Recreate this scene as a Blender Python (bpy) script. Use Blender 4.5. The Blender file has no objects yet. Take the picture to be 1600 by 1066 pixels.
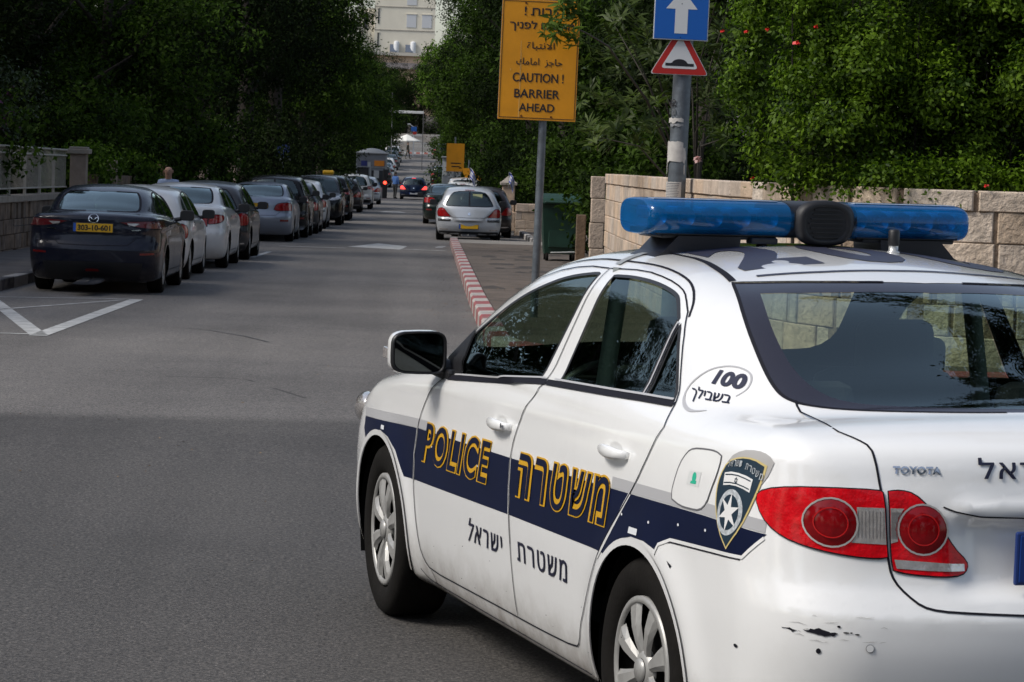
import bpy, bmesh, math, random
import numpy as np
from mathutils import Vector, Matrix
from mathutils.geometry import delaunay_2d_cdt
PI = math.pi
SC = bpy.context.scene
COL = SC.collection
# ---------------------------------------------------------------- camera (long lens, standing at the right kerb)
cam_d = bpy.data.cameras.new('camera'); cam = bpy.data.objects.new('camera', cam_d); COL.objects.link(cam)
PITCH, ROLL, YAW = .0789840, .0352576, .033
_f = Vector((math.sin(YAW)*math.cos(PITCH), math.cos(YAW)*math.cos(PITCH), -math.sin(PITCH)))
_r = Vector((math.cos(YAW), -math.sin(YAW), 0)); _u = _r.cross(_f)
_r2 = _r*math.cos(ROLL) + _u*math.sin(ROLL); _u2 = -_r*math.sin(ROLL) + _u*math.cos(ROLL)
M = Matrix((_r2, _u2, -_f)).transposed().to_4x4(); M.translation = (0, 0, 1.80522)
cam.matrix_world = M
cam_d.sensor_width = 36; cam_d.lens = 4231.33/1600*36
cam_d.clip_start = .1; cam_d.clip_end = 3000
cam_d.dof.use_dof = True; cam_d.dof.focus_distance = 9.5; cam_d.dof.aperture_fstop = 42
SC.camera = cam
# ---------------------------------------------------------------- sky and sun
SUN = Vector((-.79, -.25, .86)).normalized()
W = bpy.data.worlds.new('World'); SC.world = W; W.use_nodes = True
nt = W.node_tree; bg = nt.nodes['Background']; bg.inputs[1].default_value = .15
sky = nt.nodes.new('ShaderNodeTexSky'); sky.sky_type = 'NISHITA'; sky.sun_disc = False
sky.sun_elevation = math.asin(SUN.z); sky.sun_rotation = math.atan2(SUN.x, SUN.y)
sky.air_density = 1.0; sky.dust_density = 1.6; sky.ozone_density = .6
hs = nt.nodes.new('ShaderNodeHueSaturation'); hs.inputs['Saturation'].default_value = .72      # hazy, half clouded sky
nt.links.new(sky.outputs[0], hs.inputs['Color']); nt.links.new(hs.outputs[0], bg.inputs[0])
sd = bpy.data.lights.new('sun', 'SUN'); sd.energy = 2.6; sd.angle = math.radians(20); sd.color = (1, .955, .88)
so = bpy.data.objects.new('sun', sd); COL.objects.link(so); so.rotation_euler = SUN.to_track_quat('Z', 'Y').to_euler()
vs = SC.view_settings; vs.view_transform = 'Standard'; vs.look = 'None'; vs.exposure = 0.08; vs.gamma = 1
SC.cycles.max_bounces = 6; SC.cycles.transparent_max_bounces = 12; SC.cycles.caustics_reflective = False; SC.cycles.caustics_refractive = False
def zroad(y): return float(np.interp(y, [-60, 0, 14, 36, 77, 184, 290, 330, 420, 900], [0, 0, 0, -.6, -1.43, -3.3, -2.0, -1.4, 3, 20]))
# ---------------------------------------------------------------- materials
def N(nt, typ, **kw):
    n = nt.nodes.new(typ)
    for k, v in kw.items():
        if k.startswith('i_'): n.inputs[int(k[2:]) if k[2:].isdigit() else k[2:].replace('_', ' ')].default_value = v
        else: setattr(n, k, v)
    return n
def ramp(nt, src, stops):
    r = N(nt, 'ShaderNodeValToRGB'); e = r.color_ramp.elements
    while len(e) < len(stops): e.new(.5)
    for k, (p, c) in enumerate(stops):
        e[k].position = p; e[k].color = (*c, 1) if len(c) == 3 else c
    nt.links.new(src, r.inputs[0]); return r.outputs[0]
def mixc(nt, a, b, fac, mode='MIX'):
    m = N(nt, 'ShaderNodeMix', data_type='RGBA', blend_type=mode)
    for s, v in ((m.inputs['Factor'], fac), (m.inputs[6], a), (m.inputs[7], b)):
        if hasattr(v, 'is_output'): nt.links.new(v, s)
        else: s.default_value = v if not isinstance(v, tuple) or len(v) == 4 else (*v, 1)
    return m.outputs[2]
def mathn(nt, op, a, b=0.0):
    m = N(nt, 'ShaderNodeMath', operation=op)
    for s, v in ((m.inputs[0], a), (m.inputs[1], b)):
        if hasattr(v, 'is_output'): nt.links.new(v, s)
        else: s.default_value = v
    return m.outputs[0]
def noise(nt, scale, detail=4, rough=.55, vec=None):
    n = N(nt, 'ShaderNodeTexNoise'); n.inputs['Scale'].default_value = scale; n.inputs['Detail'].default_value = detail; n.inputs['Roughness'].default_value = rough
    if vec is not None: nt.links.new(vec, n.inputs['Vector'])
    return n.outputs[0]
def ocoord(nt): return N(nt, 'ShaderNodeTexCoord').outputs['Object']
MATS = {}
def mat(name, col=(.5, .5, .5), rough=.5, metal=0, coat=0, var=0, vscale=6, bump=0, bscale=60, spec=.5, emit=None, estr=0, tint=False):
    """principled material; var = noise variation of the colour, bump = fine relief, tint = per-face 'tint' attribute"""
    if name in MATS: return MATS[name]
    m = bpy.data.materials.new(name); m.use_nodes = True; nt = m.node_tree; b = nt.nodes['Principled BSDF']
    b.inputs['Base Color'].default_value = (*col, 1); b.inputs['Roughness'].default_value = rough; b.inputs['Metallic'].default_value = metal
    b.inputs['Coat Weight'].default_value = coat; b.inputs['Coat Roughness'].default_value = .06; b.inputs['Specular IOR Level'].default_value = spec
    co = None
    if var or bump: co = ocoord(nt)
    c = None
    if var:
        f = noise(nt, vscale, 6, .65, co)
        c = ramp(nt, f, [(.3, tuple(x*(1-var) for x in col)), (.7, tuple(min(1, x*(1+var)) for x in col))])
    if tint:
        a = N(nt, 'ShaderNodeAttribute', attribute_name='tint')
        c = mixc(nt, c if c is not None else (*col, 1), a.outputs['Color'], 1.0, 'MULTIPLY')
    if c is not None: nt.links.new(c, b.inputs['Base Color'])
    if bump:
        bp = N(nt, 'ShaderNodeBump'); bp.inputs['Strength'].default_value = bump; bp.inputs['Distance'].default_value = .02
        nt.links.new(noise(nt, bscale, 5, .6, co), bp.inputs['Height']); nt.links.new(bp.outputs[0], b.inputs['Normal'])
    if emit:
        b.inputs['Emission Color'].default_value = (*emit, 1); b.inputs['Emission Strength'].default_value = estr
    MATS[name] = m; return m
def paint(name, col, rough=.32, metal=0, coat=.6, dirt=0, trim=(.03, .03, .032), spec=.5):
    """car paint: clear coat, dark trim on the inside, road dirt low on the body"""
    if name in MATS: return MATS[name]
    m = bpy.data.materials.new(name); m.use_nodes = True; nt = m.node_tree; b = nt.nodes['Principled BSDF']
    g = N(nt, 'ShaderNodeNewGeometry'); co = ocoord(nt)
    c = (*col, 1)
    if dirt:
        sx = N(nt, 'ShaderNodeSeparateXYZ'); nt.links.new(co, sx.inputs[0])
        hgt = N(nt, 'ShaderNodeMapRange'); hgt.inputs[1].default_value = .14; hgt.inputs[2].default_value = .52; hgt.inputs[3].default_value = 1; hgt.inputs[4].default_value = 0
        nt.links.new(sx.outputs[2], hgt.inputs[0])
        n1 = noise(nt, 9, 8, .7, co)
        k = ramp(nt, mathn(nt, 'MULTIPLY', mathn(nt, 'POWER', hgt.outputs[0], 1.6), n1), [(.08, (0, 0, 0)), (.5, (1, 1, 1))])
        n2 = ramp(nt, noise(nt, 2.2, 8, .75, co), [(.5, (0, 0, 0)), (.8, (.09, .09, .09))])
        k2 = mixc(nt, mixc(nt, (0, 0, 0, 1), k, dirt), n2, 1.0, 'ADD')
        c = mixc(nt, (*col, 1), (.23, .19, .145, 1), k2)
    c = mixc(nt, c, (*trim, 1), g.outputs['Backfacing'])
    nt.links.new(c, b.inputs['Base Color'])
    nt.links.new(mathn(nt, 'MULTIPLY', mathn(nt, 'SUBTRACT', 1, g.outputs['Backfacing']), coat), b.inputs['Coat Weight'])
    b.inputs['Roughness'].default_value = rough; b.inputs['Metallic'].default_value = metal; b.inputs['Coat Roughness'].default_value = .05; b.inputs['Specular IOR Level'].default_value = spec
    MATS[name] = m; return m
def glass(name, tint, refl=1.0, rough=.0, ior=1.5, boost=1.3):
    """thin tinted sheet: tinted see-through plus a Fresnel reflection"""
    if name in MATS: return MATS[name]
    m = bpy.data.materials.new(name); m.use_nodes = True; nt = m.node_tree; nt.nodes.remove(nt.nodes['Principled BSDF'])
    out = nt.nodes['Material Output']
    tr = N(nt, 'ShaderNodeBsdfTransparent'); tr.inputs[0].default_value = (*tint, 1)
    gl = N(nt, 'ShaderNodeBsdfGlossy'); gl.inputs['Roughness'].default_value = rough; gl.inputs[0].default_value = (refl*.84, refl, refl*.99, 1)
    fr = N(nt, 'ShaderNodeFresnel'); gm = N(nt, 'ShaderNodeNewGeometry')
    nt.links.new(mathn(nt, 'ADD', ior, mathn(nt, 'MULTIPLY', gm.outputs['Backfacing'], 1/ior - ior)), fr.inputs[0])
    mx = N(nt, 'ShaderNodeMixShader'); nt.links.new(mathn(nt, 'MINIMUM', mathn(nt, 'MULTIPLY', fr.outputs[0], boost), 1.0), mx.inputs[0])
    nt.links.new(tr.outputs[0], mx.inputs[1]); nt.links.new(gl.outputs[0], mx.inputs[2]); nt.links.new(mx.outputs[0], out.inputs[0])
    MATS[name] = m; return m
def lens(name, tint, body, mixf=.5, rough=.12):
    """coloured plastic lens: part see-through, part solid colour, glossy skin"""
    if name in MATS: return MATS[name]
    m = bpy.data.materials.new(name); m.use_nodes = True; nt = m.node_tree; b = nt.nodes['Principled BSDF']; out = nt.nodes['Material Output']
    b.inputs['Base Color'].default_value = (*body, 1); b.inputs['Roughness'].default_value = rough; b.inputs['Coat Weight'].default_value = .8; b.inputs['Coat Roughness'].default_value = .04
    tr = N(nt, 'ShaderNodeBsdfTransparent'); tr.inputs[0].default_value = (*tint, 1)
    mx = N(nt, 'ShaderNodeMixShader'); mx.inputs[0].default_value = mixf
    nt.links.new(tr.outputs[0], mx.inputs[1]); nt.links.new(b.outputs[0], mx.inputs[2]); nt.links.new(mx.outputs[0], out.inputs[0])
    MATS[name] = m; return m
def leafmat(name, c0, c1, rough=.45, trans=.25, spec=.4):
    if name in MATS: return MATS[name]
    m = bpy.data.materials.new(name); m.use_nodes = True; nt = m.node_tree; b = nt.nodes['Principled BSDF']; out = nt.nodes['Material Output']
    a = N(nt, 'ShaderNodeAttribute', attribute_name='tint')
    c = mixc(nt, (*c0, 1), (*c1, 1), a.outputs['Fac'])
    nt.links.new(c, b.inputs['Base Color']); b.inputs['Roughness'].default_value = rough; b.inputs['Specular IOR Level'].default_value = spec
    t = N(nt, 'ShaderNodeBsdfTranslucent'); nt.links.new(mixc(nt, c, (1.0, 1.25, .5, 1), 1.0, 'MULTIPLY'), t.inputs[0])
    mx = N(nt, 'ShaderNodeMixShader'); mx.inputs[0].default_value = trans
    nt.links.new(b.outputs[0], mx.inputs[1]); nt.links.new(t.outputs[0], mx.inputs[2]); nt.links.new(mx.outputs[0], out.inputs[0])
    MATS[name] = m; return m
def asphalt():
    m = bpy.data.materials.new('asphalt'); m.use_nodes = True; nt = m.node_tree; b = nt.nodes['Principled BSDF']; co = ocoord(nt)
    sx = N(nt, 'ShaderNodeSeparateXYZ'); nt.links.new(co, sx.inputs[0])
    # older, paler surfacing beyond a straight joint; wavy edge of a few cm
    edge = mathn(nt, 'ADD', mathn(nt, 'ADD', sx.outputs[1], mathn(nt, 'MULTIPLY', sx.outputs[0], -.16)), mathn(nt, 'MULTIPLY', noise(nt, 2.5, 3, .6, co), .16))
    mr = N(nt, 'ShaderNodeMapRange'); mr.inputs[1].default_value = 16.95; mr.inputs[2].default_value = 17.5; nt.links.new(edge, mr.inputs[0]); far = mr.outputs[0]
    base = mixc(nt, (.074, .070, .067, 1), (.134, .126, .120, 1), far)
    big = ramp(nt, noise(nt, .28, 5, .6, co), [(.28, (.74, .74, .74)), (.5, (1, 1, 1)), (.72, (1.20, 1.19, 1.17))])
    base = mixc(nt, base, big, 1.0, 'MULTIPLY')
    mp = N(nt, 'ShaderNodeMapping'); mp.inputs['Scale'].default_value = (1.1, .05, 1); nt.links.new(co, mp.inputs[0])
    streak = ramp(nt, noise(nt, 1.0, 4, .6, mp.outputs[0]), [(.35, (.86, .86, .86)), (.65, (1.1, 1.1, 1.1))])      # wheel tracks
    base = mixc(nt, base, streak, 1.0, 'MULTIPLY')
    grit = ramp(nt, noise(nt, 70, 2, .8, co), [(.34, (.42, .42, .42)), (.5, (1, 1, 1)), (.66, (1.8, 1.75, 1.68))])
    base = mixc(nt, base, grit, 1.0, 'MULTIPLY')
    grit2 = ramp(nt, noise(nt, 24, 3, .8, co), [(.36, (.72, .72, .72)), (.5, (1, 1, 1)), (.66, (1.3, 1.28, 1.26))])
    base = mixc(nt, base, grit2, .8, 'MULTIPLY')
    v = N(nt, 'ShaderNodeTexVoronoi'); v.inputs['Scale'].default_value = 26; nt.links.new(co, v.inputs['Vector'])
    chip = mathn(nt, 'LESS_THAN', v.outputs['Distance'], .085); wn = N(nt, 'ShaderNodeTexWhiteNoise'); nt.links.new(v.outputs['Color'], wn.inputs['Vector'])
    chip = mathn(nt, 'MULTIPLY', chip, mathn(nt, 'GREATER_THAN', wn.outputs['Value'], .55))
    base = mixc(nt, base, (.26, .25, .235, 1), mathn(nt, 'MULTIPLY', chip, .75))
    vb = N(nt, 'ShaderNodeTexVoronoi', feature='DISTANCE_TO_EDGE'); vb.inputs['Scale'].default_value = .55; mpv = N(nt, 'ShaderNodeMapping'); mpv.inputs['Scale'].default_value = (1, .45, 1); nt.links.new(mixc(nt, co, N(nt, 'ShaderNodeTexNoise', i_Scale=1.3).outputs[1], .12), mpv.inputs[0]); nt.links.new(mpv.outputs[0], vb.inputs['Vector'])
    crk = mathn(nt, 'MULTIPLY', mathn(nt, 'LESS_THAN', vb.outputs['Distance'], .004), mathn(nt, 'GREATER_THAN', noise(nt, .35, 3, .6, co), .62))
    base = mixc(nt, base, (.035, .033, .032, 1), mathn(nt, 'MULTIPLY', crk, .7))
    spot = ramp(nt, noise(nt, 1.7, 7, .75, co), [(.66, (0, 0, 0)), (.78, (1, 1, 1))])
    base = mixc(nt, base, (.033, .031, .031, 1), mathn(nt, 'MULTIPLY', spot, .5))
    nt.links.new(base, b.inputs['Base Color']); b.inputs['Roughness'].default_value = .78; b.inputs['Specular IOR Level'].default_value = .35
    bp = N(nt, 'ShaderNodeBump'); bp.inputs['Strength'].default_value = .55; bp.inputs['Distance'].default_value = .008
    nt.links.new(noise(nt, 120, 4, .7, co), bp.inputs['Height']); nt.links.new(bp.outputs[0], b.inputs['Normal'])
    return m
def banded(name, ca, cb, length, shift=0, rough=.7):
    """painted kerb: alternate painted stones along Y, worn in places"""
    m = bpy.data.materials.new(name); m.use_nodes = True; nt = m.node_tree; b = nt.nodes['Principled BSDF']; co = ocoord(nt)
    sx = N(nt, 'ShaderNodeSeparateXYZ'); nt.links.new(co, sx.inputs[0])
    k = mathn(nt, 'PINGPONG', mathn(nt, 'ADD', mathn(nt, 'DIVIDE', mathn(nt, 'SUBTRACT', sx.outputs[1], sx.outputs[0]), length), shift), 1.0)
    k = mathn(nt, 'GREATER_THAN', k, .5)
    c = mixc(nt, (*ca, 1), (*cb, 1), k)
    w = ramp(nt, noise(nt, 5, 8, .75, co), [(.44, (0, 0, 0)), (.70, (.85, .85, .85))])
    c = mixc(nt, c, (.20, .17, .15, 1), w)
    nt.links.new(c, b.inputs['Base Color']); b.inputs['Roughness'].default_value = rough
    return m
BLACK = mat('black_plastic', (.012, .012, .014), .45); RUBBER = mat('tyre_rubber', (.0105, .0095, .0085), .85, bump=.15, bscale=80, var=.25, vscale=14, spec=.12)
SEAM = mat('panel_gap', (.008, .008, .014), .7, spec=.2); CHROME = mat('chrome', (.75, .75, .76), .12, 1); DARK = mat('underbody_black', (.006, .006, .006), .9, spec=.1)
STEEL = mat('galvanised_steel', (.30, .32, .34), .5, .55, var=.22, vscale=9)
# ---------------------------------------------------------------- object helpers
def put(name, me, parent=None, mats=()):
    for m in mats: me.materials.append(m)
    o = bpy.data.objects.new(name, me); COL.objects.link(o)
    if parent is not None: o.parent = parent
    return o
def tag(o, label=None, cat=None, group=None, kind=None):
    if label: o['label'] = label
    if cat: o['category'] = cat
    if group: o['group'] = group
    if kind: o['kind'] = kind
    return o
def thing(name, label, cat, loc=(0, 0, 0), rotz=0, group=None, rot=None):
    o = bpy.data.objects.new(name, None); COL.objects.link(o); o.empty_display_size = .2
    o.location = loc; o.rotation_euler = rot if rot else (0, 0, rotz)
    return tag(o, label, cat, group)
def dup(root, loc, rotz=None, label=None, scale=None):
    r = root.copy(); COL.objects.link(r); r.location = loc
    if rotz is not None: r.rotation_euler = (root.rotation_euler[0], root.rotation_euler[1], rotz)
    if scale: r.scale = scale
    if label: r['label'] = label
    for ch in list(root.children):
        c = ch.copy(); COL.objects.link(c); c.parent = r
        for g in ch.children:
            d = g.copy(); COL.objects.link(d); d.parent = c
    return r
class MB:
    """collects simple solids into ONE mesh"""
    def __init__(s): s.v, s.f, s.t, s.sm, s.mi = [], [], [], [], []
    def add(s, vs, fs, tint=1.0, smooth=False, mi=0):
        k = len(s.v); s.v += [tuple(map(float, v)) for v in vs]; s.f += [tuple(i + k for i in f) for f in fs]
        s.t += [tint] * len(fs); s.sm += [smooth] * len(fs); s.mi += [mi] * len(fs); return s
    def box(s, c, d, rz=0, tint=1.0, bev=0, mi=0, rx=0):
        x, y, z = (q / 2 for q in d); R = Matrix.Rotation(rz, 3, 'Z') @ Matrix.Rotation(rx, 3, 'X')
        if bev:
            b = min(bev, x*.9, y*.9, z*.9); vs, fs = [], []
            bm = bmesh.new(); bmesh.ops.create_cube(bm, size=1)
            for v in bm.verts: v.co = Vector((v.co.x*d[0], v.co.y*d[1], v.co.z*d[2]))
            bmesh.ops.bevel(bm, geom=bm.edges[:], offset=b, segments=2, profile=.5, affect='EDGES'); bm.verts.index_update()
            vs = [Vector(c) + R @ v.co for v in bm.verts]; fs = [[v.index for v in f.verts] for f in bm.faces]; bm.free()
            return s.add(vs, fs, tint, False, mi)
        P = [Vector(c) + R @ Vector((a*x, b*y, e*z)) for a in (-1, 1) for b in (-1, 1) for e in (-1, 1)]
        return s.add(P, [(0, 1, 3, 2), (4, 6, 7, 5), (0, 4, 5, 1), (2, 3, 7, 6), (0, 2, 6, 4), (1, 5, 7, 3)], tint, False, mi)
    def prism(s, poly, z0, z1, tint=1.0, mi=0):
        n = len(poly); vs = [(x, y, z0) for x, y in poly] + [(x, y, z1) for x, y in poly]
        fs = [tuple(range(n))[::-1], tuple(range(n, 2*n))] + [(i, (i+1) % n, n + (i+1) % n, n + i) for i in range(n)]
        return s.add(vs, fs, tint, False, mi)
    def tube(s, pts, rad, seg=8, caps=True, tint=1.0, mi=0):
        pts = [Vector(p) for p in pts]; n = len(pts); rad = rad if hasattr(rad, '__len__') else [rad]*n
        vs, fs = [], []; ref = None
        for i, p in enumerate(pts):
            t = (pts[min(i+1, n-1)] - pts[max(i-1, 0)]).normalized()
            if ref is None: ref = t.orthogonal().normalized()
            u = (ref - t*ref.dot(t)).normalized(); ref = u; w = t.cross(u)
            for k in range(seg):
                a = 2*PI*k/seg; vs.append(p + rad[i]*(math.cos(a)*u + math.sin(a)*w))
        for i in range(n-1):
            for k in range(seg):
                fs.append((i*seg+k, i*seg+(k+1) % seg, (i+1)*seg+(k+1) % seg, (i+1)*seg+k))
        s.add(vs, fs, tint, True, mi)
        if caps: s.add(vs[:seg], [tuple(range(seg))[::-1]], tint, False, mi); s.add(vs[-seg:], [tuple(range(seg))], tint, False, mi)
        return s
    def lathe(s, prof, axis='z', seg=32, c=(0, 0, 0), tint=1.0, mi=0, smooth=True):
        """prof: (radius, height) pairs turned about an axis"""
        vs, fs = [], []
        for r, h in prof:
            for k in range(seg):
                a = 2*PI*k/seg; p = (r*math.cos(a), r*math.sin(a), h)
                if axis == 'y': p = (p[0], p[2], p[1])
                if axis == 'x': p = (p[2], p[0], p[1])
                vs.append((p[0]+c[0], p[1]+c[1], p[2]+c[2]))
        for i in range(len(prof)-1):
            for k in range(seg): fs.append((i*seg+k, i*seg+(k+1) % seg, (i+1)*seg+(k+1) % seg, (i+1)*seg+k))
        return s.add(vs, fs, tint, smooth, mi)
    def mesh(s, name, fixn=True):
        me = bpy.data.meshes.new(name); me.from_pydata(s.v, [], s.f); me.update()
        me.polygons.foreach_set('use_smooth', s.sm); me.polygons.foreach_set('material_index', s.mi)
        if any(t != 1.0 for t in s.t):
            at = me.color_attributes.new('tint', 'FLOAT_COLOR', 'CORNER'); ls = []
            for p, t in zip(me.polygons, s.t):
                q = (t, t, t) if not hasattr(t, '__len__') else t
                ls += [*q, 1.0] * p.loop_total
            at.data.foreach_set('color', ls)
        else:
            at = me.color_attributes.new('tint', 'FLOAT_COLOR', 'CORNER'); at.data.foreach_set('color', [1.0]*4*len(me.loops))
        if fixn:
            bm = bmesh.new(); bm.from_mesh(me); bmesh.ops.recalc_face_normals(bm, faces=bm.faces[:]); bm.to_mesh(me); bm.free()
        return me
    def build(s, name, m, parent=None): return put(name, s.mesh(name), parent, m if isinstance(m, (list, tuple)) else [m])
def _outline(body, bold, spacing, shear):
    c = bpy.data.curves.new('lettering', 'FONT'); c.body = body; c.size = 1; c.offset = bold; c.space_character = spacing; c.shear = shear; c.resolution_u = 4
    o = bpy.data.objects.new('lettering', c); COL.objects.link(o)
    dg = bpy.context.evaluated_depsgraph_get(); me = o.evaluated_get(dg).to_mesh(); me.calc_loop_triangles()
    V = np.array([v.co[:2] for v in me.vertices]); T = [tuple(t.vertices) for t in me.loop_triangles]
    o.evaluated_get(dg).to_mesh_clear(); bpy.data.objects.remove(o); bpy.data.curves.remove(c); return V, T
def text_geo(body, bold=0.0, spacing=1.0, shear=0.0):
    """outline of a line of lettering -> (verts in its own 0..1 box, triangles, aspect)"""
    TAV, HET = '\u05ea', '\u05d7'
    V, T = _outline(body.replace(TAV, HET), bold, spacing, shear)
    for i, ch in enumerate(body):                            # tav = het with a foot on the left leg
        if ch != TAV: continue
        pre = body[:i+1].replace(TAV, HET); x1 = _outline(pre, bold, spacing, shear)[0][:, 0].max(); hw = np.ptp(_outline(HET, bold, 1, 0)[0][:, 0]); x0 = x1 - hw
        k = len(V); t = .085; V = np.vstack([V, [(x0 - .10, 0), (x0 + t, 0), (x0 + t, t), (x0 - .10, t)]]); T = T + [(k, k+1, k+2), (k, k+2, k+3)]
    lo, hi = V.min(0), V.max(0)
    return (V - lo) / (hi - lo), T, (hi[0]-lo[0]) / (hi[1]-lo[1])
def text_flat(mb, body, o, ex, ey, x0, y0, w, h, bold=.02, off=.003, mi=0, spacing=1.0):
    """lettering in the box x0..x0+w, y0..y0+h of the plane o + x ex + y ey, raised by off"""
    V, T, _ = text_geo(body, 0, spacing); o, ex, ey = Vector(o), Vector(ex), Vector(ey); n = ex.cross(ey).normalized(); d = bold*h*.55
    for k, (dx, dy) in enumerate(((0, 0), (d, 0), (-d, 0), (0, d*.6), (0, -d*.6))):      # heavier strokes: copies a hair apart
        mb.add([o + ex*(x0 + w*a + dx) + ey*(y0 + h*b + dy) + n*(off + .0003*k) for a, b in V], [t for t in T], 1.0, False, mi)
def smooth_poly(p, it=2, keep=52, closed=True):
    p = [np.array(q, float) for q in p]
    for _ in range(it):
        out = []; n = len(p)
        for i in range(n):
            if not closed and i in (0, n-1): out.append(p[i]); continue
            a, b, c = p[i-1], p[i], p[(i+1) % n]; u, v = b - a, c - b
            ang = abs(math.degrees(math.atan2(u[0]*v[1]-u[1]*v[0], u @ v)))
            if ang > keep or min(np.linalg.norm(u), np.linalg.norm(v)) < .006: out.append(b)
            else: out += [b - u*.25, b + v*.25]
        p = out
    return [tuple(q) for q in p]
def dens(p, step, closed=False):
    out = []; q = list(p) + ([p[0]] if closed else [])
    for a, b in zip(q[:-1], q[1:]):
        a, b = np.array(a, float), np.array(b, float); n = max(1, int(math.ceil(np.linalg.norm(b-a)/step)))
        out += [tuple(a + (b-a)*k/n) for k in range(n)]
    if not closed: out.append(tuple(q[-1]))
    return out
def inpoly(P, poly):
    x, y = P[:, 0], P[:, 1]; r = np.zeros(len(P), bool); n = len(poly)
    for i in range(n):
        (x0, y0), (x1, y1) = poly[i], poly[i-1]
        if y0 == y1: continue
        c = ((y0 > y) != (y1 > y)) & (x < (x1-x0)*(y-y0)/(y1-y0) + x0); r ^= c
    return r
# ---------------------------------------------------------------- car body as a smooth implicit surface
def pch(pts):
    """smooth monotone cubic through (x, y) points"""
    P = np.array(sorted(pts), float); x, y = P[:, 0], P[:, 1]
    h = np.diff(x); d = np.diff(y) / h
    m = np.zeros(len(x)); m[0], m[-1] = d[0], d[-1]
    for i in range(1, len(x) - 1):
        if d[i-1] * d[i] > 0:
            w1, w2 = 2*h[i] + h[i-1], h[i] + 2*h[i-1]
            m[i] = (w1 + w2) / (w1 / d[i-1] + w2 / d[i])
    def f(q):
        q = np.clip(q, x[0], x[-1]); i = np.clip(np.searchsorted(x, q) - 1, 0, len(x) - 2)
        t = (q - x[i]) / h[i]
        return ((1+2*t)*(1-t)**2*y[i] + t*(1-t)**2*h[i]*m[i] + t*t*(3-2*t)*y[i+1] + t*t*(t-1)*h[i]*m[i+1])
    return f
def smax(a, b, k):
    h = np.clip(k - np.abs(a - b), 0, None) / k
    return np.maximum(a, b) + h * h * k * .25
def smin(a, b, k): return -smax(-a, -b, k)
def sstep(x, a, b):
    t = np.clip((x - a) / (b - a), 0, 1); return t * t * (3 - 2 * t)
def make_body(S):
    """S: profile tables; returns f(P) (negative inside)"""
    W, OFF, DECK, ROOF, REAR, FRONT = (pch(S[k]) for k in ('plan', 'section', 'deck', 'roof', 'rear', 'front'))
    zb = S['zb']; xc = S.get('xc', -.3); gb, gz, tum = S['gside']; grr, grf, xr, xf = S['gtaper']
    kp, kd, ku, kg = S.get('k', (.20, .07, .05, .15)); rpc, fpc = S.get('curve', (.09, .16))
    extra = S.get('extra')
    def f(P):
        x, y, z = P[..., 0], np.abs(P[..., 1]), P[..., 2]
        side = y - (W(x) - OFF(z))
        for (ax, rad, amp) in S.get('flares', ()):        # wheel-arch flares
            r = np.sqrt((x - ax)**2 + (z - S['wr'])**2)
            side = side - amp * np.exp(-((r - rad) / .07)**2)
        for (z0, wdt, amp, x0, x1, sl) in S.get('creases', ()):
            zz = z - z0 - sl * (x + .3)
            side = side - amp * np.exp(-(zz / wdt)**2) * sstep(x, x0, x0 + .25) * (1 - sstep(x, x1 - .25, x1))
        e = .01
        dk = DECK(x); ds = (DECK(x + e) - DECK(x - e)) / (2 * e)
        deck = (z - dk + S.get('dcrown', .045) * (y / .8)**2) / np.sqrt(1 + ds**2)
        rr = REAR(z)
        if extra: rr = rr + extra(x, y, z)
        rear = -x - rr + rpc * (y / .6)**2.2
        front = x - FRONT(z) + fpc * (y / .6)**2.2
        low = smax(side, deck, kd)
        low = smax(low, rear, kp); low = smax(low, front, kp)
        low = smax(low, zb - z, .05)
        xs = xc + (x - xc) * (1 + S.get('wrap', .07) * (y / .7)**2)
        rf = ROOF(xs); rs = (ROOF(xs + e) - ROOF(xs - e)) / (2 * e)
        roof = (z - rf + S.get('rcrown', .055) * (y / .6)**2) / np.sqrt(1 + rs**2)
        gw = gb - tum * np.maximum(z - gz, 0) - .8 * np.maximum(gz - z, 0) - grr * np.clip((xr - x), 0, None)**2 - grf * np.clip((x - xf), 0, None)**2
        gs = (y - gw) / np.sqrt(1 + tum**2)
        green = smax(gs, roof, kg); green = smax(green, .55 - z, .02)
        if S.get('clip_rear'): green = smax(green, rear, .12)
        return smin(low, green, ku)
    return f
def grad(f, P, e=.002):
    G = np.stack([f(P + np.array(v) * e) - f(P - np.array(v) * e) for v in ((1, 0, 0), (0, 1, 0), (0, 0, 1))], -1)
    return G / (2 * e)
def snap(f, P, n=4):
    for _ in range(n):
        G = grad(f, P); P = P - (f(P) / np.maximum((G * G).sum(-1), .05))[..., None] * G
    return P
def shoot(f, O, D, tmax=3.0, n=240):
    """first surface hit of rays O + t D (D unit); O, D: (k, 3)"""
    O, D = np.broadcast_arrays(np.asarray(O, float), np.asarray(D, float))
    T = np.linspace(0, tmax, n)
    V = f(O[:, None, :] + T[None, :, None] * D[:, None, :])
    hit = V < 0; i = np.clip(hit.argmax(1), 1, n - 1)
    a, b = T[i - 1], T[i]
    for _ in range(26):
        m = (a + b) / 2; s = f(O + m[:, None] * D) < 0
        b = np.where(s, m, b); a = np.where(s, a, m)
    return O + b[:, None] * D, hit.any(1)
def hero_extra(x, y, z):                                   # tailgate: recess round the plate, ledge above it
    e = -.030 * sstep(z, .665, .72) * (1 - sstep(z, .845, .875)) * (1 - sstep(y, .33, .43))
    e = e + .012 * np.exp(-((z - .895) / .018)**2) * (1 - sstep(y, .36, .44))
    return e
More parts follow.
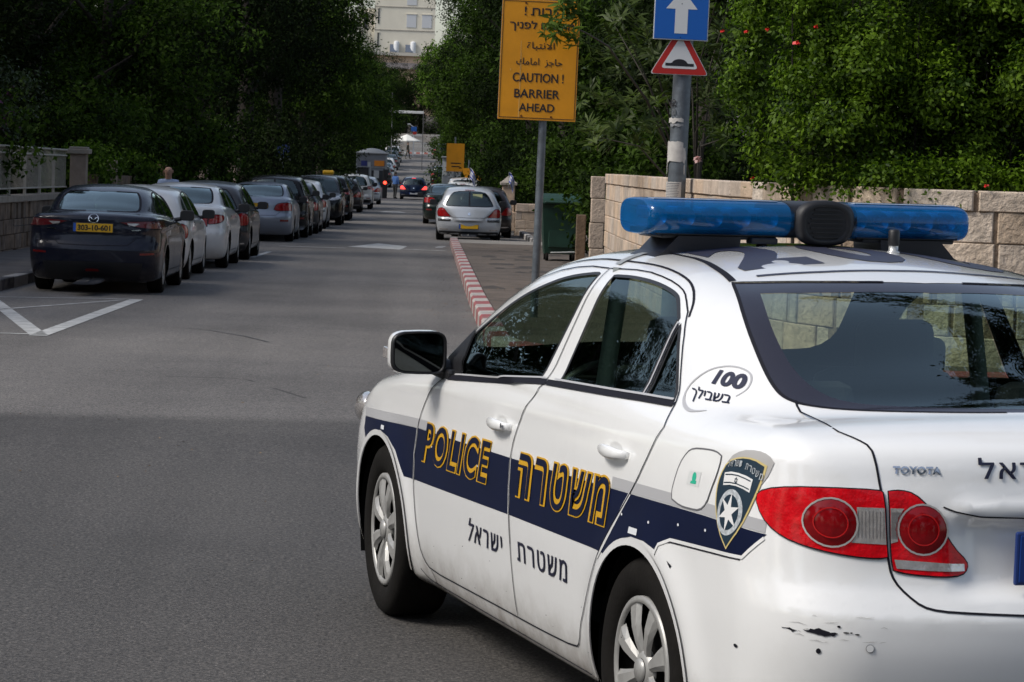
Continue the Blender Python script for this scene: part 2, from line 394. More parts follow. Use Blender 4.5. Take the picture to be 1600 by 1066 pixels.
HERO = dict(
    plan=[(-2.5, .80), (-2.2, .832), (-1.8, .862), (-1.3, .876), (-.6, .880), (.4, .880), (1.0, .876), (1.5, .866), (1.9, .84), (2.3, .79)],
    section=[(.12, .12), (.17, .085), (.21, .05), (.26, .032), (.33, .018), (.45, .007), (.6, 0), (.74, .0), (.84, .007), (.92, .018), (.99, .038), (1.06, .07), (1.15, .13), (1.3, .3)],
    deck=[(2.45, .5), (2.25, .64), (2.1, .745), (1.9, .815), (1.6, .885), (1.3, .94), (1.05, .98), (.7, 1.015), (0, 1.05), (-.9, 1.085), (-1.5, 1.10), (-1.85, 1.103), (-2.05, 1.092), (-2.2, 1.072), (-2.3, 1.05), (-2.5, 1.0)],
    roof=[(2.0, .2), (1.5, .72), (1.15, 1.0), (.80, 1.185), (.47, 1.345), (.24, 1.418), (-.03, 1.453), (-.35, 1.466), (-.65, 1.462), (-.95, 1.442), (-1.18, 1.408), (-1.34, 1.362), (-1.6, 1.235), (-1.88, 1.09), (-2.05, .9), (-2.25, .3)],
    rear=[(.1, 2.10), (.2, 2.17), (.3, 2.24), (.42, 2.29), (.56, 2.312), (.615, 2.310), (.655, 2.292), (.70, 2.266), (.76, 2.250), (.87, 2.238), (.95, 2.238), (1.0, 2.25), (1.04, 2.262), (1.07, 2.24), (1.12, 2.17), (1.3, 2.0)],
    front=[(.1, 2.08), (.2, 2.16), (.32, 2.215), (.5, 2.23), (.62, 2.205), (.72, 2.14), (.82, 2.03), (1.0, 1.8)],
    zb=.165, wr=.315, gside=(.83, 1.0, .47), gtaper=(.10, .05, -.75, .3), flares=((1.30, .36, .012), (-1.30, .36, .012)),
    creases=((.935, .03, .004, -2.2, 1.6, -.04),), extra=hero_extra, k=(.22, .07, .05, .12), curve=(.088, .16))
# ---------------------------------------------------------------- car shell: mesh of the implicit body, cut along real outlines
def surface_nets(f, lo, hi, h):
    ax = [np.arange(lo[i], hi[i] + h, h) for i in range(3)]; n = [len(a) for a in ax]
    V = np.empty(n)
    Y, Z = np.meshgrid(ax[1], ax[2], indexing='ij')
    for i in range(0, n[0], 24):
        x = ax[0][i:i+24]; P = np.empty((len(x), n[1], n[2], 3)); P[..., 0] = x[:, None, None]; P[..., 1] = Y; P[..., 2] = Z
        V[i:i+24] = f(P)
    S = V < 0
    cs = [(a, b, c) for a in (0, 1) for b in (0, 1) for c in (0, 1)]
    sl = lambda A, o: A[o[0]:n[0]-1+o[0], o[1]:n[1]-1+o[1], o[2]:n[2]-1+o[2]]
    cnt = sum(sl(S, o).astype(int) for o in cs); act = (cnt > 0) & (cnt < 8); I = np.argwhere(act)
    acc = np.zeros((len(I), 3)); num = np.zeros(len(I))
    for a in cs:
        for d in range(3):
            if a[d]: continue
            b = list(a); b[d] = 1
            va = V[I[:, 0]+a[0], I[:, 1]+a[1], I[:, 2]+a[2]]; vb = V[I[:, 0]+b[0], I[:, 1]+b[1], I[:, 2]+b[2]]
            k = (va < 0) != (vb < 0); t = np.where(k, va / np.where(k, va - vb, 1), 0)
            p = np.tile(np.array(a, float), (len(I), 1)); p[:, d] += t
            acc[k] += p[k]; num += k
    P = (I + acc / num[:, None]) * h + np.array(lo)
    idx = -np.ones(act.shape, int); idx[tuple(I.T)] = np.arange(len(I))
    F = []
    for d in range(3):
        u, v = (d+1) % 3, (d+2) % 3
        a = [slice(1, n[i]-1) for i in range(3)]; a[d] = slice(0, n[d]-1); b = list(a); b[d] = slice(1, n[d])
        E = np.argwhere(S[tuple(a)] != S[tuple(b)]); off = np.array([0 if i == d else 1 for i in range(3)]); E = E + off
        flip = S[tuple(E.T)]
        def cell(du, dv):
            q = E.copy(); q[:, u] -= du; q[:, v] -= dv; return idx[tuple(q.T)]
        Q = np.stack([cell(1, 1), cell(0, 1), cell(0, 0), cell(1, 0)], 1); Q[~flip] = Q[~flip][:, ::-1]; F.append(Q)
    F = np.concatenate(F); F = F[(F >= 0).all(1)]
    return P, F
AX = {'side': (0, 2, 1), 'rear': (1, 2, 0), 'front': (1, 2, 0), 'top': (0, 1, 2)}
class Shell:
    def __init__(s, f, lo, hi, h):
        s.f = f; s.h = h; P, F = surface_nets(f, lo, hi, h); P = snap(f, P, 3)
        bm = bmesh.new(); vs = [bm.verts.new(p) for p in P.tolist()]
        for q in F.tolist():
            if len(set(q)) == 4: bm.faces.new([vs[i] for i in q])
        bm.normal_update(); s.bm = bm; s.regions = []
    def ok(s, proj, n, c):
        if proj == 'side': return abs(n.y) > .22
        if proj == 'rear': return c.x < -.9 and (n.x < -.12 or abs(n.y) > .5)
        if proj == 'front': return c.x > .4 and n.x > .15
        return n.z > .2 and c.z > .5
    def carve(s, poly, proj, closed=True):
        ia, ib, ic = AX[proj]; bm = s.bm; polys = [poly]
        if proj in ('rear', 'front', 'top'):
            k = 0 if proj != 'top' else 1
            polys.append([((-a, b) if k == 0 else (a, -b)) for a, b in poly])
        for pl in polys:
            A = np.array(pl); lo, hi = A.min(0) - .1, A.max(0) + .1
            cand = set()
            for f in bm.faces:
                c = f.calc_center_bounds()
                if lo[0] < c[ia] < hi[0] and lo[1] < c[ib] < hi[1] and s.ok(proj, f.normal, c): cand.add(f)
            m = s.h * 1.1; N_ = len(pl)
            for i in range(N_ if closed else N_ - 1):
                p, q = pl[i], pl[(i+1) % N_]
                if abs(p[0]-q[0]) + abs(p[1]-q[1]) < 1e-5: continue
                x0, x1 = min(p[0], q[0]) - m, max(p[0], q[0]) + m; y0, y1 = min(p[1], q[1]) - m, max(p[1], q[1]) + m
                loc = []
                for f in cand:
                    if not f.is_valid: continue
                    c = f.calc_center_bounds()
                    if x0 < c[ia] < x1 and y0 < c[ib] < y1: loc.append(f)
                if not loc: continue
                co = [0, 0, 0]; no = [0, 0, 0]; co[ia], co[ib] = p; no[ia], no[ib] = q[1]-p[1], p[0]-q[0]
                g = set(loc)
                for f in loc: g.update(f.edges); g.update(f.verts)
                r = bmesh.ops.bisect_plane(bm, geom=list(g), dist=1e-5, plane_co=co, plane_no=no)
                for e in r['geom']:
                    if isinstance(e, bmesh.types.BMFace): cand.add(e)
    def region(s, name, poly, proj, cond=None, cut=True):
        if cut: s.carve(poly, proj)
        s.regions.append((name, poly, proj, cond))
    def split(s):
        """-> {region: (verts, faces)}; later regions win"""
        bm = s.bm; bm.normal_update(); bm.verts.index_update(); bm.faces.ensure_lookup_table()
        Cn = np.array([f.calc_center_median()[:] for f in bm.faces]); Nn = np.array([f.normal[:] for f in bm.faces])
        lab = np.zeros(len(Cn), int); names = ['body']
        for nm, poly, proj, cond in s.regions:
            ia, ib, ic = AX[proj]; Q = np.stack([Cn[:, ia], Cn[:, ib]], 1)
            if proj in ('rear', 'front'): Q[:, 0] = np.abs(Q[:, 0])
            if proj == 'top': Q[:, 1] = np.abs(Q[:, 1])
            k = inpoly(Q, poly)
            if proj == 'side': k &= np.abs(Nn[:, 1]) > .18
            if proj == 'rear': k &= (Cn[:, 0] < -.9) & ((Nn[:, 0] < -.08) | (np.abs(Nn[:, 1]) > .45))
            if proj == 'front': k &= (Cn[:, 0] > .4) & (Nn[:, 0] > .1)
            if proj == 'top': k &= (Nn[:, 2] > .15) & (Cn[:, 2] > .5)
            if cond is not None: k &= cond(Cn, Nn)
            names.append(nm); lab[k] = len(names) - 1
        VS = np.array([v.co[:] for v in bm.verts]); FS = [[v.index for v in f.verts] for f in bm.faces]
        out = {}
        for i, nm in enumerate(names):
            ids = np.nonzero(lab == i)[0]
            if len(ids) == 0: continue
            fs = [FS[j] for j in ids]
            if nm in out: out[nm][1].extend(fs)
            else: out[nm] = (VS, fs)
        s.bm.free(); return out
def shell_mesh(f, name, VS, fs, off=0.0, side=None):
    """mesh of some faces with exact normals from the implicit surface; side +1/-1 keeps one half"""
    if side is not None: fs = [q for q in fs if sum(VS[i][1] for i in q) * side > 0]
    if not fs: return None
    used = sorted({i for q in fs for i in q}); mp = {j: k for k, j in enumerate(used)}; P = VS[used]
    G = grad(f, P); G /= np.linalg.norm(G, axis=1)[:, None]
    me = bpy.data.meshes.new(name); me.from_pydata((P + G*off).tolist(), [], [[mp[i] for i in q] for q in fs]); me.update()
    me.polygons.foreach_set('use_smooth', [True]*len(me.polygons)); me.normals_split_custom_set_from_vertices(G.tolist()); return me
def project(f, pts, proj, sgn=1):
    P = np.array(pts, float); k = len(P); O = np.zeros((k, 3))
    if proj == 'side': O[:, 0], O[:, 1], O[:, 2] = P[:, 0], 1.5*sgn, P[:, 1]; D = (0, -sgn, 0)
    elif proj == 'rear': O[:, 0], O[:, 1], O[:, 2] = -3.2, P[:, 0]*sgn, P[:, 1]; D = (1, 0, 0)
    elif proj == 'front': O[:, 0], O[:, 1], O[:, 2] = 3.2, P[:, 0]*sgn, P[:, 1]; D = (-1, 0, 0)
    else: O[:, 0], O[:, 1], O[:, 2] = P[:, 0], P[:, 1]*sgn, 2.3; D = (0, 0, -1)
    Q, hit = shoot(f, O, np.array(D, float), 2.6, 130)
    G = grad(f, Q); G /= np.linalg.norm(G, axis=1)[:, None]; return Q, G
def ribbon(mb, f, pts, proj, w, off=.0015, sgn=1, closed=False, step=.03, mi=0):
    p = dens(pts, step, closed); Q, G = project(f, p, proj, sgn); n = len(p)
    T = np.roll(Q, -1, 0) - np.roll(Q, 1, 0)
    if not closed: T[0] = Q[1]-Q[0]; T[-1] = Q[-1]-Q[-2]
    B = np.cross(G, T); B /= np.maximum(np.linalg.norm(B, axis=1), 1e-9)[:, None]
    ww = w if hasattr(w, '__len__') else [w]*n
    if len(ww) != n: ww = np.interp(np.linspace(0, 1, n), np.linspace(0, 1, len(ww)), ww)
    ww = np.array(ww)[:, None] / 2
    A = Q + B*ww + G*off; C_ = Q - B*ww + G*off
    vs = [tuple(v) for v in A] + [tuple(v) for v in C_]
    fs = [(i, (i+1) % n, n + (i+1) % n, n + i) for i in range(n if closed else n-1)]
    mb.add(vs, fs if sgn > 0 else [q[::-1] for q in fs], 1.0, True, mi)
def patch(mb, f, poly, proj, off=.0015, sgn=1, res=.03, mi=0, dome=0.0):
    """filled outline laid on the surface"""
    b = dens(poly, res, True); A = np.array(b); lo, hi = A.min(0), A.max(0)
    gx, gy = np.meshgrid(np.arange(lo[0]+res/2, hi[0], res), np.arange(lo[1]+res/2, hi[1], res)); g = np.stack([gx.ravel(), gy.ravel()], 1)
    g = g[inpoly(g, b)] if len(g) else g
    if len(g): g = g[np.min(np.linalg.norm(g[:, None]-A[None], axis=2), 1) > res*.4]
    vs = [Vector(q) for q in b] + [Vector(q) for q in g.tolist()]
    r = delaunay_2d_cdt(vs, [], [list(range(len(b)))], 1, 1e-6); V2 = [tuple(v) for v in r[0]]; F2 = [list(q) for q in r[2]]
    Q, G = project(f, V2, proj, sgn); o = off
    if dome:
        d = np.min(np.linalg.norm(np.array(V2)[:, None]-A[None], axis=2), 1); d = d / max(d.max(), 1e-6); o = off + dome*(1-(1-d)**2)[:, None]
    P = Q + G*o
    mb.add(P.tolist(), F2, 1.0, True, mi)
def decal_text(mb, f, body, quad, proj, off=.002, bold=.03, sgn=1, mi=0, spacing=1.0, shear=0.0):
    """lettering mapped into the quad (bottom left, bottom right, top left, top right) and laid on the surface"""
    BL, BR, TL, TR = (np.array(q) for q in quad); multi = bold < .05 and bold > 0
    V, T, _ = text_geo(body, 0 if multi else bold, spacing, shear); h = np.linalg.norm(TL-BL); d = bold*h*.6
    ux = (BR-BL)/np.linalg.norm(BR-BL); uy = (TL-BL)/h
    P2 = np.array([(BL*(1-a) + BR*a)*(1-b) + (TL*(1-a) + TR*a)*b for a, b in V])
    for k, (dx, dy) in enumerate(((0, 0), (d, 0), (-d, 0), (0, d*.6), (0, -d*.6)) if multi else ((0, 0),)):
        Q, G = project(f, (P2 + ux*dx + uy*dy).tolist(), proj, sgn); mb.add((Q + G*(off + .0003*k)).tolist(), T, 1.0, True, mi)
def ellipse(cx, cy, rx, ry, n=24, rot=0.0):
    c, s = math.cos(rot), math.sin(rot)
    return [(cx + rx*math.cos(2*PI*k/n)*c - ry*math.sin(2*PI*k/n)*s, cy + rx*math.cos(2*PI*k/n)*s + ry*math.sin(2*PI*k/n)*c) for k in range(n)]
TYRES = {}
def tyre_mesh(R, wd, seg):
    b = MB(); rim = R*.66
    b.lathe([(rim, -wd*.42), (rim+.012, -wd*.47), (R*.84, -wd*.52), (R*.955, -wd*.47), (R*.99, -wd*.40), (R, -wd*.3), (R, wd*.3), (R*.99, wd*.40), (R*.955, wd*.47), (R*.9, wd*.505), (R*.84, wd*.52), (R*.76, wd*.505), (rim+.012, wd*.47), (rim, wd*.40), (rim-.02, wd*.2)], 'y', seg)
    return b.mesh('tyre')
def rim_mesh(R, wd, seg, spokes=8):
    """wheel cover with raised, flared spokes; outer face towards +y"""
    b = MB(); r = R*.655; y0 = wd*.40
    b.lathe([(r, y0-.01), (r, y0+.012), (r-.016, y0+.016), (r-.022, y0+.006)], 'y', seg)
    b.lathe([(.034, y0+.012), (.030, y0+.020), (0.001, y0+.022)], 'y', 16)
    b.lathe([(.060, y0-.012), (.052, y0+.006), (.034, y0+.010)], 'y', 24)
    for k in range(spokes):
        a = 2*PI*k/spokes + PI/2 + PI/spokes; ca, sa = math.cos(a), math.sin(a)
        rows = []
        for t in (0, .25, .55, .85, 1):
            rr = .045 + (r-.016-.045)*t; w = .016 + .026*t**1.3; yy = y0 + .004 + .012*math.sin(PI*min(t*.9, 1)) + .002
            for e, dy in ((-1, -.012), (-.55, 0), (.55, 0), (1, -.012)):
                px, pz = rr, e*w; rows.append((px*ca - pz*sa, yy + dy, px*sa + pz*ca))
        fs = [(i*4+j, i*4+j+1, (i+1)*4+j+1, (i+1)*4+j) for i in range(4) for j in range(3)]
        b.add(rows, fs, 1.0, False)
    return b.mesh('rim')
def hub_mesh(R, wd, seg):
    b = MB(); r = R*.66
    b.lathe([(r, -wd*.4), (r, wd*.15), (r*.9, wd*.10), (.12, wd*.12), (.001, wd*.12)], 'y', seg)
    return b.mesh('wheel')
def wheels(root, S, rim_mat, seg=32, steer=0.0, spokes=8, wd=.205):
    key = (S['wr'], seg, spokes, wd)
    if key not in TYRES: TYRES[key] = (hub_mesh(S['wr'], wd, seg), tyre_mesh(S['wr'], wd, seg), rim_mesh(S['wr'], wd, seg, spokes))
    hm, tm, rm = TYRES[key]
    for x in S['axles']:
        for sg in (1, -1):
            w = put('wheel', hm, root); w.location = (x, sg*(S['track']), S['wr']+.001); st = steer if x > 0 else 0
            w.rotation_euler = (0, 0, (0 if sg > 0 else PI) + st)
            if not hm.materials: hm.materials.append(DARK)
            t = put('tyre', tm, w); r = put('rim', rm, w)
            if not tm.materials: tm.materials.append(RUBBER)
            if not rm.materials: rm.materials.append(rim_mat)
            r.material_slots[0].link = 'OBJECT'; r.material_slots[0].material = rim_mat
def liners(root, S, r):
    for x in S['axles']:
        for sg in (1, -1):
            b = MB(); y0, y1 = S['track'] + .085, S['track'] - .30; n = 16; vs, fs = [], []
            for k in range(n+1):
                a = PI*(-.12 + 1.24*k/n); vs += [(x + r*math.cos(a), sg*y0, S['wr'] + r*math.sin(a)), (x + r*math.cos(a), sg*y1, S['wr'] + r*math.sin(a))]
            fs = [(2*k, 2*k+2, 2*k+3, 2*k+1) for k in range(n)]; b.add(vs, fs, 1.0, True)
            b.add([(x + r*math.cos(PI*(-.12+1.24*k/n)), sg*y1, S['wr'] + r*math.sin(PI*(-.12+1.24*k/n))) for k in range(n+1)], [tuple(range(n+1))])
            b.build('wheel_arch_liner', DARK, root)
# ---------------------------------------------------------------- ground, road, pavements, kerbs, markings
YS = sorted(set([-60, -20, 0, 5, 10, 14, 18, 22, 26, 28.5, 29.5, 31, 32, 36, 40, 45, 50, 56, 62, 66, 70.4, 72, 77, 86, 95, 108, 120, 135, 150, 160, 170, 177, 184, 190, 195, 205, 220, 237, 255, 272, 290, 300, 310, 330, 345, 360, 390, 420, 600, 900]))
def zr(y): return zroad(y)
def strip(name, rows, m, kind='structure', dz=0.0):
    """rows: (y, x left, x right); a sheet following the slope of the street"""
    vs = []; n = 5
    for y, a, b_ in rows: vs += [(a + (b_-a)*k/(n-1), y, zr(y) + dz) for k in range(n)]
    fs = [(j*n+i, j*n+i+1, (j+1)*n+i+1, (j+1)*n+i) for j in range(len(rows)-1) for i in range(n-1)]
    b = MB(); b.add(vs, fs, 1.0, True); return tag(b.build(name, m), kind=kind)
EARTH = mat('dry_earth', (.060, .050, .038), .95, var=.4, vscale=2, bump=.4, bscale=12)
strip('ground', [(y, -90, 90) for y in YS], EARTH, dz=-.06)
xr = lambda y: 30 if y < 22.1 else (.75 if y < 70.5 else 2.95)
strip('road', [(y, -5.62, xr(y)) for y in YS if y <= 335], asphalt())
PAVE = mat('pavement_concrete', (.112, .090, .074), .9, var=.35, vscale=1.6, bump=.4, bscale=40)
strip('pavement', [(y, .79, 3.4) for y in (25, 28, 31, 36, 40, 45, 50, 56, 62, 66.5)], PAVE, dz=.135)
strip('pavement', [(y, .79, 3.6) for y in (66.5, 68, 70.2)], mat('sunlit_apron_concrete', (.27, .245, .215), .85, var=.2, vscale=3, bump=.3, bscale=30), dz=.137)  # concrete apron; the sunlit band on it is put into its paler colour
strip('pavement', [(y, 2.95, 6) for y in YS if 70.4 <= y <= 330], PAVE, dz=.13)
strip('pavement', [(y, -9, -5.76) for y in YS if y >= -20 and y <= 330], mat('left_pavement_concrete', (.120, .106, .098), .9, var=.3, vscale=1.3, bump=.4, bscale=35), dz=.13)
def kerb(name, path, m, w=.17, h=.15):
    b = MB(); vs = []; n = len(path)
    for i, (x, y) in enumerate(path):
        a, c = Vector(path[max(i-1, 0)]), Vector(path[min(i+1, n-1)]); t = (c - a).normalized(); nx, ny = t.y, -t.x; z = zr(y)
        for o, q in ((-w/2, -.1), (-w/2, h-.025), (-w/2+.02, h), (w/2-.01, h), (w/2, h-.01), (w/2, -.1)): vs.append((x + nx*o, y + ny*o, z + q))
    b.add(vs, [(i*6+k, i*6+k+1, (i+1)*6+k+1, (i+1)*6+k) for i in range(n-1) for k in range(5)] + [(0, 1, 2, 3, 4, 5), tuple(range((n-1)*6, n*6))[::-1]], 1.0, False)
    return tag(b.build(name, m), kind='structure')
REDW = banded('kerb_red_white', (.30, .060, .064), (.46, .43, .40), .95)
cor = [(12, 21.6)] + [(.71 + 3.4*(1-math.sin(a)), 25.0 - 3.4*math.cos(a)) for a in np.linspace(0, PI/2, 8)]
PV = MB(); PV.add([(x, y, zr(y)+.135) for x, y in [(12, 21.68), (4.1, 21.68), (2.8, 22.0), (1.7, 22.7), (1.05, 23.8), (.79, 25), (3.4, 25), (12, 25)]], [(0, 1, 2, 3, 4, 5, 6, 7)]); tag(PV.build('pavement', PAVE), kind='structure')
kerb('kerb', cor[:-1] + [(.71, y) for y in np.arange(25, 70.6, 1.5)] + [(.72, 70.6)], REDW, .20, .17)
kerb('kerb', [(.72, 70.55), (1.6, 70.75), (2.9, 70.75)], mat('plain_kerbstone', (.32, .29, .26), .85, var=.2, vscale=4), .15, .10)
kerb('kerb', [(2.95, y) for y in np.arange(70.8, 330, 6)], banded('kerb_black_white', (.04, .04, .045), (.45, .43, .41), 1.1))
kerb('kerb', [(-5.68, y) for y in np.arange(-10, 330, 3)], banded('kerb_dark_white', (.022, .022, .03), (.40, .39, .38), 1.25, .35))
# road markings: each its own sheet 4 mm above the asphalt
MARK = mat('road_paint', (.42, .42, .41), .75, var=.35, vscale=5)
WORN = mat('worn_road_paint', (.33, .325, .32), .8, var=.45, vscale=4)
def marking(pts, m=MARK, dz=.005, name='road_marking'):
    b = MB(); P = [(x, y, zr(y) + dz) for x, y in pts]
    q = dens([(p[0], p[1]) for p in pts], 2.0, True); vs = [Vector(p) for p in q]
    r = delaunay_2d_cdt(vs, [], [list(range(len(q)))], 1, 1e-6)
    b.add([(v.x, v.y, zr(v.y) + dz) for v in r[0]], [tuple(f) for f in r[2]]); return tag(b.build(name, m), kind='structure')
def line(a, c, w, m=MARK):
    a, c = Vector(a), Vector(c); t = (c - a).normalized(); n = Vector((-t.y, t.x))*w/2
    marking([(a+n)[:], (c+n)[:], (c-n)[:], (a-n)[:]], m)
line((-3.62, 25.5), (-3.66, 34.6), .17); line((-3.62, 25.6), (-5.45, 34.0), .17); line((-5.45, 33.9), (-3.75, 34.62), .10)
line((-5.4, 25.75), (-3.72, 25.75), .10); line((-5.4, 28.2), (-3.80, 34.3), .10, WORN)
line((-3.42, 53.6), (-3.34, 58.0), .11)
marking([(-1.85, 64.2), (-.60, 63.2), (-.45, 66.4), (-1.2, 68.4)], MARK); line((-3.4, 62.8), (-1.85, 62.9), .35, WORN); line((-.55, 63.6), (.45, 63.5), .35, WORN)
line((.30, 66.0), (.42, 68.0), .18, WORN); marking([(-2.2, 120.5), (-.9, 120.5), (-1.2, 124), (-1.9, 124)], WORN); line((-2.6, 250), (.8, 250), .9, WORN); line((-2.2, 150), (.2, 150), .5, WORN)
rng = random.Random(3)
CRK = mat('tar_crack', (.028, .027, .027), .6)
def crack(pts, w):
    for a, c in zip(pts[:-1], pts[1:]): line(a, c, w, CRK)
crack([(-2.9, 28.1), (-2.4, 27.8), (-2.15, 27.5), (-1.75, 26.6), (-1.46, 25.7)], .018); crack([(-.9, 22.5), (-.2, 22.2), (.6, 22.6)], .015)
# leaf litter and debris on the pavement and road edge
b = MB()
for k in range(900):
    if k < 640: x, y, z0 = .85 + 2.2*rng.random()**.8, rng.uniform(31, 69), .141
    elif k < 800: x, y, z0 = rng.uniform(.05, .6), rng.uniform(31, 70), .006
    else: x, y, z0 = rng.uniform(-5, 1.0), rng.uniform(9, 27), .006
    s = rng.uniform(.008, .022) if y > 30 else rng.uniform(.006, .014); a = rng.random()*6.3; z = zr(y) + z0
    c_, s_ = math.cos(a)*s, math.sin(a)*s; t = rng.uniform(.5, 2.0)
    b.add([(x - c_, y - s_, z), (x + s_*.5, y - c_*.5, z + .004), (x + c_, y + s_, z + .002), (x - s_*.5, y + c_*.5, z)], [(0, 1, 2, 3)], (t, t*.9, t*.75))
tag(b.build('leaf_litter', mat('litter_brown', (.14, .105, .07), .9, tint=True)), kind='stuff')
b = MB()
for k in range(26):
    x, y = .95 + 2.0*rng.random(), rng.uniform(36, 66); n = 9; r = rng.uniform(.08, .32)
    b.add([(x + r*rng.uniform(.5, 1.2)*math.cos(2*PI*i/n), y + 2.2*r*rng.uniform(.5, 1.2)*math.sin(2*PI*i/n), zr(y) + .140) for i in range(n)], [tuple(range(n))])
tag(b.build('damp_stain', mat('damp_earth', (.05, .042, .036), .85)), kind='structure')
# ---------------------------------------------------------------- walls, posts, railing
LIME = mat('limestone_block', (.54, .43, .335), .85, var=.24, vscale=4.5, bump=.9, bscale=22, tint=True)
LIME2 = mat('rough_limestone', (.56, .455, .355), .92, var=.30, vscale=6, bump=1.6, bscale=19, tint=True)
BROWNST = mat('brown_rubble_stone', (.20, .145, .105), .92, var=.55, vscale=3.2, bump=1.0, bscale=9, tint=True)
CAPST = mat('pale_coping_stone', (.33, .29, .25), .85, var=.2, vscale=4, bump=.4, bscale=25, tint=True)
def block_wall(b, p0, p1, zt0, zt1, zb0, zb1, hs, L0, L1, th, seed, rough=.006, capout=.02):
    """courses of separate blocks between two ground points, laid parallel to the top edge"""
    r = random.Random(seed); p0, p1 = Vector((*p0, 0)), Vector((*p1, 0)); d = p1 - p0; Ln = d.length; t = d / Ln; ang = math.atan2(t.y, t.x); nrm = Vector((t.y, -t.x, 0))
    k, drop = 0, 0.0
    while drop < max(zt0 - zb0, zt1 - zb1) + .1:
        h = hs[min(k, len(hs)-1)]; s = -r.random()*L1*.6
        while s < Ln:
            L = r.uniform(L0, L1); a, c = max(s, 0), min(s + L, Ln)
            if c - a > .04:
                m = (a + c)/2/Ln; z = zt0 + (zt1 - zt0)*m - drop - h/2; tn = r.uniform(.78, 1.14); w = r.uniform(-.04, .05)
                pos = p0 + t*(a + c)/2 + nrm*(r.uniform(-rough, rough) + (capout if k == 0 else 0)) ; pos.z = z
                q = Matrix.Rotation(ang, 3, 'Z') @ Matrix.Rotation(-math.atan2(zt1-zt0, Ln), 3, 'Y')
                x, y, zz = (c-a)/2-.004, th/2, h/2-.004; P = []
                for X in (-1, 1):
                    for Y in (-1, 1):
                        for Z in (-1, 1): P.append(pos + q @ Vector((X*x, Y*y, Z*zz)))
                # chamfered front face
                e = .010; F = [pos + q @ Vector((X*(x-e), -y-.010, Z*(zz-e))) for X, Z in ((-1, -1), (1, -1), (1, 1), (-1, 1))]
                F2 = [pos + q @ Vector((X*x, -y, Z*zz)) for X, Z in ((-1, -1), (1, -1), (1, 1), (-1, 1))]
                tt = (tn*(1+w), tn, tn*(1-w*1.4))
                b.add(P, [(0, 1, 3, 2), (4, 6, 7, 5), (2, 3, 7, 6), (0, 2, 6, 4), (1, 5, 7, 3)], tt)
                b.add(F2 + F, [(4, 5, 6, 7), (0, 1, 5, 4), (1, 2, 6, 5), (2, 3, 7, 6), (3, 0, 4, 7)], tt)
            s += L
        drop += h; k += 1
    # mortar core
    A = [p0, p1]; z0 = (zt0 - .02, zt1 - .02); zb_ = (zb0 - .2, zb1 - .2); o = nrm*(th/2-.012)
    b.add([A[0]+o+Vector((0, 0, zb_[0])), A[1]+o+Vector((0, 0, zb_[1])), A[1]+o+Vector((0, 0, z0[1])), A[0]+o+Vector((0, 0, z0[0]))], [(0, 1, 2, 3)], (.42, .38, .34))
def block_path(b, path, zt, zb, hs, L0, L1, th, seed, rough=.004, capout=.02):
    """like block_wall but along a curved line; zt(y) is the top edge"""
    r = random.Random(seed); P_ = np.array(path); sl = np.r_[0, np.cumsum(np.linalg.norm(np.diff(P_, axis=0), axis=1))]
    at_ = lambda s: Vector((float(np.interp(s, sl, P_[:, 0])), float(np.interp(s, sl, P_[:, 1])), 0)); k, drop = 0, 0.0
    while drop < 2.1:
        h = hs[min(k, len(hs)-1)]; s = -r.random()*L1*.6
        while s < sl[-1]:
            L = r.uniform(L0, L1); a, c = max(s, 0), min(s + L, sl[-1])
            if c - a > .05:
                p, q_ = at_(a), at_(c); t = (q_ - p).normalized(); n = Vector((t.y, -t.x, 0)); m = (p + q_)/2; ln = (q_ - p).length
                tl = math.atan2(zt(q_.y) - zt(p.y), ln); R = Matrix.Rotation(math.atan2(t.y, t.x), 3, 'Z') @ Matrix.Rotation(-tl, 3, 'Y')
                pos = m + n*(r.uniform(-rough, rough) + (capout if k == 0 else 0)); pos.z = zt(m.y) - drop - h/2
                x, y, zz, e = ln/2-.003, th/2, h/2-.003, .009; tn = r.uniform(.80, 1.12); w = r.uniform(-.05, .07); tt = (tn*(1+w), tn, tn*(1-w*1.3))
                Q = [pos + R @ Vector((X*x, Y*y, Z*zz)) for X in (-1, 1) for Y in (-1, 1) for Z in (-1, 1)]
                b.add(Q, [(0, 1, 3, 2), (4, 6, 7, 5), (2, 3, 7, 6), (0, 2, 6, 4), (1, 5, 7, 3)], tt)
                F2 = [pos + R @ Vector((X*x, -y, Z*zz)) for X, Z in ((-1, -1), (1, -1), (1, 1), (-1, 1))]; F = [pos + R @ Vector((X*(x-e), -y-.010, Z*(zz-e))) for X, Z in ((-1, -1), (1, -1), (1, 1), (-1, 1))]
                b.add(F2 + F, [(4, 5, 6, 7), (0, 1, 5, 4), (1, 2, 6, 5), (2, 3, 7, 6), (3, 0, 4, 7)], tt)
            s += L
        drop += h; k += 1
    for p, q_ in zip(path[:-1], path[1:]):
        t = (Vector(q_) - Vector(p)).normalized(); o = Vector((t.y, -t.x))*(th/2 - .012); p2, q2 = Vector(p) + o, Vector(q_) + o
        b.add([(p2.x, p2.y, zb), (q2.x, q2.y, zb), (q2.x, q2.y, zt(q2.y)-.02), (p2.x, p2.y, zt(p2.y)-.02)], [(0, 1, 2, 3)], (.42, .38, .34))
ZTW = lambda y: float(np.interp(y, [22.5, 23.2, 43.5], [1.405, 1.40, 1.105]))
WALLP = [(2.98, 43.2), (2.92, 38), (2.93, 33), (2.98, 29.5), (3.10, 26.8), (3.22, 25.6), (3.42, 24.5), (3.75, 23.75), (4.2, 23.3), (4.8, 23.1), (6.5, 23.05), (12, 23.1)]
b = MB(); block_path(b, WALLP[:6], ZTW, -1.1, [.16, .25], .38, .70, .26, 4); o = b.build('stone_wall', LIME)
tag(o, 'pinkish limestone wall of plain courses running back along the right pavement to the gate post', 'wall')
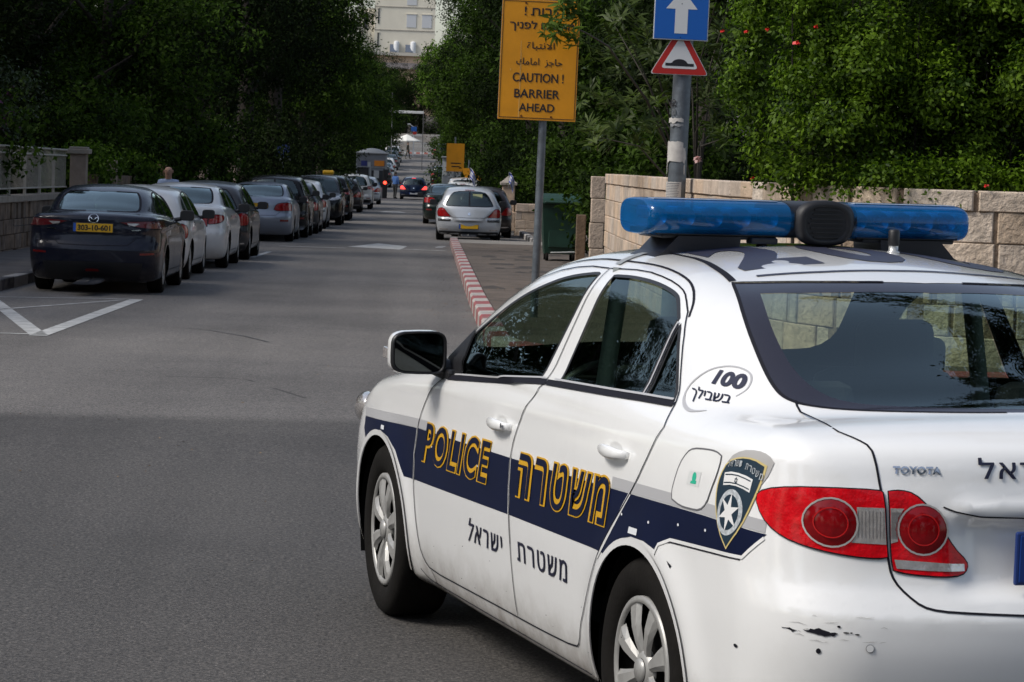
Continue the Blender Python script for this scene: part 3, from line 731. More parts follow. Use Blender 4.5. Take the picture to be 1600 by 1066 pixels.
b = MB(); block_path(b, WALLP[5:], ZTW, -1.0, [.18, .27], .45, .66, .26, 9); o = b.build('stone_wall', LIME2)
tag(o, 'rough-faced sunlit limestone wall under the red flowered hedge, behind the police car', 'wall')
t = thing('gate_post', 'narrow stone gate post at the far end of the right limestone wall', 'post', (2.93, 46.6, zr(46.6)+.1))
b = MB()
for k, h in enumerate((.48, .44, .42, .38)): b.box((random.Random(k).uniform(-.01, .01), 0, sum((.48, .44, .42, .38)[:k]) + h/2), (.24, .24, h-.01), bev=.012, tint=(1.0-.06*(k % 2),)*3)
b.build('shaft', LIME, t)
b = MB(); b.box((-.26, .25, .52), (.16, .2, 1.04), bev=.01, tint=(.30, .25, .20)); b.build('side_slab', LIME, t)
# stone pillar and low wall beyond the parked cars on the right
t = thing('stone_pillar', 'square stone pillar with pyramid cap on low wall right of the parked cars', 'pillar', (2.50, 84, zr(84)+.13))
b = MB(); b.box((0, 0, .30), (.46, .46, .60), bev=.02, tint=(.9, .85, .8)); b.box((0, 0, 1.0), (.38, .38, .85), bev=.02, tint=(.95, .88, .82)); b.build('shaft', LIME, t)
b = MB(); b.box((0, 0, 1.46), (.52, .52, .09), bev=.015); b.add([(-.23, -.23, 1.50), (.23, -.23, 1.50), (.23, .23, 1.50), (-.23, .23, 1.50), (0, 0, 1.72)], [(0, 1, 4), (1, 2, 4), (2, 3, 4), (3, 0, 4)]); b.build('cap', CAPST, t)
b = MB(); block_wall(b, (2.72, 83.9), (5.5, 84.1), -.56, -.56, -1.4, -1.4, [.25, .26], .3, .55, .3, 21); tag(b.build('stone_wall', LIME), 'low stone wall running right from the capped stone pillar', 'wall')
b = MB(); block_wall(b, (3.3, 140), (3.3, 90), -1.6, -.75, -2.4, -1.5, [.25, .26], .3, .6, .3, 22); tag(b.build('stone_wall', BROWNST), 'dark low stone wall in tree shade beyond the capped stone pillar', 'wall')
# left rubble wall with railing
b = MB(); block_wall(b, (-7.62, 34), (-7.62, 57.4), .42, -.02, -.4, -.95, [.001, .31, .27], .26, .62, .3, 31, .03); o = b.build('rubble_wall', BROWNST)
tag(o, 'rough brown rubble stone wall under the white railing left of the navy sedan', 'wall')
t = thing('railing', 'cream metal railing with thin pickets on top of the left rubble wall', 'railing', (-7.62, 34, 0))
RAILM = mat('cream_railing_paint', (.46, .42, .36), .55, var=.12, vscale=6)
b = MB(); n = 24; vs = []
for k in range(n+1):
    y = 23.5*k/n; z = .42 - .44*k/n; vs += [(x, y, z + q) for x, q in ((-.2, -.0), (-.2, .11), (.2, .11), (.2, -.0))]
b.add(vs, [(i*4+k, i*4+(k+1) % 4, i*4+4+(k+1) % 4, i*4+4+k) for i in range(n) for k in range(4)] + [(0, 1, 2, 3), (n*4+3, n*4+2, n*4+1, n*4)], (1, .97, .93)); b.build('coping', CAPST, t)
zt = lambda y: .42 - .44*(y-34)/23.5 + .11
for k in range(12):
    y0 = 34.0 + 1.95*k; b = MB()
    y = y0
    while y < y0 + 1.93:
        b.box((0, y-34, zt(y) + .44), (.011, .011, .62)); b.box((0, y-34, zt(y) + .83), (.011, .011, .09)); y += .14
    b.build('picket_panel', RAILM, t)
    b = MB(); b.box((0, y0-34, zt(y0) + .44), (.05, .05, .88)); b.build('post', RAILM, t)
for h, w in ((.12, .035), (.77, .04), (.89, .05)):
    b = MB(); b.tube([(0, 0, zt(34)+h), (0, 23.4, zt(57.4)+h)], w*.6, 4); b.build('rail', RAILM, t)
def pillar(x, y, h, w, label, m=CAPST, cap=True):
    t = thing('stone_pillar', label, 'pillar', (x, y, zr(y)+.10)); b = MB(); b.box((0, 0, h/2), (w, w, h), bev=.015, tint=(.95, .84, .78)); b.build('shaft', m, t)
    if cap: b = MB(); b.box((0, 0, h+.05), (w+.14, w+.14, .10), bev=.015, tint=(1.1, 1.08, 1.05)); b.box((0, 0, h+.12), (w+.04, w+.04, .05), bev=.01); b.build('cap', m, t)
    return t
pillar(-7.42, 57.9, 1.85, .34, 'tall stone gate pillar with pale cap at the end of the left railing')
pillar(-7.1, 61.2, 1.75, .22, 'slim pale post just right of the capped left gate pillar', CAPST, False)
pillar(-7.0, 70.5, 1.7, .40, 'reddish brick pillar under ivy behind the bald man', mat('brick_pillar', (.20, .12, .09), .9, var=.4, vscale=9, tint=True), False)
pillar(-7.0, 84, 1.7, .40, 'pale stone post beside the round dark shrub on the left', CAPST)
pillar(-7.0, 97, 1.9, .35, 'small pale gate post in deep shade behind the parked cars', CAPST)
b = MB(); block_wall(b, (-7.4, 59.5), (-7.4, 140), .45, -1.5, -.9, -2.4, [.25, .28], .35, .7, .3, 41, .012); o = b.build('rubble_wall', BROWNST)
tag(o, 'long dark garden wall behind the row of cars parked on the left', 'wall')
# ---------------------------------------------------------------- foliage: trunks with limbs, crowns of separate leaves
def leaf_mesh(name, P, D, Nn, L, Wd, T, fold=.18):
    """one bent four-point leaf per row"""
    n = len(P); S_ = np.cross(D, Nn); S_ /= np.maximum(np.linalg.norm(S_, axis=1), 1e-6)[:, None]; Nn = np.cross(S_, D)
    L = np.asarray(L)[:, None]; Wd = np.asarray(Wd)[:, None]
    V = np.empty((n, 4, 3)); V[:, 0] = P - D*L*.5; V[:, 2] = P + D*L*.5 - Nn*L*.12; V[:, 1] = P + S_*Wd*.5 + Nn*Wd*fold; V[:, 3] = P - S_*Wd*.5 + Nn*Wd*fold
    me = bpy.data.meshes.new(name); me.vertices.add(4*n); me.vertices.foreach_set('co', V.reshape(-1)); me.loops.add(4*n); me.polygons.add(n)
    me.loops.foreach_set('vertex_index', np.arange(4*n)); me.polygons.foreach_set('loop_start', np.arange(0, 4*n, 4))
    a = me.attributes.new('tint', 'FLOAT', 'POINT'); a.data.foreach_set('value', np.repeat(np.clip(T, 0, 1), 4)); me.update(calc_edges=True); return me
def nrm(A): return A / np.maximum(np.linalg.norm(A, axis=-1), 1e-9)[..., None]
def crown(name, lobes, n, L, ratio, seed, per=36, shell=.5, spread=.34, droop=.0, outw=.7, flat=.75, bottom=-.9, jit=.75, cvar=.2):
    """leaves in clumps through the outer part of several lobes"""
    r = np.random.default_rng(seed); nc = max(1, n // per); lb = np.array(lobes, float); w = lb[:, 6] / lb[:, 6].sum(); k = r.choice(len(lb), nc, p=w)
    u = nrm(r.normal(size=(nc, 3))); u[:, 2] = np.where(u[:, 2] < bottom, -u[:, 2], u[:, 2]); rad = shell + (1-shell)*r.random(nc)**.6
    cen = lb[k, :3] + u*rad[:, None]*lb[k, 3:6]; cr = spread*(.6 + .8*r.random(nc)); ct = r.normal(.42, cvar, nc)
    P = np.repeat(cen, per, 0) + r.normal(size=(nc*per, 3))*np.repeat(cr, per)[:, None]*np.array([1, 1, flat])*.6
    O = np.repeat(u, per, 0); Nn = nrm(O*outw + np.array([0, 0, .55]) + r.normal(size=P.shape)*jit)
    D = nrm(np.cross(Nn, r.normal(size=P.shape))) ; D[:, 2] -= droop; D = nrm(D)
    m = len(P); return leaf_mesh(name, P, D, Nn, L*(.65 + .7*r.random(m)), L*ratio*(.65 + .7*r.random(m)), np.repeat(ct, per) + r.normal(0, .16, m))
BARK = mat('dark_bark', (.035, .028, .023), .95, var=.4, vscale=7, bump=.8, bscale=18)
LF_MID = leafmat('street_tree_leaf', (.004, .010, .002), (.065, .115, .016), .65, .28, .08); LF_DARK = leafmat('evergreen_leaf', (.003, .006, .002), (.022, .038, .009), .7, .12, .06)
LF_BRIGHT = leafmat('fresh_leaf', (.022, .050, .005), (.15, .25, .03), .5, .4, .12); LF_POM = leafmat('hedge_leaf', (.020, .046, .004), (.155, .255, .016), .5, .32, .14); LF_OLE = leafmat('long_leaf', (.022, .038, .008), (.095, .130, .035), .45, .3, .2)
def limbs(seed, H, r0, spread, n=7, h0=.3):
    g = random.Random(seed); b = MB(); b.tube([(0, 0, -.3), (g.uniform(-.08, .08), g.uniform(-.08, .08), H*.3), (g.uniform(-.2, .2), g.uniform(-.2, .2), H*.62), (g.uniform(-.3, .3), g.uniform(-.3, .3), H*.9)], [r0*1.25, r0, r0*.6, r0*.15], 10)
    for k in range(n):
        a = 2*PI*(k*.382) + g.uniform(-.3, .3); z = H*(h0 + (.75-h0)*k/n); q = spread*g.uniform(.6, 1)
        b.tube([(0, 0, z), (q*.4*math.cos(a), q*.4*math.sin(a), z + H*.09), (q*math.cos(a), q*math.sin(a), z + H*.2)], [r0*.42, r0*.27, r0*.07], 6)
    return b.mesh('trunk')
def lob(seed, n, R, zc, zr_, rr):
    g = random.Random(seed); out = []
    for k in range(n):
        a = 2*PI*k*.382 + g.uniform(-.4, .4); d = R*g.uniform(.25, .75); z = zc + zr_*g.uniform(-1, 1); q = rr*g.uniform(.7, 1.2)
        out.append((d*math.cos(a), d*math.sin(a), z, q, q, q*g.uniform(.7, .95), q*q))
    return out
KINDS = {
    'broad': (crown('crown', lob(1, 17, 3.0, 4.6, 3.6, 1.5), 32000, .15, .55, 11, cvar=.32), limbs(1, 8.0, .20, 2.4), LF_MID),  # wide clump tone: sunlit and dim leaf clumps put into the colour
    'broad2': (crown('crown', lob(2, 19, 3.0, 4.6, 3.7, 1.4), 32000, .14, .5, 12, cvar=.32, spread=.42), limbs(2, 8.0, .22, 2.5), LF_MID),
    'dark': (crown('crown', lob(3, 20, 2.8, 5.6, 4.6, 1.6), 40000, .13, .42, 13, shell=.4), limbs(3, 10.5, .26, 2.2), LF_DARK),
    'darkhi': (crown('crown', lob(7, 18, 2.8, 7.2, 3.2, 1.55), 38000, .13, .42, 18, shell=.4), limbs(7, 10.5, .26, 2.2), LF_DARK),
    'broadhi': (crown('crown', lob(8, 16, 2.9, 6.4, 2.5, 1.45), 30000, .15, .55, 19), limbs(8, 8.5, .2, 2.4), LF_MID),
    'cypress': (crown('crown', [(0, 0, z, r, r, 1.1, r) for z, r in ((1.2, 1.0), (2.6, 1.3), (4.2, 1.4), (5.8, 1.4), (7.4, 1.25), (9, 1.05), (10.5, .8), (11.8, .5), (12.8, .3))], 30000, .15, .3, 14, shell=.35, spread=.26, outw=.3), limbs(4, 12, .22, .8), LF_DARK),
    'bright': (crown('crown', lob(2, 15, 2.6, 6.0, 2.6, 1.3), 26000, .16, .55, 17), limbs(2, 8.0, .20, 2.2), LF_BRIGHT),
    'shrub': (crown('crown', lob(5, 9, 1.1, 1.25, .75, .72), 11000, .10, .5, 15, spread=.22), limbs(5, 2.2, .06, .9, 6, .1), LF_MID),
    'fresh': (crown('crown', lob(6, 8, 1.0, 1.3, .8, .62), 8000, .12, .5, 16, spread=.25, droop=.2), limbs(6, 2.2, .05, .9, 6, .1), LF_BRIGHT),
}
PROTO = {}
def tree(kind, x, y, sc, rz, name, label, cat, group=None, sz=None, dz=0.0):
    z = zr(y) + dz; s3 = (sc, sc, sz if sz else sc)
    if kind not in PROTO:
        cm, tm, lm = KINDS[kind]; t = thing(name, label, cat, (x, y, z), rz, group); put('trunk', tm, t, [BARK]); put('crown', cm, t, [lm]); t.scale = s3; PROTO[kind] = t; return t
    t = dup(PROTO[kind], (x, y, z), rz, label, s3); t.name = name; t['category'] = cat
    if group: t['group'] = group
    elif 'group' in t: del t['group']
    return t
GL, GR, GF, GB = 'trees lining the left pavement', 'trees lining the right pavement', 'trees beyond the far end of the street', 'trees in the gardens behind the street trees'
LL = 'dark leafy tree in the dense row behind the cars parked on the left'; LR = 'dark leafy tree in the dense row beyond the bin on the right'
LB = 'shadowy tree in the gardens filling the gaps behind the street trees'
g = random.Random(8)
for k, (kind, x, y, sc, sz) in enumerate([(k_, x_ + (.8 if y_ >= 88 else 0), y_, s_, z_) for k_, x_, y_, s_, z_ in [('cypress', -9.2, 56, 1.25, 1.1), ('broad', -9.6, 66, 1.1, 1.1), ('broad2', -9.0, 76, 1.15, 1.15), ('dark', -8.4, 88, 1.15, 1.3), ('dark', -7.6, 101, 1.15, 1.4), ('dark', -7.4, 116, 1.2, 1.4), ('broadhi', -6.9, 132, 1.1, 1.15), ('broadhi', -7.2, 150, 1.05, 1.0), ('broadhi', -7.6, 168, 1.05, .95), ('broad', -7.5, 195, 1.1, .95), ('broad2', -7.4, 215, 1.1, 1.0), ('broad', -7.3, 236, 1.2, 1.1), ('broad2', -7.2, 258, 1.2, 1.0), ('dark', -7.6, 280, 1.2, .95), ('broad2', -8.0, 300, 1.2, 1.0)]]):
    tree(kind, x, y, sc, g.random()*6.3, 'cypress_tree' if kind == 'cypress' else 'street_tree', LL if kind != 'cypress' else 'tall black-green cypress tree standing behind the railing on the far left', 'tree', GL if kind != 'cypress' else None, sz)
for k, (kind, x, y, sc, sz) in enumerate([(k_, x_ - (1.0 if y_ >= 90 else 0), y_, s_, z_) for k_, x_, y_, s_, z_ in [('dark', 6.4, 44, .9, .95), ('dark', 5.6, 54, .9, 1.0), ('broad2', 5.2, 64, .95, 1.0), ('dark', 5.2, 76, 1.0, 1.15), ('dark', 5.6, 91, 1.05, 1.2), ('darkhi', 5.0, 107, 1.1, 1.15), ('broadhi', 5.0, 123, 1.1, 1.1), ('darkhi', 5.2, 141, 1.1, 1.15), ('broadhi', 4.8, 163, 1.1, 1.05), ('broad2', 4.9, 188, 1.2, 1.05), ('bright', 3.6, 214, 1.15, 1.55), ('dark', 4.6, 176, 1.2, 1.45), ('dark', 5.2, 240, 1.2, 1.0), ('broad', 5.0, 268, 1.3, 1.0), ('dark', 5.6, 296, 1.2, 1.0)]]):
    tree(kind, x, y, sc, g.random()*6.3, 'street_tree', LR if kind != 'bright' else 'tall bright green tree catching the sun beside the pale building', 'tree', GR if kind != 'bright' else None, sz)
for k, (kind, x, y, sc) in enumerate([('dark', -13, 60, 1.15), ('dark', -14.5, 72, 1.2), ('dark', -13.5, 86, 1.25), ('dark', -14, 103, 1.3), ('dark', -13.5, 122, 1.3), ('dark', -13.5, 145, 1.3), ('dark', -14, 175, 1.4), ('dark', -14, 210, 1.4), ('dark', -14, 250, 1.4), ('dark', 9.5, 44, 1.0), ('dark', 13, 42, 1.1), ('dark', 10.5, 58, 1.15), ('dark', 9.5, 76, 1.2), ('dark', 9.5, 98, 1.25), ('dark', 9.5, 125, 1.3), ('dark', 10, 160, 1.3), ('dark', 10.5, 205, 1.4), ('dark', 11, 255, 1.4), ('dark', -12, 51, .95)]):
    tree(kind, x, y, sc, g.random()*6.3, 'garden_tree', LB, 'tree', GB)
for k, (kind, x, y, sc) in enumerate([('dark', -16, 345, 1.5), ('dark', -21, 340, 1.5), ('broad', -10, 350, 1.3), ('dark', -12.5, 322, 1.6), ('broad2', -6.4, 342, 1.1), ('broad', -4.2, 352, 1.0), ('dark', -1.2, 350, .85), ('dark', 1.2, 346, .95), ('dark', 5, 348, 1.3), ('dark', 11, 345, 1.5), ('broad', -8.5, 330, 1.1), ('dark', 16, 350, 1.4), ('dark', -3, 340, .7), ('broad2', 3.4, 338, .9)]):
    tree(kind, x, y, sc, g.random()*6.3, 'distant_tree', 'green tree closing the far end of the street below the pale building', 'tree', GF)
SHG = 'shrubs along the garden walls'
for k, (kind, x, y, sc, lab) in enumerate([('fresh', -7.8, 60.2, .85, 'sunlit bright green creeper spilling over the left gate pillar'), ('shrub', -8.6, 63, 1.3, 'dense dark shrub behind the slim pale post on the left'), ('fresh', -7.7, 69.5, .8, 'bright ivy clump hanging over the reddish brick pillar'), ('shrub', -7.4, 79, 1.25, 'round dark shrub beside the pale stone post on the left'), ('shrub', -8.4, 72, 1.4, 'low dark shrub filling the space behind the bald man'), ('shrub', -7.8, 92, 1.3, 'dark shrub in shade behind the parked black car'), ('fresh', -6.9, 108, .8, 'small yellow-green shrub glowing behind the taxi roof'), ('shrub', -7.2, 122, 1.4, 'dark shrub beside the grey guard booth'), ('shrub', 4.4, 50.6, 1.2, 'dark shrub behind the green bin and gate post'), ('shrub', 3.9, 60, 1.3, 'dark shrub on the right beyond the green bin'), ('shrub', 4.0, 88, 1.25, 'dark shrub behind the capped stone pillar'), ('fresh', 3.6, 97, .8, 'bright green shrub behind the flagged car on the right'), ('shrub', -8.9, 49, 1.3, 'dark shrub behind the left end of the railing'), ('dark', 6.6, 39, .50, 'dense dark shrub behind the oleander and its pole'), ('dark', 6.4, 34, .45, 'dark shrub behind the limestone wall between pole and hedge'), ('shrub', 4.6, 105, 1.7, 'dark shrub under the trees beyond the capped pillar'), ('shrub', 4.4, 120, 1.8, 'dark shrub behind the second yellow sign'), ('shrub', 4.5, 138, 1.9, 'dark shrub right of the grey control booth'), ('shrub', 4.6, 155, 1.9, 'farthest dark shrub right of the road before the barrier')]):
    tree(kind, x, y, sc, g.random()*6.3, 'garden_shrub', lab, 'shrub')
# bougainvillea hint at the far left edge
t = thing('flowering_shrub', 'shrub with dull purple blossom at the far left edge above the railing', 'shrub', (-8.9, 53, zr(53)+.3))
put('trunk', limbs(21, 3.4, .07, 1.0, 6, .2), t, [BARK]); put('crown', crown('crown', lob(22, 8, 1.0, 2.6, 1.0, .7), 8000, .10, .55, 23, spread=.25), t, [leafmat('blossom_mix_leaf', (.012, .024, .006), (.06, .09, .03))]); put('blossom', crown('blossom', [(0, -.3, 2.4, 1.0, .9, .8, 1)], 700, .06, .8, 24, spread=.2), t, [mat('purple_blossom', (.12, .02, .09), .6)])
# hedge with red flowers on the right wall
hl = []
g2 = random.Random(12)
for k in range(60): hl.append((3.30 + 3.4*(k+.5)/60 + g2.uniform(-.15, .15), 23.95 + g2.uniform(-.25, .35), 1.62 + 2.2*g2.random(), g2.uniform(.24, .42), g2.uniform(.3, .5), g2.uniform(.22, .40), 1))
for k in range(26): hl.append((3.15 + 3.4*k/25, 23.30 + max(0, 3.95 - (3.15 + 3.4*k/25))*1.3 + g2.uniform(-.05, .05), 1.44 + g2.uniform(-.05, .14), .17, .13, .13, .22))
for x, z in ((2.98, 2.15), (2.92, 2.6), (3.02, 1.85), (2.95, 3.0), (2.86, 2.32), (3.2, 3.2), (3.1, 1.62), (3.0, 2.8)): hl.append((x, 25.0, z, .20, .26, .22, .5))
t = thing('flowering_hedge', 'tall glossy green hedge with red flowers growing over the limestone block wall', 'hedge')
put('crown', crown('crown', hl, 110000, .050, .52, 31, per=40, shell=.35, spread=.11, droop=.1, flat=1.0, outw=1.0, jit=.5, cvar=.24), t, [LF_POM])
b = MB()
for k in range(26):
    x = 3.3 + 3.4*k/25; a = g2.uniform(-.3, .3); b.tube([(x, 24.3, .8), (x + a*.4, 24.2, 1.9), (x + a, 23.9 + g2.uniform(-.1, .3), 2.8 + g2.random())], [.018, .011, .003], 5)
b.build('stems', BARK, t)
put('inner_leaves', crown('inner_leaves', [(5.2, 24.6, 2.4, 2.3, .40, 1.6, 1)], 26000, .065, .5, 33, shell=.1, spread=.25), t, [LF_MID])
FLW = mat('red_flower', (.62, .018, .012), .5)
for k, (u_, v_, y) in enumerate([(2.83, 2.73, 24.55), (2.99, 2.75, 24.3), (3.32, 2.76, 23.55), (3.17, 2.61, 23.7), (2.64, 2.74, 24.8), (3.02, 1.40, 25.2), (4.75, 1.44, 22.95)]):
    b = MB(); gg = random.Random(k); s = .024 if k != 3 else .040
    for i in range(7):
        a, e = gg.random()*6.28, gg.uniform(-.6, 1.2); d = Vector((math.cos(a)*math.cos(e), math.sin(a)*math.cos(e), math.sin(e))); q = d.orthogonal().normalized()*s*.55; c = Vector((u_, y, v_))
        b.add([c, c + d*s*.6 + q, c + d*s, c + d*s*.6 - q], [(0, 1, 2, 3)])
    b.build('flower', FLW, t)
# oleander with long leaves leaning over the wall beside the sign pole, one spray in front of the yellow sign
def whorls(cent, n, L, seed, up=.5):
    r = np.random.default_rng(seed); P, D, Nn, T = [], [], [], []
    for c in cent:
        ax = nrm(np.array([r.normal(0, .5), r.normal(-.3, .5), up + r.random()])); tt = r.normal(.5, .22)
        for k in range(n):
            a = r.random()*6.28; o = nrm(np.cross(ax, r.normal(size=3))); d = nrm(o*(.7 + .5*r.random()) + ax*(.2 + .6*r.random())); P.append(np.array(c) + d*L*.5 + ax*r.uniform(-.07, .07)); D.append(d); Nn.append(nrm(ax - d*(ax @ d) + r.normal(size=3)*.15)); T.append(tt + r.normal(0, .14))
    m = len(P); return leaf_mesh('crown', np.array(P), np.array(D), np.array(Nn), L*r.uniform(.7, 1.2, m), L*r.uniform(.17, .25, m), np.array(T), .12)
t = thing('oleander_shrub', 'long-leaved oleander shrub leaning over the wall left of the blue arrow sign pole', 'shrub')
g3 = random.Random(14); cs = []
for k in range(190): cs.append((2.0 + 1.9*g3.random()**.8, 34.2 + g3.uniform(-.9, 2.2), 1.55 + 2.6*g3.random()))
put('crown', whorls(cs, 13, .20, 41), t, [LF_OLE])
sp = [(1.33, 29.55, 2.93), (1.45, 29.6, 3.06), (1.40, 29.5, 2.80), (1.53, 29.6, 2.96), (1.27, 29.62, 2.78), (1.38, 29.6, 3.16), (1.47, 29.55, 2.70), (1.56, 29.65, 3.1)]
sp = [(x + dx, y - .03*i, z + dz) for x, y, z in sp for i, (dx, dz) in enumerate(((0, 0), (.07, .05), (-.05, .06)))]
put('sign_spray', whorls(sp, 9, .165, 42, .2), t, [leafmat('sunlit_spray_leaf', (.03, .06, .008), (.13, .20, .035), .45, .35, .15)])
b = MB(); b.tube([(1.30, 29.6, 2.80), (1.48, 29.62, 2.93), (1.72, 29.9, 2.84), (2.0, 30.9, 2.75), (2.7, 34, 2.2), (3.4, 35, 1.0)], [.004, .006, .009, .012, .018, .025], 6)
for k in range(16):
    c = cs[k*11]; b.tube([(3.5, 35.2, .8), ((3.3+c[0])/2, 34.9, (1.1+c[2])/2+.2), c], [.02, .012, .004], 5)
b.build('stems', mat('grey_twig', (.065, .056, .045), .9), t)
o = put('rose_bloom', crown('rose_bloom', [(0, 0, 0, .035, .035, .03, 1)], 36, .05, .9, 44, spread=.02), None, [mat('pale_pink_petal', (.62, .40, .38), .6)]); o.location = (2.93, 29.6, 1.50)
tag(o, 'single pale pink rose bloom above the wall, right of the sign pole', 'flower')

# out-of-frame tree rows added to darken reflections and shade the left road
for k, (kind, x, y, sc) in enumerate([('broad', -17, 6, .85), ('dark', -18, 13, .75), ('broad2', -17, 20, .85), ('dark', -12.8, 27, .95), ('dark', -12.0, 33, 1.0), ('dark', -11.4, 39, 1.0), ('dark', -10.8, 45, 1.0), ('broad', -16, -3, .8), ('dark', -23, 2, 1.1), ('dark', -24, 11, 1.1), ('dark', -23, 20, 1.15), ('dark', -22, 29, 1.15), ('dark', -20, 38, 1.15), ('dark', -23, -8, 1.1), ('dark', -17, 46, 1.15)]):
    tree(kind, x, y, sc, g.random()*6.3, 'garden_tree', LB, 'tree', GB)
for k, x in enumerate(range(-20, 28, 5)):
    tree(('dark', 'broad', 'broad2')[k % 3], x, -17 - 3*(k % 2), 1.25, g.random()*6.3, 'garden_tree', 'unseen leafy tree added behind the photographer to darken reflections in the car', 'tree', 'trees added behind the photographer', 1.4)
t = thing('overhanging_tree', 'tall tree right of the frame whose branches mirror in the rear window', 'tree', (9.5, 15.5, zr(15.5)))
ob = []
g5 = random.Random(5)
for (x0, y0, z0), (x1, y1, z1) in (((-.3, 0, 6.5), (-5.6, -.6, 9.2)), ((-.3, .3, 8), (-6.4, 2.2, 11.2)), ((0, -.4, 7), (-4.2, -3.0, 9.6))):
    for q in range(9):
        u = .30 + .7*q/8; ob.append((x0+(x1-x0)*u + g5.uniform(-.35, .35), y0+(y1-y0)*u + g5.uniform(-.35, .35), z0+(z1-z0)*u + g5.uniform(-.25, .1), .55, .5, .16, 1))
ob += [(0, 0, 9.5, 2.4, 2.4, 2.6, 9), (-5.6, 1.3, 9.5, .8, .6, .16, 3), (-5.0, 1.7, 9.6, .5, .4, .14, 2), (-4.7, -1.9, 9.4, .9, .75, .25, 6), (-3.9, -1.5, 9.45, .9, .7, .25, 5), (-3.2, -.9, 9.5, .8, .9, .25, 4)]
put('crown', crown('crown', ob, 21000, .14, .32, 51, spread=.22), t, [LF_DARK])
b = MB(); b.tube([(0, 0, -.3), (.1, 0, 5), (-.1, 0, 9), (0, 0, 11.5)], [.28, .22, .15, .03], 10)
for p, q in (((-.3, 0, 6.5), (-5.6, -.6, 9.2)), ((-.3, .3, 8), (-6.4, 2.2, 11.2)), ((0, -.4, 7), (-4.2, -3.0, 9.6))): b.tube([p, tuple((a+c)/2 for a, c in zip(p, q)), q], [.09, .06, .015], 6)
b.build('trunk', BARK, t)
# ---------------------------------------------------------------- the police car in the foreground
WHITE = paint('police_white_paint', (.84, .84, .83), .24, coat=1.0, dirt=.85)
NAVY = mat('navy_vinyl', (.004, .008, .032), .35, coat=0, var=.12, vscale=3, spec=.18)
GREYV = mat('silver_grey_vinyl', (.42, .42, .43), .35)
GOLD = mat('gold_vinyl', (.62, .34, .015), .4)
GLASS_SIDE = glass('tinted_side_glass', (.60, .74, .62)); GLASS_REAR = glass('rear_glass_clear', (.70, .80, .72), boost=2.4)
FRIT = mat('black_glass_border', (.020, .019, .030), .12, coat=.3)
REDLENS = mat('red_lamp_lens', (.60, .004, .010), .08, coat=.4, var=.25, vscale=18, spec=.12, bump=.35, bscale=34); DKRED = mat('dark_red_lamp_lens', (.22, .003, .006), .06, coat=.4, var=.3, vscale=24, spec=.2)
CLEARL = mat('clear_lamp_lens', (.62, .58, .56), .14, .6, coat=1, var=.2, vscale=40, bump=.25, bscale=20)
ALLOY = mat('silver_wheel_paint', (.36, .355, .34), .4, .3, var=.1, vscale=20)
TRIM = mat('grey_cabin_trim', (.035, .038, .04), .75); SEATM = mat('dark_seat_cloth', (.028, .030, .034), .9, bump=.2, bscale=90)
INK = mat('navy_ink', (.012, .013, .035), .35)
F_FG = [(.497, .959), (.535, 1.075), (.553, 1.099), (.404, 1.18), (.291, 1.237), (.134, 1.291), (-.038, 1.334), (-.251, 1.359), (-.279, 1.356), (-.268, 1.027)]
F_SAIL = [(.64, .955), (.71, 1.005), (.585, 1.12), (.553, 1.099), (.535, 1.075), (.497, .959)]
F_RG = [(-.399, 1.359), (-.543, 1.365), (-.741, 1.36), (-.916, 1.34), (-.975, 1.318), (-1.044, 1.277), (-1.057, 1.061), (-.438, 1.034)]
F_Q = [(-1.075, 1.262), (-1.094, 1.062), (-1.263, 1.068)]
F_FD = [(.64, .94), (.738, .882), (.80, .82), (.835, .76), (.872, .65), (.876, .55), (.862, .45), (.83, .331), (.79, .285), (.722, .262), (.305, .266), (-.102, .27), (-.225, .27), (-.217, .339), (-.190, .497), (-.172, .677), (-.176, .8), (-.22, .89), (-.283, .973), (-.338, 1.028), (-.318, 1.22), (-.313, 1.376), (-.098, 1.372), (.16, 1.335), (.40, 1.253), (.60, 1.130), (.745, 1.01)]
F_RD = [(-.225, .27), (-.217, .339), (-.190, .497), (-.172, .677), (-.176, .8), (-.22, .89), (-.283, .973), (-.338, 1.028), (-.318, 1.22), (-.313, 1.376), (-.574, 1.386), (-.775, 1.374), (-.914, 1.355), (-.985, 1.335), (-1.09, 1.285), (-1.262, 1.085), (-1.298, 1.05), (-1.335, 1.0), (-1.263, .876), (-1.194, .791), (-1.068, .675), (-.995, .602), (-.932, .513), (-.855, .40), (-.824, .36), (-.80, .302), (-.765, .28), (-.464, .272)]
F_NT = [(1.56, .706), (.828, .744), (-.183, .768), (-1.067, .794), (-1.232, .799), (-1.475, .806), (-1.701, .811), (-1.881, .812), (-1.990, .805)]
F_NB = [(-1.922, .737), (-1.80, .733), (-1.507, .719), (-1.46, .707), (-1.43, .676), (-1.342, .688), (-1.248, .686), (-1.167, .668), (-1.106, .634), (-1.06, .606), (-.177, .589), (.873, .559), (.975, .556), (1.085, .635), (1.19, .672), (1.298, .684), (1.41, .668), (1.50, .625), (1.565, .66)]
R_LO = [(.825, .895), (.812, .917), (.771, .931), (.698, .936), (.582, .935), (.572, .928), (.566, .773), (.59, .769), (.655, .773), (.723, .784), (.769, .798), (.800, .818), (.818, .850)]
R_LI = [(.560, .933), (.53, .936), (.499, .929), (.467, .9), (.435, .848), (.4, .795), (.362, .763), (.360, .745), (.379, .730), (.437, .728), (.516, .733), (.552, .741), (.556, .773)]
R_GAP = [(.604, 1.110), (.622, 1.078), (.628, 1.064), (.604, 1.052), (.585, 1.038), (.583, 1.0), (.578, .939), (.570, .838), (.562, .746), (.552, .714), (.527, .683), (.496, .657), (.455, .647), (.376, .643), (.2, .637), (0, .635)]
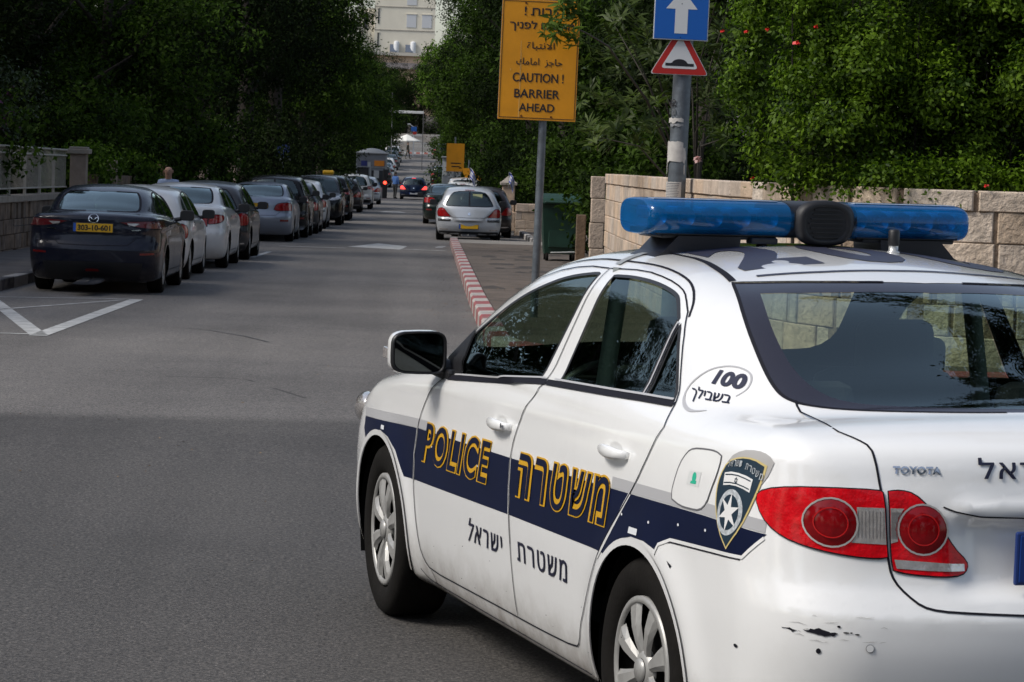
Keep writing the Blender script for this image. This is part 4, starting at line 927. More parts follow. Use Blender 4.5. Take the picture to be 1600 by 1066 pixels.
T_RG = [(-1.051, .528), (-1.13, .550), (-1.313, .598), (-1.447, .617), (-1.577, .628), (-1.647, .622), (-1.715, .590), (-1.785, .500), (-1.855, .355), (-1.902, .192), (-1.915, -.01), (-1.218, -.01), (-1.190, .232), (-1.10, .45)]
T_RI = [(-1.185, .500), (-1.353, .545), (-1.478, .558), (-1.561, .557), (-1.658, .541), (-1.735, .495), (-1.806, .378), (-1.868, .178), (-1.885, -.01), (-1.298, -.01), (-1.262, .306)]
T_WS = [(.86, -.01), (.80, .3), (.70, .52), (.62, .60), (.80, .66), (.98, .60), (1.10, .40), (1.16, .2), (1.18, -.01)]
def police_car():
    S = HERO; S['axles'] = (1.30, -1.28); S['track'] = .762
    f = make_body(S); HD = math.radians(90) + .2958
    root = thing('police_car', 'white police car with navy stripe and yellow outlined lettering in the right foreground', 'police car', (1.078, 8.871, 0), HD)
    sh = Shell(f, (-2.42, -.98, .10), (2.34, .98, 1.52), .023)
    fg, rg, qg = smooth_poly(F_FG), smooth_poly(F_RG), smooth_poly(F_Q, 0)
    fd, rd = smooth_poly(F_FD, 1), smooth_poly(F_RD, 1)
    trg, tri = smooth_poly(T_RG, 2, 70), smooth_poly(T_RI, 2, 70)
    lo_, li_ = smooth_poly(R_LO, 1, 70), smooth_poly(R_LI, 1, 70)
    archs = [[(x + .352*math.cos(a), .315 + .352*math.sin(a)) for a in np.linspace(-.55, PI + .55, 44)] for x in S['axles']]
    gap = smooth_poly(R_GAP, 1, 70, False)
    lid = [(-.01, 1.3), (.604, 1.3)] + gap + [(-.01, .635)]
    ws = [(.40, -.01), (.36, .3), (.27, .47), (.22, .52), (.52, .62), (.86, .70), (1.0, .55), (1.08, .3), (1.10, -.01)]
    sh.region('trunk_lid', lid, 'rear', lambda c, n: c[:, 0] < -1.68)
    sh.region('front_door', fd, 'side'); sh.region('rear_door', rd, 'side')
    sh.region('windscreen', smooth_poly(ws, 2, 70), 'top')
    sh.region('front_glass', fg, 'side'); sh.region('rear_glass', rg, 'side'); sh.region('quarter_glass', qg, 'side')
    sh.region('rear_window_border', trg, 'top'); sh.region('rear_window', tri, 'top')
    sh.region('tail_light', lo_, 'rear', lambda c, n: c[:, 0] < -1.8); sh.region('lid_light', li_, 'rear')
    for a in archs: sh.region('removed', a, 'side', lambda c, n: np.abs(c[:, 1]) > .5)
    R = sh.split(); SM = lambda nm, lab, **k: shell_mesh(f, nm, *R[lab], **k)
    put('body', SM('body', 'body'), root, [WHITE])
    lidp = put('trunk_lid', SM('trunk_lid', 'trunk_lid'), root, [WHITE])
    put('windscreen', SM('windscreen', 'windscreen', off=-.003), root, [GLASS_REAR])
    rwb = put('rear_window', SM('rear_window', 'rear_window', off=-.002), root, [GLASS_REAR])
    put('window_border', SM('window_border', 'rear_window_border', off=-.001), rwb, [FRIT])
    b = MB(); i0 = next(i for i in range(len(trg)) if trg[i][1] > 0 and trg[i-1][1] <= 0); ro = trg[i0:] + trg[:i0]; ro = [q for q in ro if q[1] > -.005]
    for s_ in (1, -1): ribbon(b, f, [(a, q*s_) for a, q in ro], 'top', .010, .0015)
    b.build('window_seal', SEAM, rwb)
    doors = {}
    for sg in (1, -1):
        for nm in ('front_door', 'rear_door'):
            d = doors[(nm, sg)] = put('door', SM('door', nm, side=sg), root, [WHITE])
        for nm, dn in (('front_glass', 'front_door'), ('rear_glass', 'rear_door'), ('quarter_glass', 'rear_door')):
            put('window', SM('window', nm, off=-.004, side=sg), doors[(dn, sg)], [GLASS_SIDE])
        for nm, dn, pl in (('seal', 'front_door', [fg]), ('seal', 'rear_door', [rg, qg])):
            b = MB()
            for p_ in pl: ribbon(b, f, p_, 'side', .013, .001, sg, True, .02)
            if dn == 'front_door': patch(b, f, F_SAIL, 'side', .004, sg)
            b.build('window_seal', BLACK, doors[(dn, sg)])
        # belt moulding: dark strip with a bright upper edge
        b = MB(); ribbon(b, f, [(.604, .944), (.499, .951), (-.268, 1.018), (-.34, 1.0225)], 'side', .020, .005, sg, False, .03, 0); ribbon(b, f, [(.55, .957), (.499, .962), (-.268, 1.029), (-.33, 1.033)], 'side', .006, .007, sg, False, .03, 1)
        b.build('belt_moulding', [SEAM, GREYV], doors[('front_door', sg)])
        b = MB(); ribbon(b, f, [(-.345, 1.0228), (-.457, 1.027), (-1.077, 1.0515), (-1.283, 1.057)], 'side', .020, .005, sg, False, .03, 0); ribbon(b, f, [(-.40, 1.036), (-1.077, 1.062), (-1.27, 1.067)], 'side', .007, .007, sg, False, .03, 1)
        ribbon(b, f, [(-1.058, 1.268), (-1.074, 1.066)], 'side', .012, .004, sg, False, .03, 1); ribbon(b, f, [(-1.067, 1.262), (-1.083, 1.066)], 'side', .010, .005, sg, False, .03, 0)
        b.build('belt_moulding', [SEAM, GREYV], doors[('rear_door', sg)])
        # handles
        for dn, (hx, hz) in (('front_door', (-.058, .862)), ('rear_door', (-1.054, .899))):
            y = project(f, [(hx, hz)], 'side', sg)[0][0, 1]; b = MB(); n = 9; vs = []
            for i in range(n):
                t = i/(n-1); x = hx + .095 - .19*t; o = .006 + .026*math.sin(PI*min(1, max(0, t)))**.45; hh = .011 + .008*math.sin(PI*t)
                for k in range(10):
                    a = 2*PI*k/10; vs.append((x, y + sg*(o + .010*math.cos(a)), hz + hh*math.sin(a)))
            b.add(vs, [(i*10+k, i*10+(k+1) % 10, (i+1)*10+(k+1) % 10, (i+1)*10+k) for i in range(n-1) for k in range(10)] + [tuple(range(10)), tuple(range((n-1)*10, n*10))], 1.0, True)
            h = b.build('handle', WHITE, doors[(dn, sg)])
            b = MB(); patch(b, f, ellipse(hx+.01, hz, .052, .026), 'side', .0012, sg, .012); cup = b.build('handle_recess_shade', mat('recess_shade_white', (.60, .60, .59), .3, coat=.5), doors[(dn, sg)])  # flat greyer disc: shade of the handle recess put into the colour
            if dn == 'front_door':
                b = MB(); patch(b, f, ellipse(hx-.080, hz, .006, .009), 'side', .034, sg, .01); b.build('lock', SEAM, doors[(dn, sg)])
        # stripes
        b = MB(); patch(b, f, F_NT + F_NB, 'side', .0012, sg, .035, 0)
        gt = lambda x: float(np.interp(x, [q[0] for q in F_NT[::-1]], [q[1] for q in F_NT[::-1]]))
        for x0, x1 in ((1.56, .72), (-1.055, -1.985)):
            xs = np.linspace(x0, x1, 14); patch(b, f, [(x, gt(x) + .002) for x in xs] + [(x, gt(x) + .034) for x in xs[::-1]], 'side', .0012, sg, .03, 1)
        st = b.build('stripe', [NAVY, GREYV], root)
        b = MB()
        for p_, w in ((fd, .005), (rd, .005)):
            ribbon(b, f, p_, 'side', w, .0026, sg, True, .02)
        ribbon(b, f, [(-1.43, .676), (-1.447, .700), (-1.508, .7105), (-1.792, .7245), (-1.915, .730)], 'side', .004, .002, sg)
        ribbon(b, f, smooth_poly([(.86, .245), (.80, .222), (.70, .218), (-.85, .215)], 1, 70, False), 'side', .004, .002, sg)
        ribbon(b, f, [(.722, .262), (.70, .24), (.69, .218)], 'side', .004, .002, sg)
        # roof-drip line over the doors
        ribbon(b, f, smooth_poly([(.66, 1.125), (.40, 1.283), (.16, 1.362), (-.098, 1.396), (-.32, 1.402), (-.60, 1.404), (-.80, 1.390), (-.95, 1.366), (-1.05, 1.325), (-1.09, 1.285)], 2, 90, False), 'side', .008, .002, sg, False, .02)
        b.build('panel_gap', SEAM, root)
        for p_ in ([(-.190, .50), (-.176, .60), (-.172, .677), (-.176, .775)], [(.876, .55), (.873, .65), (.842, .745)], [(-.99, .585), (-1.068, .662), (-1.20, .80)]):
            b = MB(); ribbon(b, f, p_, 'side', .013, .0019, sg); b.build('door_edge', WHITE, root)
        for x in S['axles']:
            b = MB(); ribbon(b, f, [(x + .358*math.cos(a), .315 + .358*math.sin(a)) for a in np.linspace(-.25, PI+.25, 40)], 'side', .020, .006, sg); b.build('arch_lip', WHITE, root)
        b = MB(); ribbon(b, f, [(-1.42, .664), (-1.44, .694), (-1.507, .717), (-1.79, .731), (-1.922, .7365), (-1.985, .795)], 'side', .009, .0024, sg)
        b.build('bumper_edge', WHITE, root)
        # fuel flap
        if sg > 0:
            fl = smooth_poly([(-1.567, .971), (-1.642, .978), (-1.703, .98), (-1.738, .973), (-1.741, .953), (-1.737, .92), (-1.722, .885), (-1.706, .843), (-1.67, .820), (-1.61, .816), (-1.547, .815), (-1.49, .825), (-1.483, .845), (-1.487, .866), (-1.504, .923), (-1.534, .957)], 1)
            b = MB(); patch(b, f, fl, 'side', .0022, sg, .03, 0); ribbon(b, f, fl, 'side', .0045, .0026, sg, True, .012, 1)
            patch(b, f, [(-1.575, .913), (-1.648, .918), (-1.646, .878), (-1.57, .877)], 'side', .003, sg, .03, 2)
            patch(b, f, ellipse(-1.612, .899, .012, .014), 'side', .0036, sg, .01, 3); patch(b, f, [(-1.595, .888), (-1.63, .892), (-1.628, .883), (-1.594, .881)], 'side', .0036, sg, .01, 3)
            b.build('fuel_flap', [WHITE, mat('thin_gap_grey', (.12, .12, .13), .6), mat('pale_sticker', (.62, .63, .62), .5), mat('green_ink', (.02, .42, .26), .5)], root)
    # lettering on the left side
    Q1 = [(.778, .632), (.053, .649), (.722, .781), (.012, .800)]; Q2 = [(-.240, .651), (-1.030, .674), (-.271, .803), (-1.060, .826)]
    sp = lambda Q, m: Q
    for q, s_, bo in ((Q1, 'POLICE', .058), (Q2, 'הרטשמ', .055)):
        b = MB(); decal_text(b, f, s_, q, 'side', .0032, bo, 1, 0, 1.12 if s_[0] == 'P' else 1.18)
        c = [np.array(k) for k in q]; cen = sum(c)/4; q2 = [tuple(cen + (k-cen)*np.array([.984, .925])) for k in c]
        decal_text(b, f, s_, q2, 'side', .0042, .008, 1, 1, 1.12 if s_[0] == 'P' else 1.18)
        b.build('outlined_lettering', [GOLD, NAVY], root)
    for w_, q_, bo, sp_ in (('לארשי', [(.262, .442), (-.118, .452), (.219, .520), (-.106, .524)], .018, 1.25), ('תרטשמ', [(-.266, .457), (-.717, .463), (-.258, .519), (-.720, .529)], .018, 1.25),
                         ('100', [(-1.392, 1.126), (-1.520, 1.121), (-1.390, 1.164), (-1.495, 1.160)], .05, 1.0), ('ךליבשב', [(-1.340, 1.073), (-1.528, 1.077), (-1.312, 1.113), (-1.497, 1.110)], .015, 1.0)):
        b = MB(); decal_text(b, f, w_, q_, 'side', .002, bo, 1, 0, sp_); b.build('small_lettering', INK, root)
    b = MB(); el = smooth_poly([(-1.516, 1.104), (-1.531, 1.123), (-1.515, 1.148), (-1.482, 1.169), (-1.421, 1.179), (-1.354, 1.165), (-1.304, 1.127), (-1.290, 1.104), (-1.295, 1.084), (-1.323, 1.066), (-1.37, 1.054), (-1.414, 1.052), (-1.471, 1.061)], 2, 90, False)
    ribbon(b, f, el, 'side', [.004, .006, .005, .005, .006, .009, .012, .010, .003], .0015, 1, False, .01); b.build('oval_badge_line', GREYV, root)
    # shield emblem on the rear wing
    b = MB(); shd = smooth_poly([(-1.757, .926), (-1.78, .965), (-1.844, .984), (-1.914, .988), (-1.960, .975), (-1.956, .936), (-1.937, .876), (-1.905, .807), (-1.848, .745), (-1.798, .784), (-1.762, .838), (-1.751, .889)], 1, 60)
    A = np.array(shd); ce = A.mean(0)
    patch(b, f, smooth_poly([(-1.768, .93), (-1.785, .975), (-1.84, 1.0), (-1.91, 1.008), (-1.955, 1.002), (-1.978, .985), (-1.965, .94), (-1.93, .90)], 1), 'side', .0018, 1, .02, 4)  # grey backing shape behind the top of the shield
    patch(b, f, shd, 'side', .0026, 1, .02, 1); patch(b, f, [tuple(ce + (p_-ce)*np.array([.93, .955])) for p_ in A], 'side', .0032, 1, .02, 0)
    ep = lambda rx, ry, n=28: [(-1.842 + rx*math.cos(t)*1.0 - .10*ry*math.sin(t), .840 + ry*math.sin(t)) for t in np.linspace(0, 2*PI, n, False)]
    patch(b, f, ep(.062, .060), 'side', .0038, 1, .015, 2); patch(b, f, ep(.046, .046), 'side', .0044, 1, .015, 0)
    star = [(-1.842 + (.052 if k % 2 == 0 else .019)*math.cos(PI/2 + PI*k/6 + .15), .840 + (.052 if k % 2 == 0 else .019)*math.sin(PI/2 + PI*k/6 + .15)) for k in range(12)]
    patch(b, f, star, 'side', .005, 1, .012, 3)
    patch(b, f, [(-1.785, .935), (-1.82, .9415), (-1.858, .943), (-1.893, .941), (-1.923, .935), (-1.920, .901), (-1.893, .907), (-1.86, .910), (-1.825, .9085), (-1.79, .903)], 'side', .0042, 1, .015, 3)
    for dz in (.0265, .006): ribbon(b, f, [(-1.792, .904+dz), (-1.825, .9085+dz), (-1.86, .910+dz), (-1.893, .907+dz), (-1.917, .903+dz)], 'side', .003, .005, 1, False, .02, 0)
    hx = lambda k, s0: (-1.855 + s0*.008*math.cos(PI/2 + 2*PI*k/3), .9235 + s0*.008*math.sin(PI/2 + 2*PI*k/3))
    for s0 in (1, -1): ribbon(b, f, [hx(k, s0) for k in range(3)], 'side', .002, .005, 1, True, .01, 0)
    for k, ch in enumerate('לארשי תרטשמ'[::1]):
        if ch == ' ': continue
        t = k/10; x = -1.792 - .152*t; z = .957 + .016*math.sin(PI*(t*.9+.05)) - .014*t
        decal_text(b, f, ch, [(x, z-.008), (x-.011, z-.0085), (x, z+.008), (x-.011, z+.0075)], 'side', .0042, .02, 1, 2)
    b.build('shield_emblem', [mat('shield_navy', (.012, .03, .05), .35), mat('shield_gold', (.60, .48, .20), .35), mat('shield_silver', (.45, .48, .50), .4, var=.4, vscale=90), mat('white_vinyl', (.75, .75, .74), .4), mat('shield_backing_grey', (.40, .39, .38), .5)], root)
    # small stickers and scuffs
    for q_ in ([(-1.231, .711), (-1.294, .713), (-1.292, .695), (-1.229, .693)], [(1.285, .704), (1.245, .705), (1.243, .690), (1.283, .689)]):
        b = MB(); patch(b, f, q_, 'side', .0028, 1, .03, 0); b.build('stripe_sticker', mat('sticker_white', (.7, .72, .74), .4), root)
    for x, z in ((-1.36, .742), (-1.55, .764), (-1.16, .735), (.66, .70), (.15, .70), (-1.72, .775)): b = MB(); patch(b, f, ellipse(x, z, .006, .004, 7), 'side', .0028, 1, .02, 0); b.build('stone_chip', mat('sticker_white', (.7, .72, .74), .4), root)
    b = MB(); patch(b, f, [(-1.503, .660), (-1.533, .651), (-1.527, .643), (-1.518, .648)], 'side', .002, 1, .02); b.build('scuff_mark', SEAM, root)
    b = MB(); patch(b, f, ellipse(-1.916, .509, .010, .005, 8), 'side', .002, 1, .01); b.build('scuff_mark', SEAM, root)
    jag = random.Random(4)
    def ragged(c_): return [(x + jag.uniform(-.003, .003), z + jag.uniform(-.0022, .0022)) for x, z in dens(c_, .006, True)]
    for p_ in (ragged([(.802, .588), (.786, .5875), (.769, .583), (.781, .579)]), ragged([(.764, .587), (.732, .594), (.715, .589), (.695, .586), (.705, .579), (.722, .577), (.74, .5795), (.757, .581)]), ellipse(.694, .603, .004, .003, 7), ellipse(.678, .589, .007, .002, 8), ellipse(.654, .586, .006, .002, 8), ellipse(.733, .538, .005, .007, 8), ellipse(.667, .5895, .003, .002, 6)):
        b = MB(); patch(b, f, p_, 'rear', .002, 1, .01); b.build('scuff_mark', SEAM, root)
    rng = random.Random(5); FAINT = mat('faint_scratch_grey', (.38, .37, .36), .6)
    for k in range(14):
        y, z = rng.uniform(.60, .80), rng.uniform(.55, .63); L_ = rng.uniform(.008, .035); b = MB(); ribbon(b, f, [(y, z), (y - L_*.5, z + .002), (y - L_, z + rng.uniform(-.004, .004))], 'rear', [.0004, .0014, .0004], .0016, 1, False, .008); b.build('scratch', FAINT, root)
    for k in range(16):
        x, z = rng.uniform(-1.2, .8), rng.uniform(.28, .42); b = MB(); patch(b, f, ellipse(x, z, rng.uniform(.002, .006), .0015, 6), 'side', .0015, 1, .02); b.build('stone_chip', SEAM, root)
    # tail lamps
    for sg in (1, -1):
        for nm, poly, cir, clr in (('tail_light', lo_, ellipse(.692, .852, .057, .060), [(.637, .893), (.572, .893), (.568, .803), (.650, .805), (.640, .82), (.634, .852)]), ('lid_light', li_, ellipse(.480, .842, .060, .062), [(.558, .893), (.525, .893), (.540, .872), (.547, .842), (.540, .812), (.557, .806)])):
            lp = put('tail_light', SM('tail_light', nm, off=.005, side=sg), root, [REDLENS])
            b = MB(); ribbon(b, f, poly, 'rear', .007, .004, sg, True, .015); b.build('lamp_seal', SEAM, lp)
            b = MB(); patch(b, f, clr, 'rear', .0062, sg, .015); b.build('reversing_lens', CLEARL, lp)
            b = MB(); patch(b, f, cir, 'rear', .0068, sg, .012, 0, .010); A_ = [(.480, .842)] if nm == 'lid_light' else [(.692, .852)]
            ribbon(b, f, cir, 'rear', .0045, .0095, sg, True, .01, 1); cc = np.mean(cir, axis=0); ribbon(b, f, [tuple(cc + (np.array(q)-cc)*.62) for q in cir], 'rear', .003, .0165, sg, True, .012, 2)
            b.build('lamp_bowl', [DKRED, mat('satin_ring', (.62, .58, .56), .3, .5), mat('bright_red_ring', (.50, .01, .012), .2)], lp)
            b = MB(); y0_ = min(q[0] for q in clr); y1_ = max(q[0] for q in clr)
            for q in range(9): yy = y0_ + (y1_-y0_)*(q+.7)/9.6; ribbon(b, f, [(yy, .818), (yy, .884)], 'rear', .0018, .0068, sg, False, .03)
            b.build('lens_rib', mat('lens_rib_grey', (.16, .15, .15), .3), lp)
            if nm == 'lid_light':
                b = MB(); patch(b, f, [(.550, .767), (.47, .763), (.372, .757), (.372, .739), (.47, .741), (.545, .745)], 'rear', .0068, sg, .015); b.build('reflector_strip', CLEARL, lp)
    # tailgate details
    b = MB()
    for sg in (1, -1): ribbon(b, f, gap, 'rear', .006, .002, sg, False, .015)
    ribbon(b, f, [(.428, .899), (.40, .889), (.335, .8775), (.2, .8745), (0, .874)], 'rear', .004, .002); ribbon(b, f, [(.428, .899), (.40, .889), (.335, .8775), (.2, .8745), (0, .874)], 'rear', .004, .002, -1)
    b.build('panel_gap', SEAM, lidp)
    b = MB(); decal_text(b, f, 'TOYOTA', [(.546, .976), (.428, .977), (.543, .995), (.425, .996)], 'rear', .003, .05, 1, 0, 1.1); b.build('chrome_badge', CHROME, lidp)
    b = MB(); decal_text(b, f, 'לארשי', [(.334, .969), (.090, .972), (.328, 1.018), (.088, 1.020)], 'rear', .003, .035, 1, 0, 1.15); b.build('lid_lettering', INK, lidp)
    b = MB(); b.box((-2.262, 0, .778), (.014, .52, .135), bev=.006, mi=0); b.box((-2.268, 0, .778), (.006, .50, .118), bev=.002, mi=1); b.build('number_plate', [mat('plate_frame_blue', (.012, .035, .16), .4), mat('plate_blue', (.010, .05, .25), .35)], lidp)
    for y in (.624, .23, -.23, -.624):
        b = MB(); ribbon(b, f, ellipse(abs(y), .553, .009, .0095, 14), 'rear', .003, .002, 1 if y > 0 else -1, True, .01, 0); patch(b, f, ellipse(abs(y), .553, .0085, .009, 12), 'rear', .003, 1 if y > 0 else -1, .008, 1); b.build('parking_sensor', [mat('sensor_gap', (.35, .35, .36), .6), WHITE], root)
    # roof numerals, line and ditches
    RINK = mat('roof_ink', (.03, .032, .055), .45)
    for ch, y0, y1 in (('2', .445, .190), ('0', .112, -.145), ('0', -.225, -.48)):
        b = MB(); decal_text(b, f, ch, [(-.945, y0), (-.945, y1), (-.40, y0), (-.40, y1)], 'top', .002, .05, 1, 0); b.build('roof_numeral', RINK, root)
    b = MB(); ribbon(b, f, [(-1.028, .444), (-1.063, .253), (-1.082, .03), (-1.075, -.224), (-1.03, -.444)], 'top', .018, .002)
    b.build('roof_line', RINK, root)
    for sg in (1, -1):
        b = MB(); ribbon(b, f, [(.05, .46), (-.224, .469), (-.625, .471), (-.747, .481), (-.926, .505), (-1.04, .523)], 'top', [.004, .005, .008, .014, .022, .022], .002, sg); b.build('roof_ditch', SEAM, root)
    # mirrors
    for sg in (1, -1):
        d = doors[('front_door', sg)]
        def rr(x, s, dy=0, dz=0, n=28):
            out = []
            for k in range(n):
                a = 2*PI*k/n; c_, s_ = math.cos(a), math.sin(a); e = .45
                out.append((x, sg*(.950 + dy + s*.097*math.copysign(abs(c_)**e, c_)), 1.027 + dz + s*.073*math.copysign(abs(s_)**e, s_)*(1 - .07*c_)))
            return out
        def loft(rings, mi=0):
            b = MB(); n = len(rings[0]); vs = [p_ for r in rings for p_ in r]
            b.add(vs, [(i*n+k, i*n+(k+1) % n, (i+1)*n+(k+1) % n, (i+1)*n+k) for i in range(len(rings)-1) for k in range(n)], 1.0, True); b.add(rings[-1], [tuple(range(n))]); return b
        mr = loft([rr(.632, 1.0), rr(.66, 1.03), rr(.70, .96, -.004), rr(.735, .78, -.01), rr(.755, .5, -.015)]).build('mirror', WHITE, d)
        loft([rr(.626, .90), rr(.612, .93), rr(.612, .995), rr(.640, 1.005)]).build('mirror_bezel', BLACK, d)
        loft([rr(.622, .88), rr(.622, .86)]).build('mirror_glass', mat('mirror_silver', (.045, .05, .05), .03, 1), d)
        b = MB(); b.tube([(.655, sg*.80, .965), (.66, sg*.845, .968), (.665, sg*.90, .985)], [.034, .036, .030], 12); b.box((.64, sg*.832, .955), (.13, .05, .035), bev=.012); b.build('mirror_foot', BLACK, d)
        b = MB(); b.box((.70, sg*1.043, 1.02), (.05, .012, .04), bev=.005); b.build('indicator', CLEARL, d)
    # headlamps
    for sg in (1, -1):
        b = MB(); patch(b, f, smooth_poly([(.40, .66), (.70, .68), (.80, .74), (.80, .80), (.66, .76), (.45, .71)], 1), 'front', .012, sg, .03, 0, .01); b.build('headlight', CLEARL, root)
        bm = bmesh.new(); bmesh.ops.create_icosphere(bm, subdivisions=4, radius=1)
        for v in bm.verts: v.co = Vector((1.93 + .18*v.co.x, sg*(.758 - .045*v.co.x) + .050*v.co.y, .70 - .03*v.co.x + .060*v.co.z))
        me = bpy.data.meshes.new('headlight'); bm.to_mesh(me); bm.free(); me.polygons.foreach_set('use_smooth', [True]*len(me.polygons)); put('headlight', me, root, [CLEARL])
    liners(root, S, .36)
    wheels(root, S, ALLOY, 56, -.055, 8)
    # cabin
    b = MB(); b.box((-.2, 0, .30), (2.6, 1.5, .06)); b.box((1.02, 0, .60), (.08, 1.5, .62)); b.box((-1.5, 0, .78), (.08, 1.44, .46)); b.build('cabin_floor', DARK, root)
    b = MB(); b.box((.80, 0, .79), (.36, 1.40, .18), bev=.06); b.box((.62, .36, .86), (.16, .40, .08), bev=.03); b.build('dashboard', TRIM, root)
    b = MB(); b.lathe([(.180, -.013), (.195, 0), (.180, .013), (.165, 0), (.180, -.013)], 'x', 32); b.box((0, 0, 0), (.03, .34, .04), bev=.01); b.box((.0, 0, 0), (.05, .15, .11), bev=.02)
    sw = b.build('steering_wheel', BLACK, root); sw.location = (.40, .37, .86); sw.rotation_euler = (0, -.42, 0)
    for y in (.36, -.36):
        b = MB(); b.box((.05, y, .48), (.52, .50, .16), bev=.06); R_ = .22
        b.box((-.26, y, .77), (.15, .50, .60), bev=.07, rx=0); b.box((-.33, y, 1.135), (.09, .27, .19), bev=.045)
        b.tube([(-.31, y+.06, 1.0), (-.32, y+.06, 1.12)], .007, 6); b.tube([(-.31, y-.06, 1.0), (-.32, y-.06, 1.12)], .007, 6); b.build('front_seat', SEATM, root)
    b = MB(); b.box((-.85, 0, .46), (.50, 1.32, .18), bev=.06); b.box((-1.20, 0, .76), (.17, 1.30, .56), bev=.07)
    for y in (.38, -.38): b.box((-1.25, y, 1.06), (.10, .30, .12), bev=.045)
    b.build('rear_seat', SEATM, root)
    b = MB(); b.box((-1.52, 0, 1.005), (.62, 1.26, .03)); b.build('parcel_shelf', mat('grey_shelf', (.075, .085, .085), .8), root)
    b = MB()
    for y in (.60, -.60): b.tube([(-.38, y*1.1, .95), (-.36, y, 1.38)], .03, 8)
    b.build('pillar_trim', mat('pale_pillar_trim', (.22, .24, .24), .7), root)
    return f, root, HD
PF, POLICE, PHD = police_car()
def on_police(v):
    c, s = math.cos(PHD), math.sin(PHD); return (1.078 + c*v[0] - s*v[1], 8.871 + s*v[0] + c*v[1], v[2])
def light_bar():
    root = thing('light_bar', 'long blue light bar with black middle on the police car roof', 'light bar', on_police((-.33, 0, 0)), PHD)
    def seg(y0, y1, end0, end1, name, m, s0=1.0, parent=root):
        b = MB(); n = 28; rings = []
        ts = []
        k0 = [(0, .80), (.006, .91), (.018, .97), (.04, 1)] if end0 else [(0, 1)]
        k1 = [(.04, 1), (.018, .97), (.006, .91), (0, .80)] if end1 else [(0, 1)]
        for d, s_ in k0: ts.append((y0 + d, s_))
        for d, s_ in k1: ts.append((y1 - d, s_))
        for y, s_ in ts:
            ring = []
            for k in range(n):
                a = 2*PI*k/n; c_, q = math.cos(a), math.sin(a); e = .62
                ring.append((.150*(s_ if s_ < 1 else 1)*s0*math.copysign(abs(c_)**e, c_), y, 1.544 + (.5*(1+s_))*.058*s0*math.copysign(abs(q)**.72, q)))
            rings.append(ring)
        vs = [p for r in rings for p in r]
        b.add(vs, [(i*n+k, i*n+(k+1) % n, (i+1)*n+(k+1) % n, (i+1)*n+k) for i in range(len(rings)-1) for k in range(n)], 1.0, True)
        b.add(rings[0], [tuple(range(n))]); b.add(rings[-1], [tuple(range(n))]); return b.build(name, m, parent)
    LENSB = lens('blue_lens', (.03, .44, .86), (.002, .14, .39), .46)
    for y0, y1, e0, e1 in ((.08, .556, False, True), (-.540, -.125, True, False)):
        L = seg(y0, y1, e0, e1, 'blue_lens', LENSB)
        b = MB()
        for k in range(5):
            y = y0 + .05 + (y1-y0-.10)*k/4
            b.box((0, y, 1.556), (.11, .052, .04), bev=.012, mi=0); b.lathe([(.03, 0), (.012, .02)], 'x', 14, (-.075, y, 1.545), mi=0)
        b.box((0, (y0+y1)/2, 1.500), (.22, abs(y1-y0)-.06, .016), mi=1); b.box((-.02, (y0+y1)/2, 1.535), (.02, abs(y1-y0)-.08, .045), mi=2)
        b.build('reflector', [mat('reflector_grey', (.55, .58, .60), .25, .6), BLACK, mat('circuit_blue_grey', (.10, .16, .20), .5)], L)
        b = MB(); b.box((-.06, (y0+y1)/2, 1.6005), (.05, abs(y1-y0)-.06, .003), bev=.001); b.build('top_highlight', mat('pale_bar_edge', (.35, .40, .48), .4), L)  # thin pale strip: highlight along the bar's top put in as colour
        b = MB(); b.box((0, (y0+y1)/2 - .01, 1.487), (.20, abs(y1-y0)-.09, .016), bev=.006); b.build('base_tray', BLACK, L)
    seg(-.135, .09, False, False, 'speaker', BLACK, 1.0)
    b = MB(); rings = []
    for x, s_ in ((-.14, 1.0), (-.168, .96), (-.176, .80), (-.170, .70)):
        rings.append([(x, -.02 + .098*s_*math.copysign(abs(math.cos(a))**.75, math.cos(a)), 1.538 + .072*s_*math.copysign(abs(math.sin(a))**.75, math.sin(a))) for a in np.linspace(0, 2*PI, 28, False)])
    vs = [p for r in rings for p in r]; b.add(vs, [(i*28+k, i*28+(k+1) % 28, (i+1)*28+(k+1) % 28, (i+1)*28+k) for i in range(3) for k in range(28)], 1.0, True); b.add(rings[-1], [tuple(range(28))])
    for k in range(7): b.box((-.172, -.02, 1.496 + .014*k), (.006, .12 - .012*abs(k-3), .004))
    b.build('speaker_grille', mat('speaker_black', (.010, .010, .012), .55), root)
    for sg in (1, -1):
        b = MB(); P = [(.53, 1.420), (.50, 1.436), (.45, 1.488), (.24, 1.488), (.245, 1.445)]; vs = [(x, sg*y, z) for x in (-.11, .09) for y, z in P]
        b.add(vs, [(0, 1, 2, 3, 4), (9, 8, 7, 6, 5)] + [(i, (i+1) % 5, 5+(i+1) % 5, 5+i) for i in range(5)]); b.build('mounting_foot', mat('foot_black', (.014, .014, .02), .35), root)
        b = MB(); ribbon(b, PF, [(-.33, .50), (-.33, .585), (-.33, .603)], 'top', .045, .004, sg); o = b.build('mounting_strap', mat('strap_steel', (.42, .42, .40), .4, .5), root); o.location = (.33, 0, 0)
    b = MB(); b.tube([(-.10, .165, 1.45), (-.10, .165, 1.49)], .010, 8); b.box((-.10, .165, 1.478), (.05, .09, .02), bev=.006); b.lathe([(.026, 1.452), (.014, 1.468), (.008, 1.48)], 'z', 12, (-.10, .165, 0)); b.build('cable_gland', BLACK, root)
light_bar()
zant = float(project(PF, [(-.60, -.205)], 'top')[0][0, 2])
an = thing('roof_antenna', 'stubby black antenna on the police car roof behind the light bar', 'antenna', on_police((-.60, -.205, zant)), PHD)
b = MB(); b.lathe([(.017, .022), (.018, .028), (.018, .066), (.014, .072), (.001, .072)], 'z', 16); b.build('antenna_cap', BLACK, an)
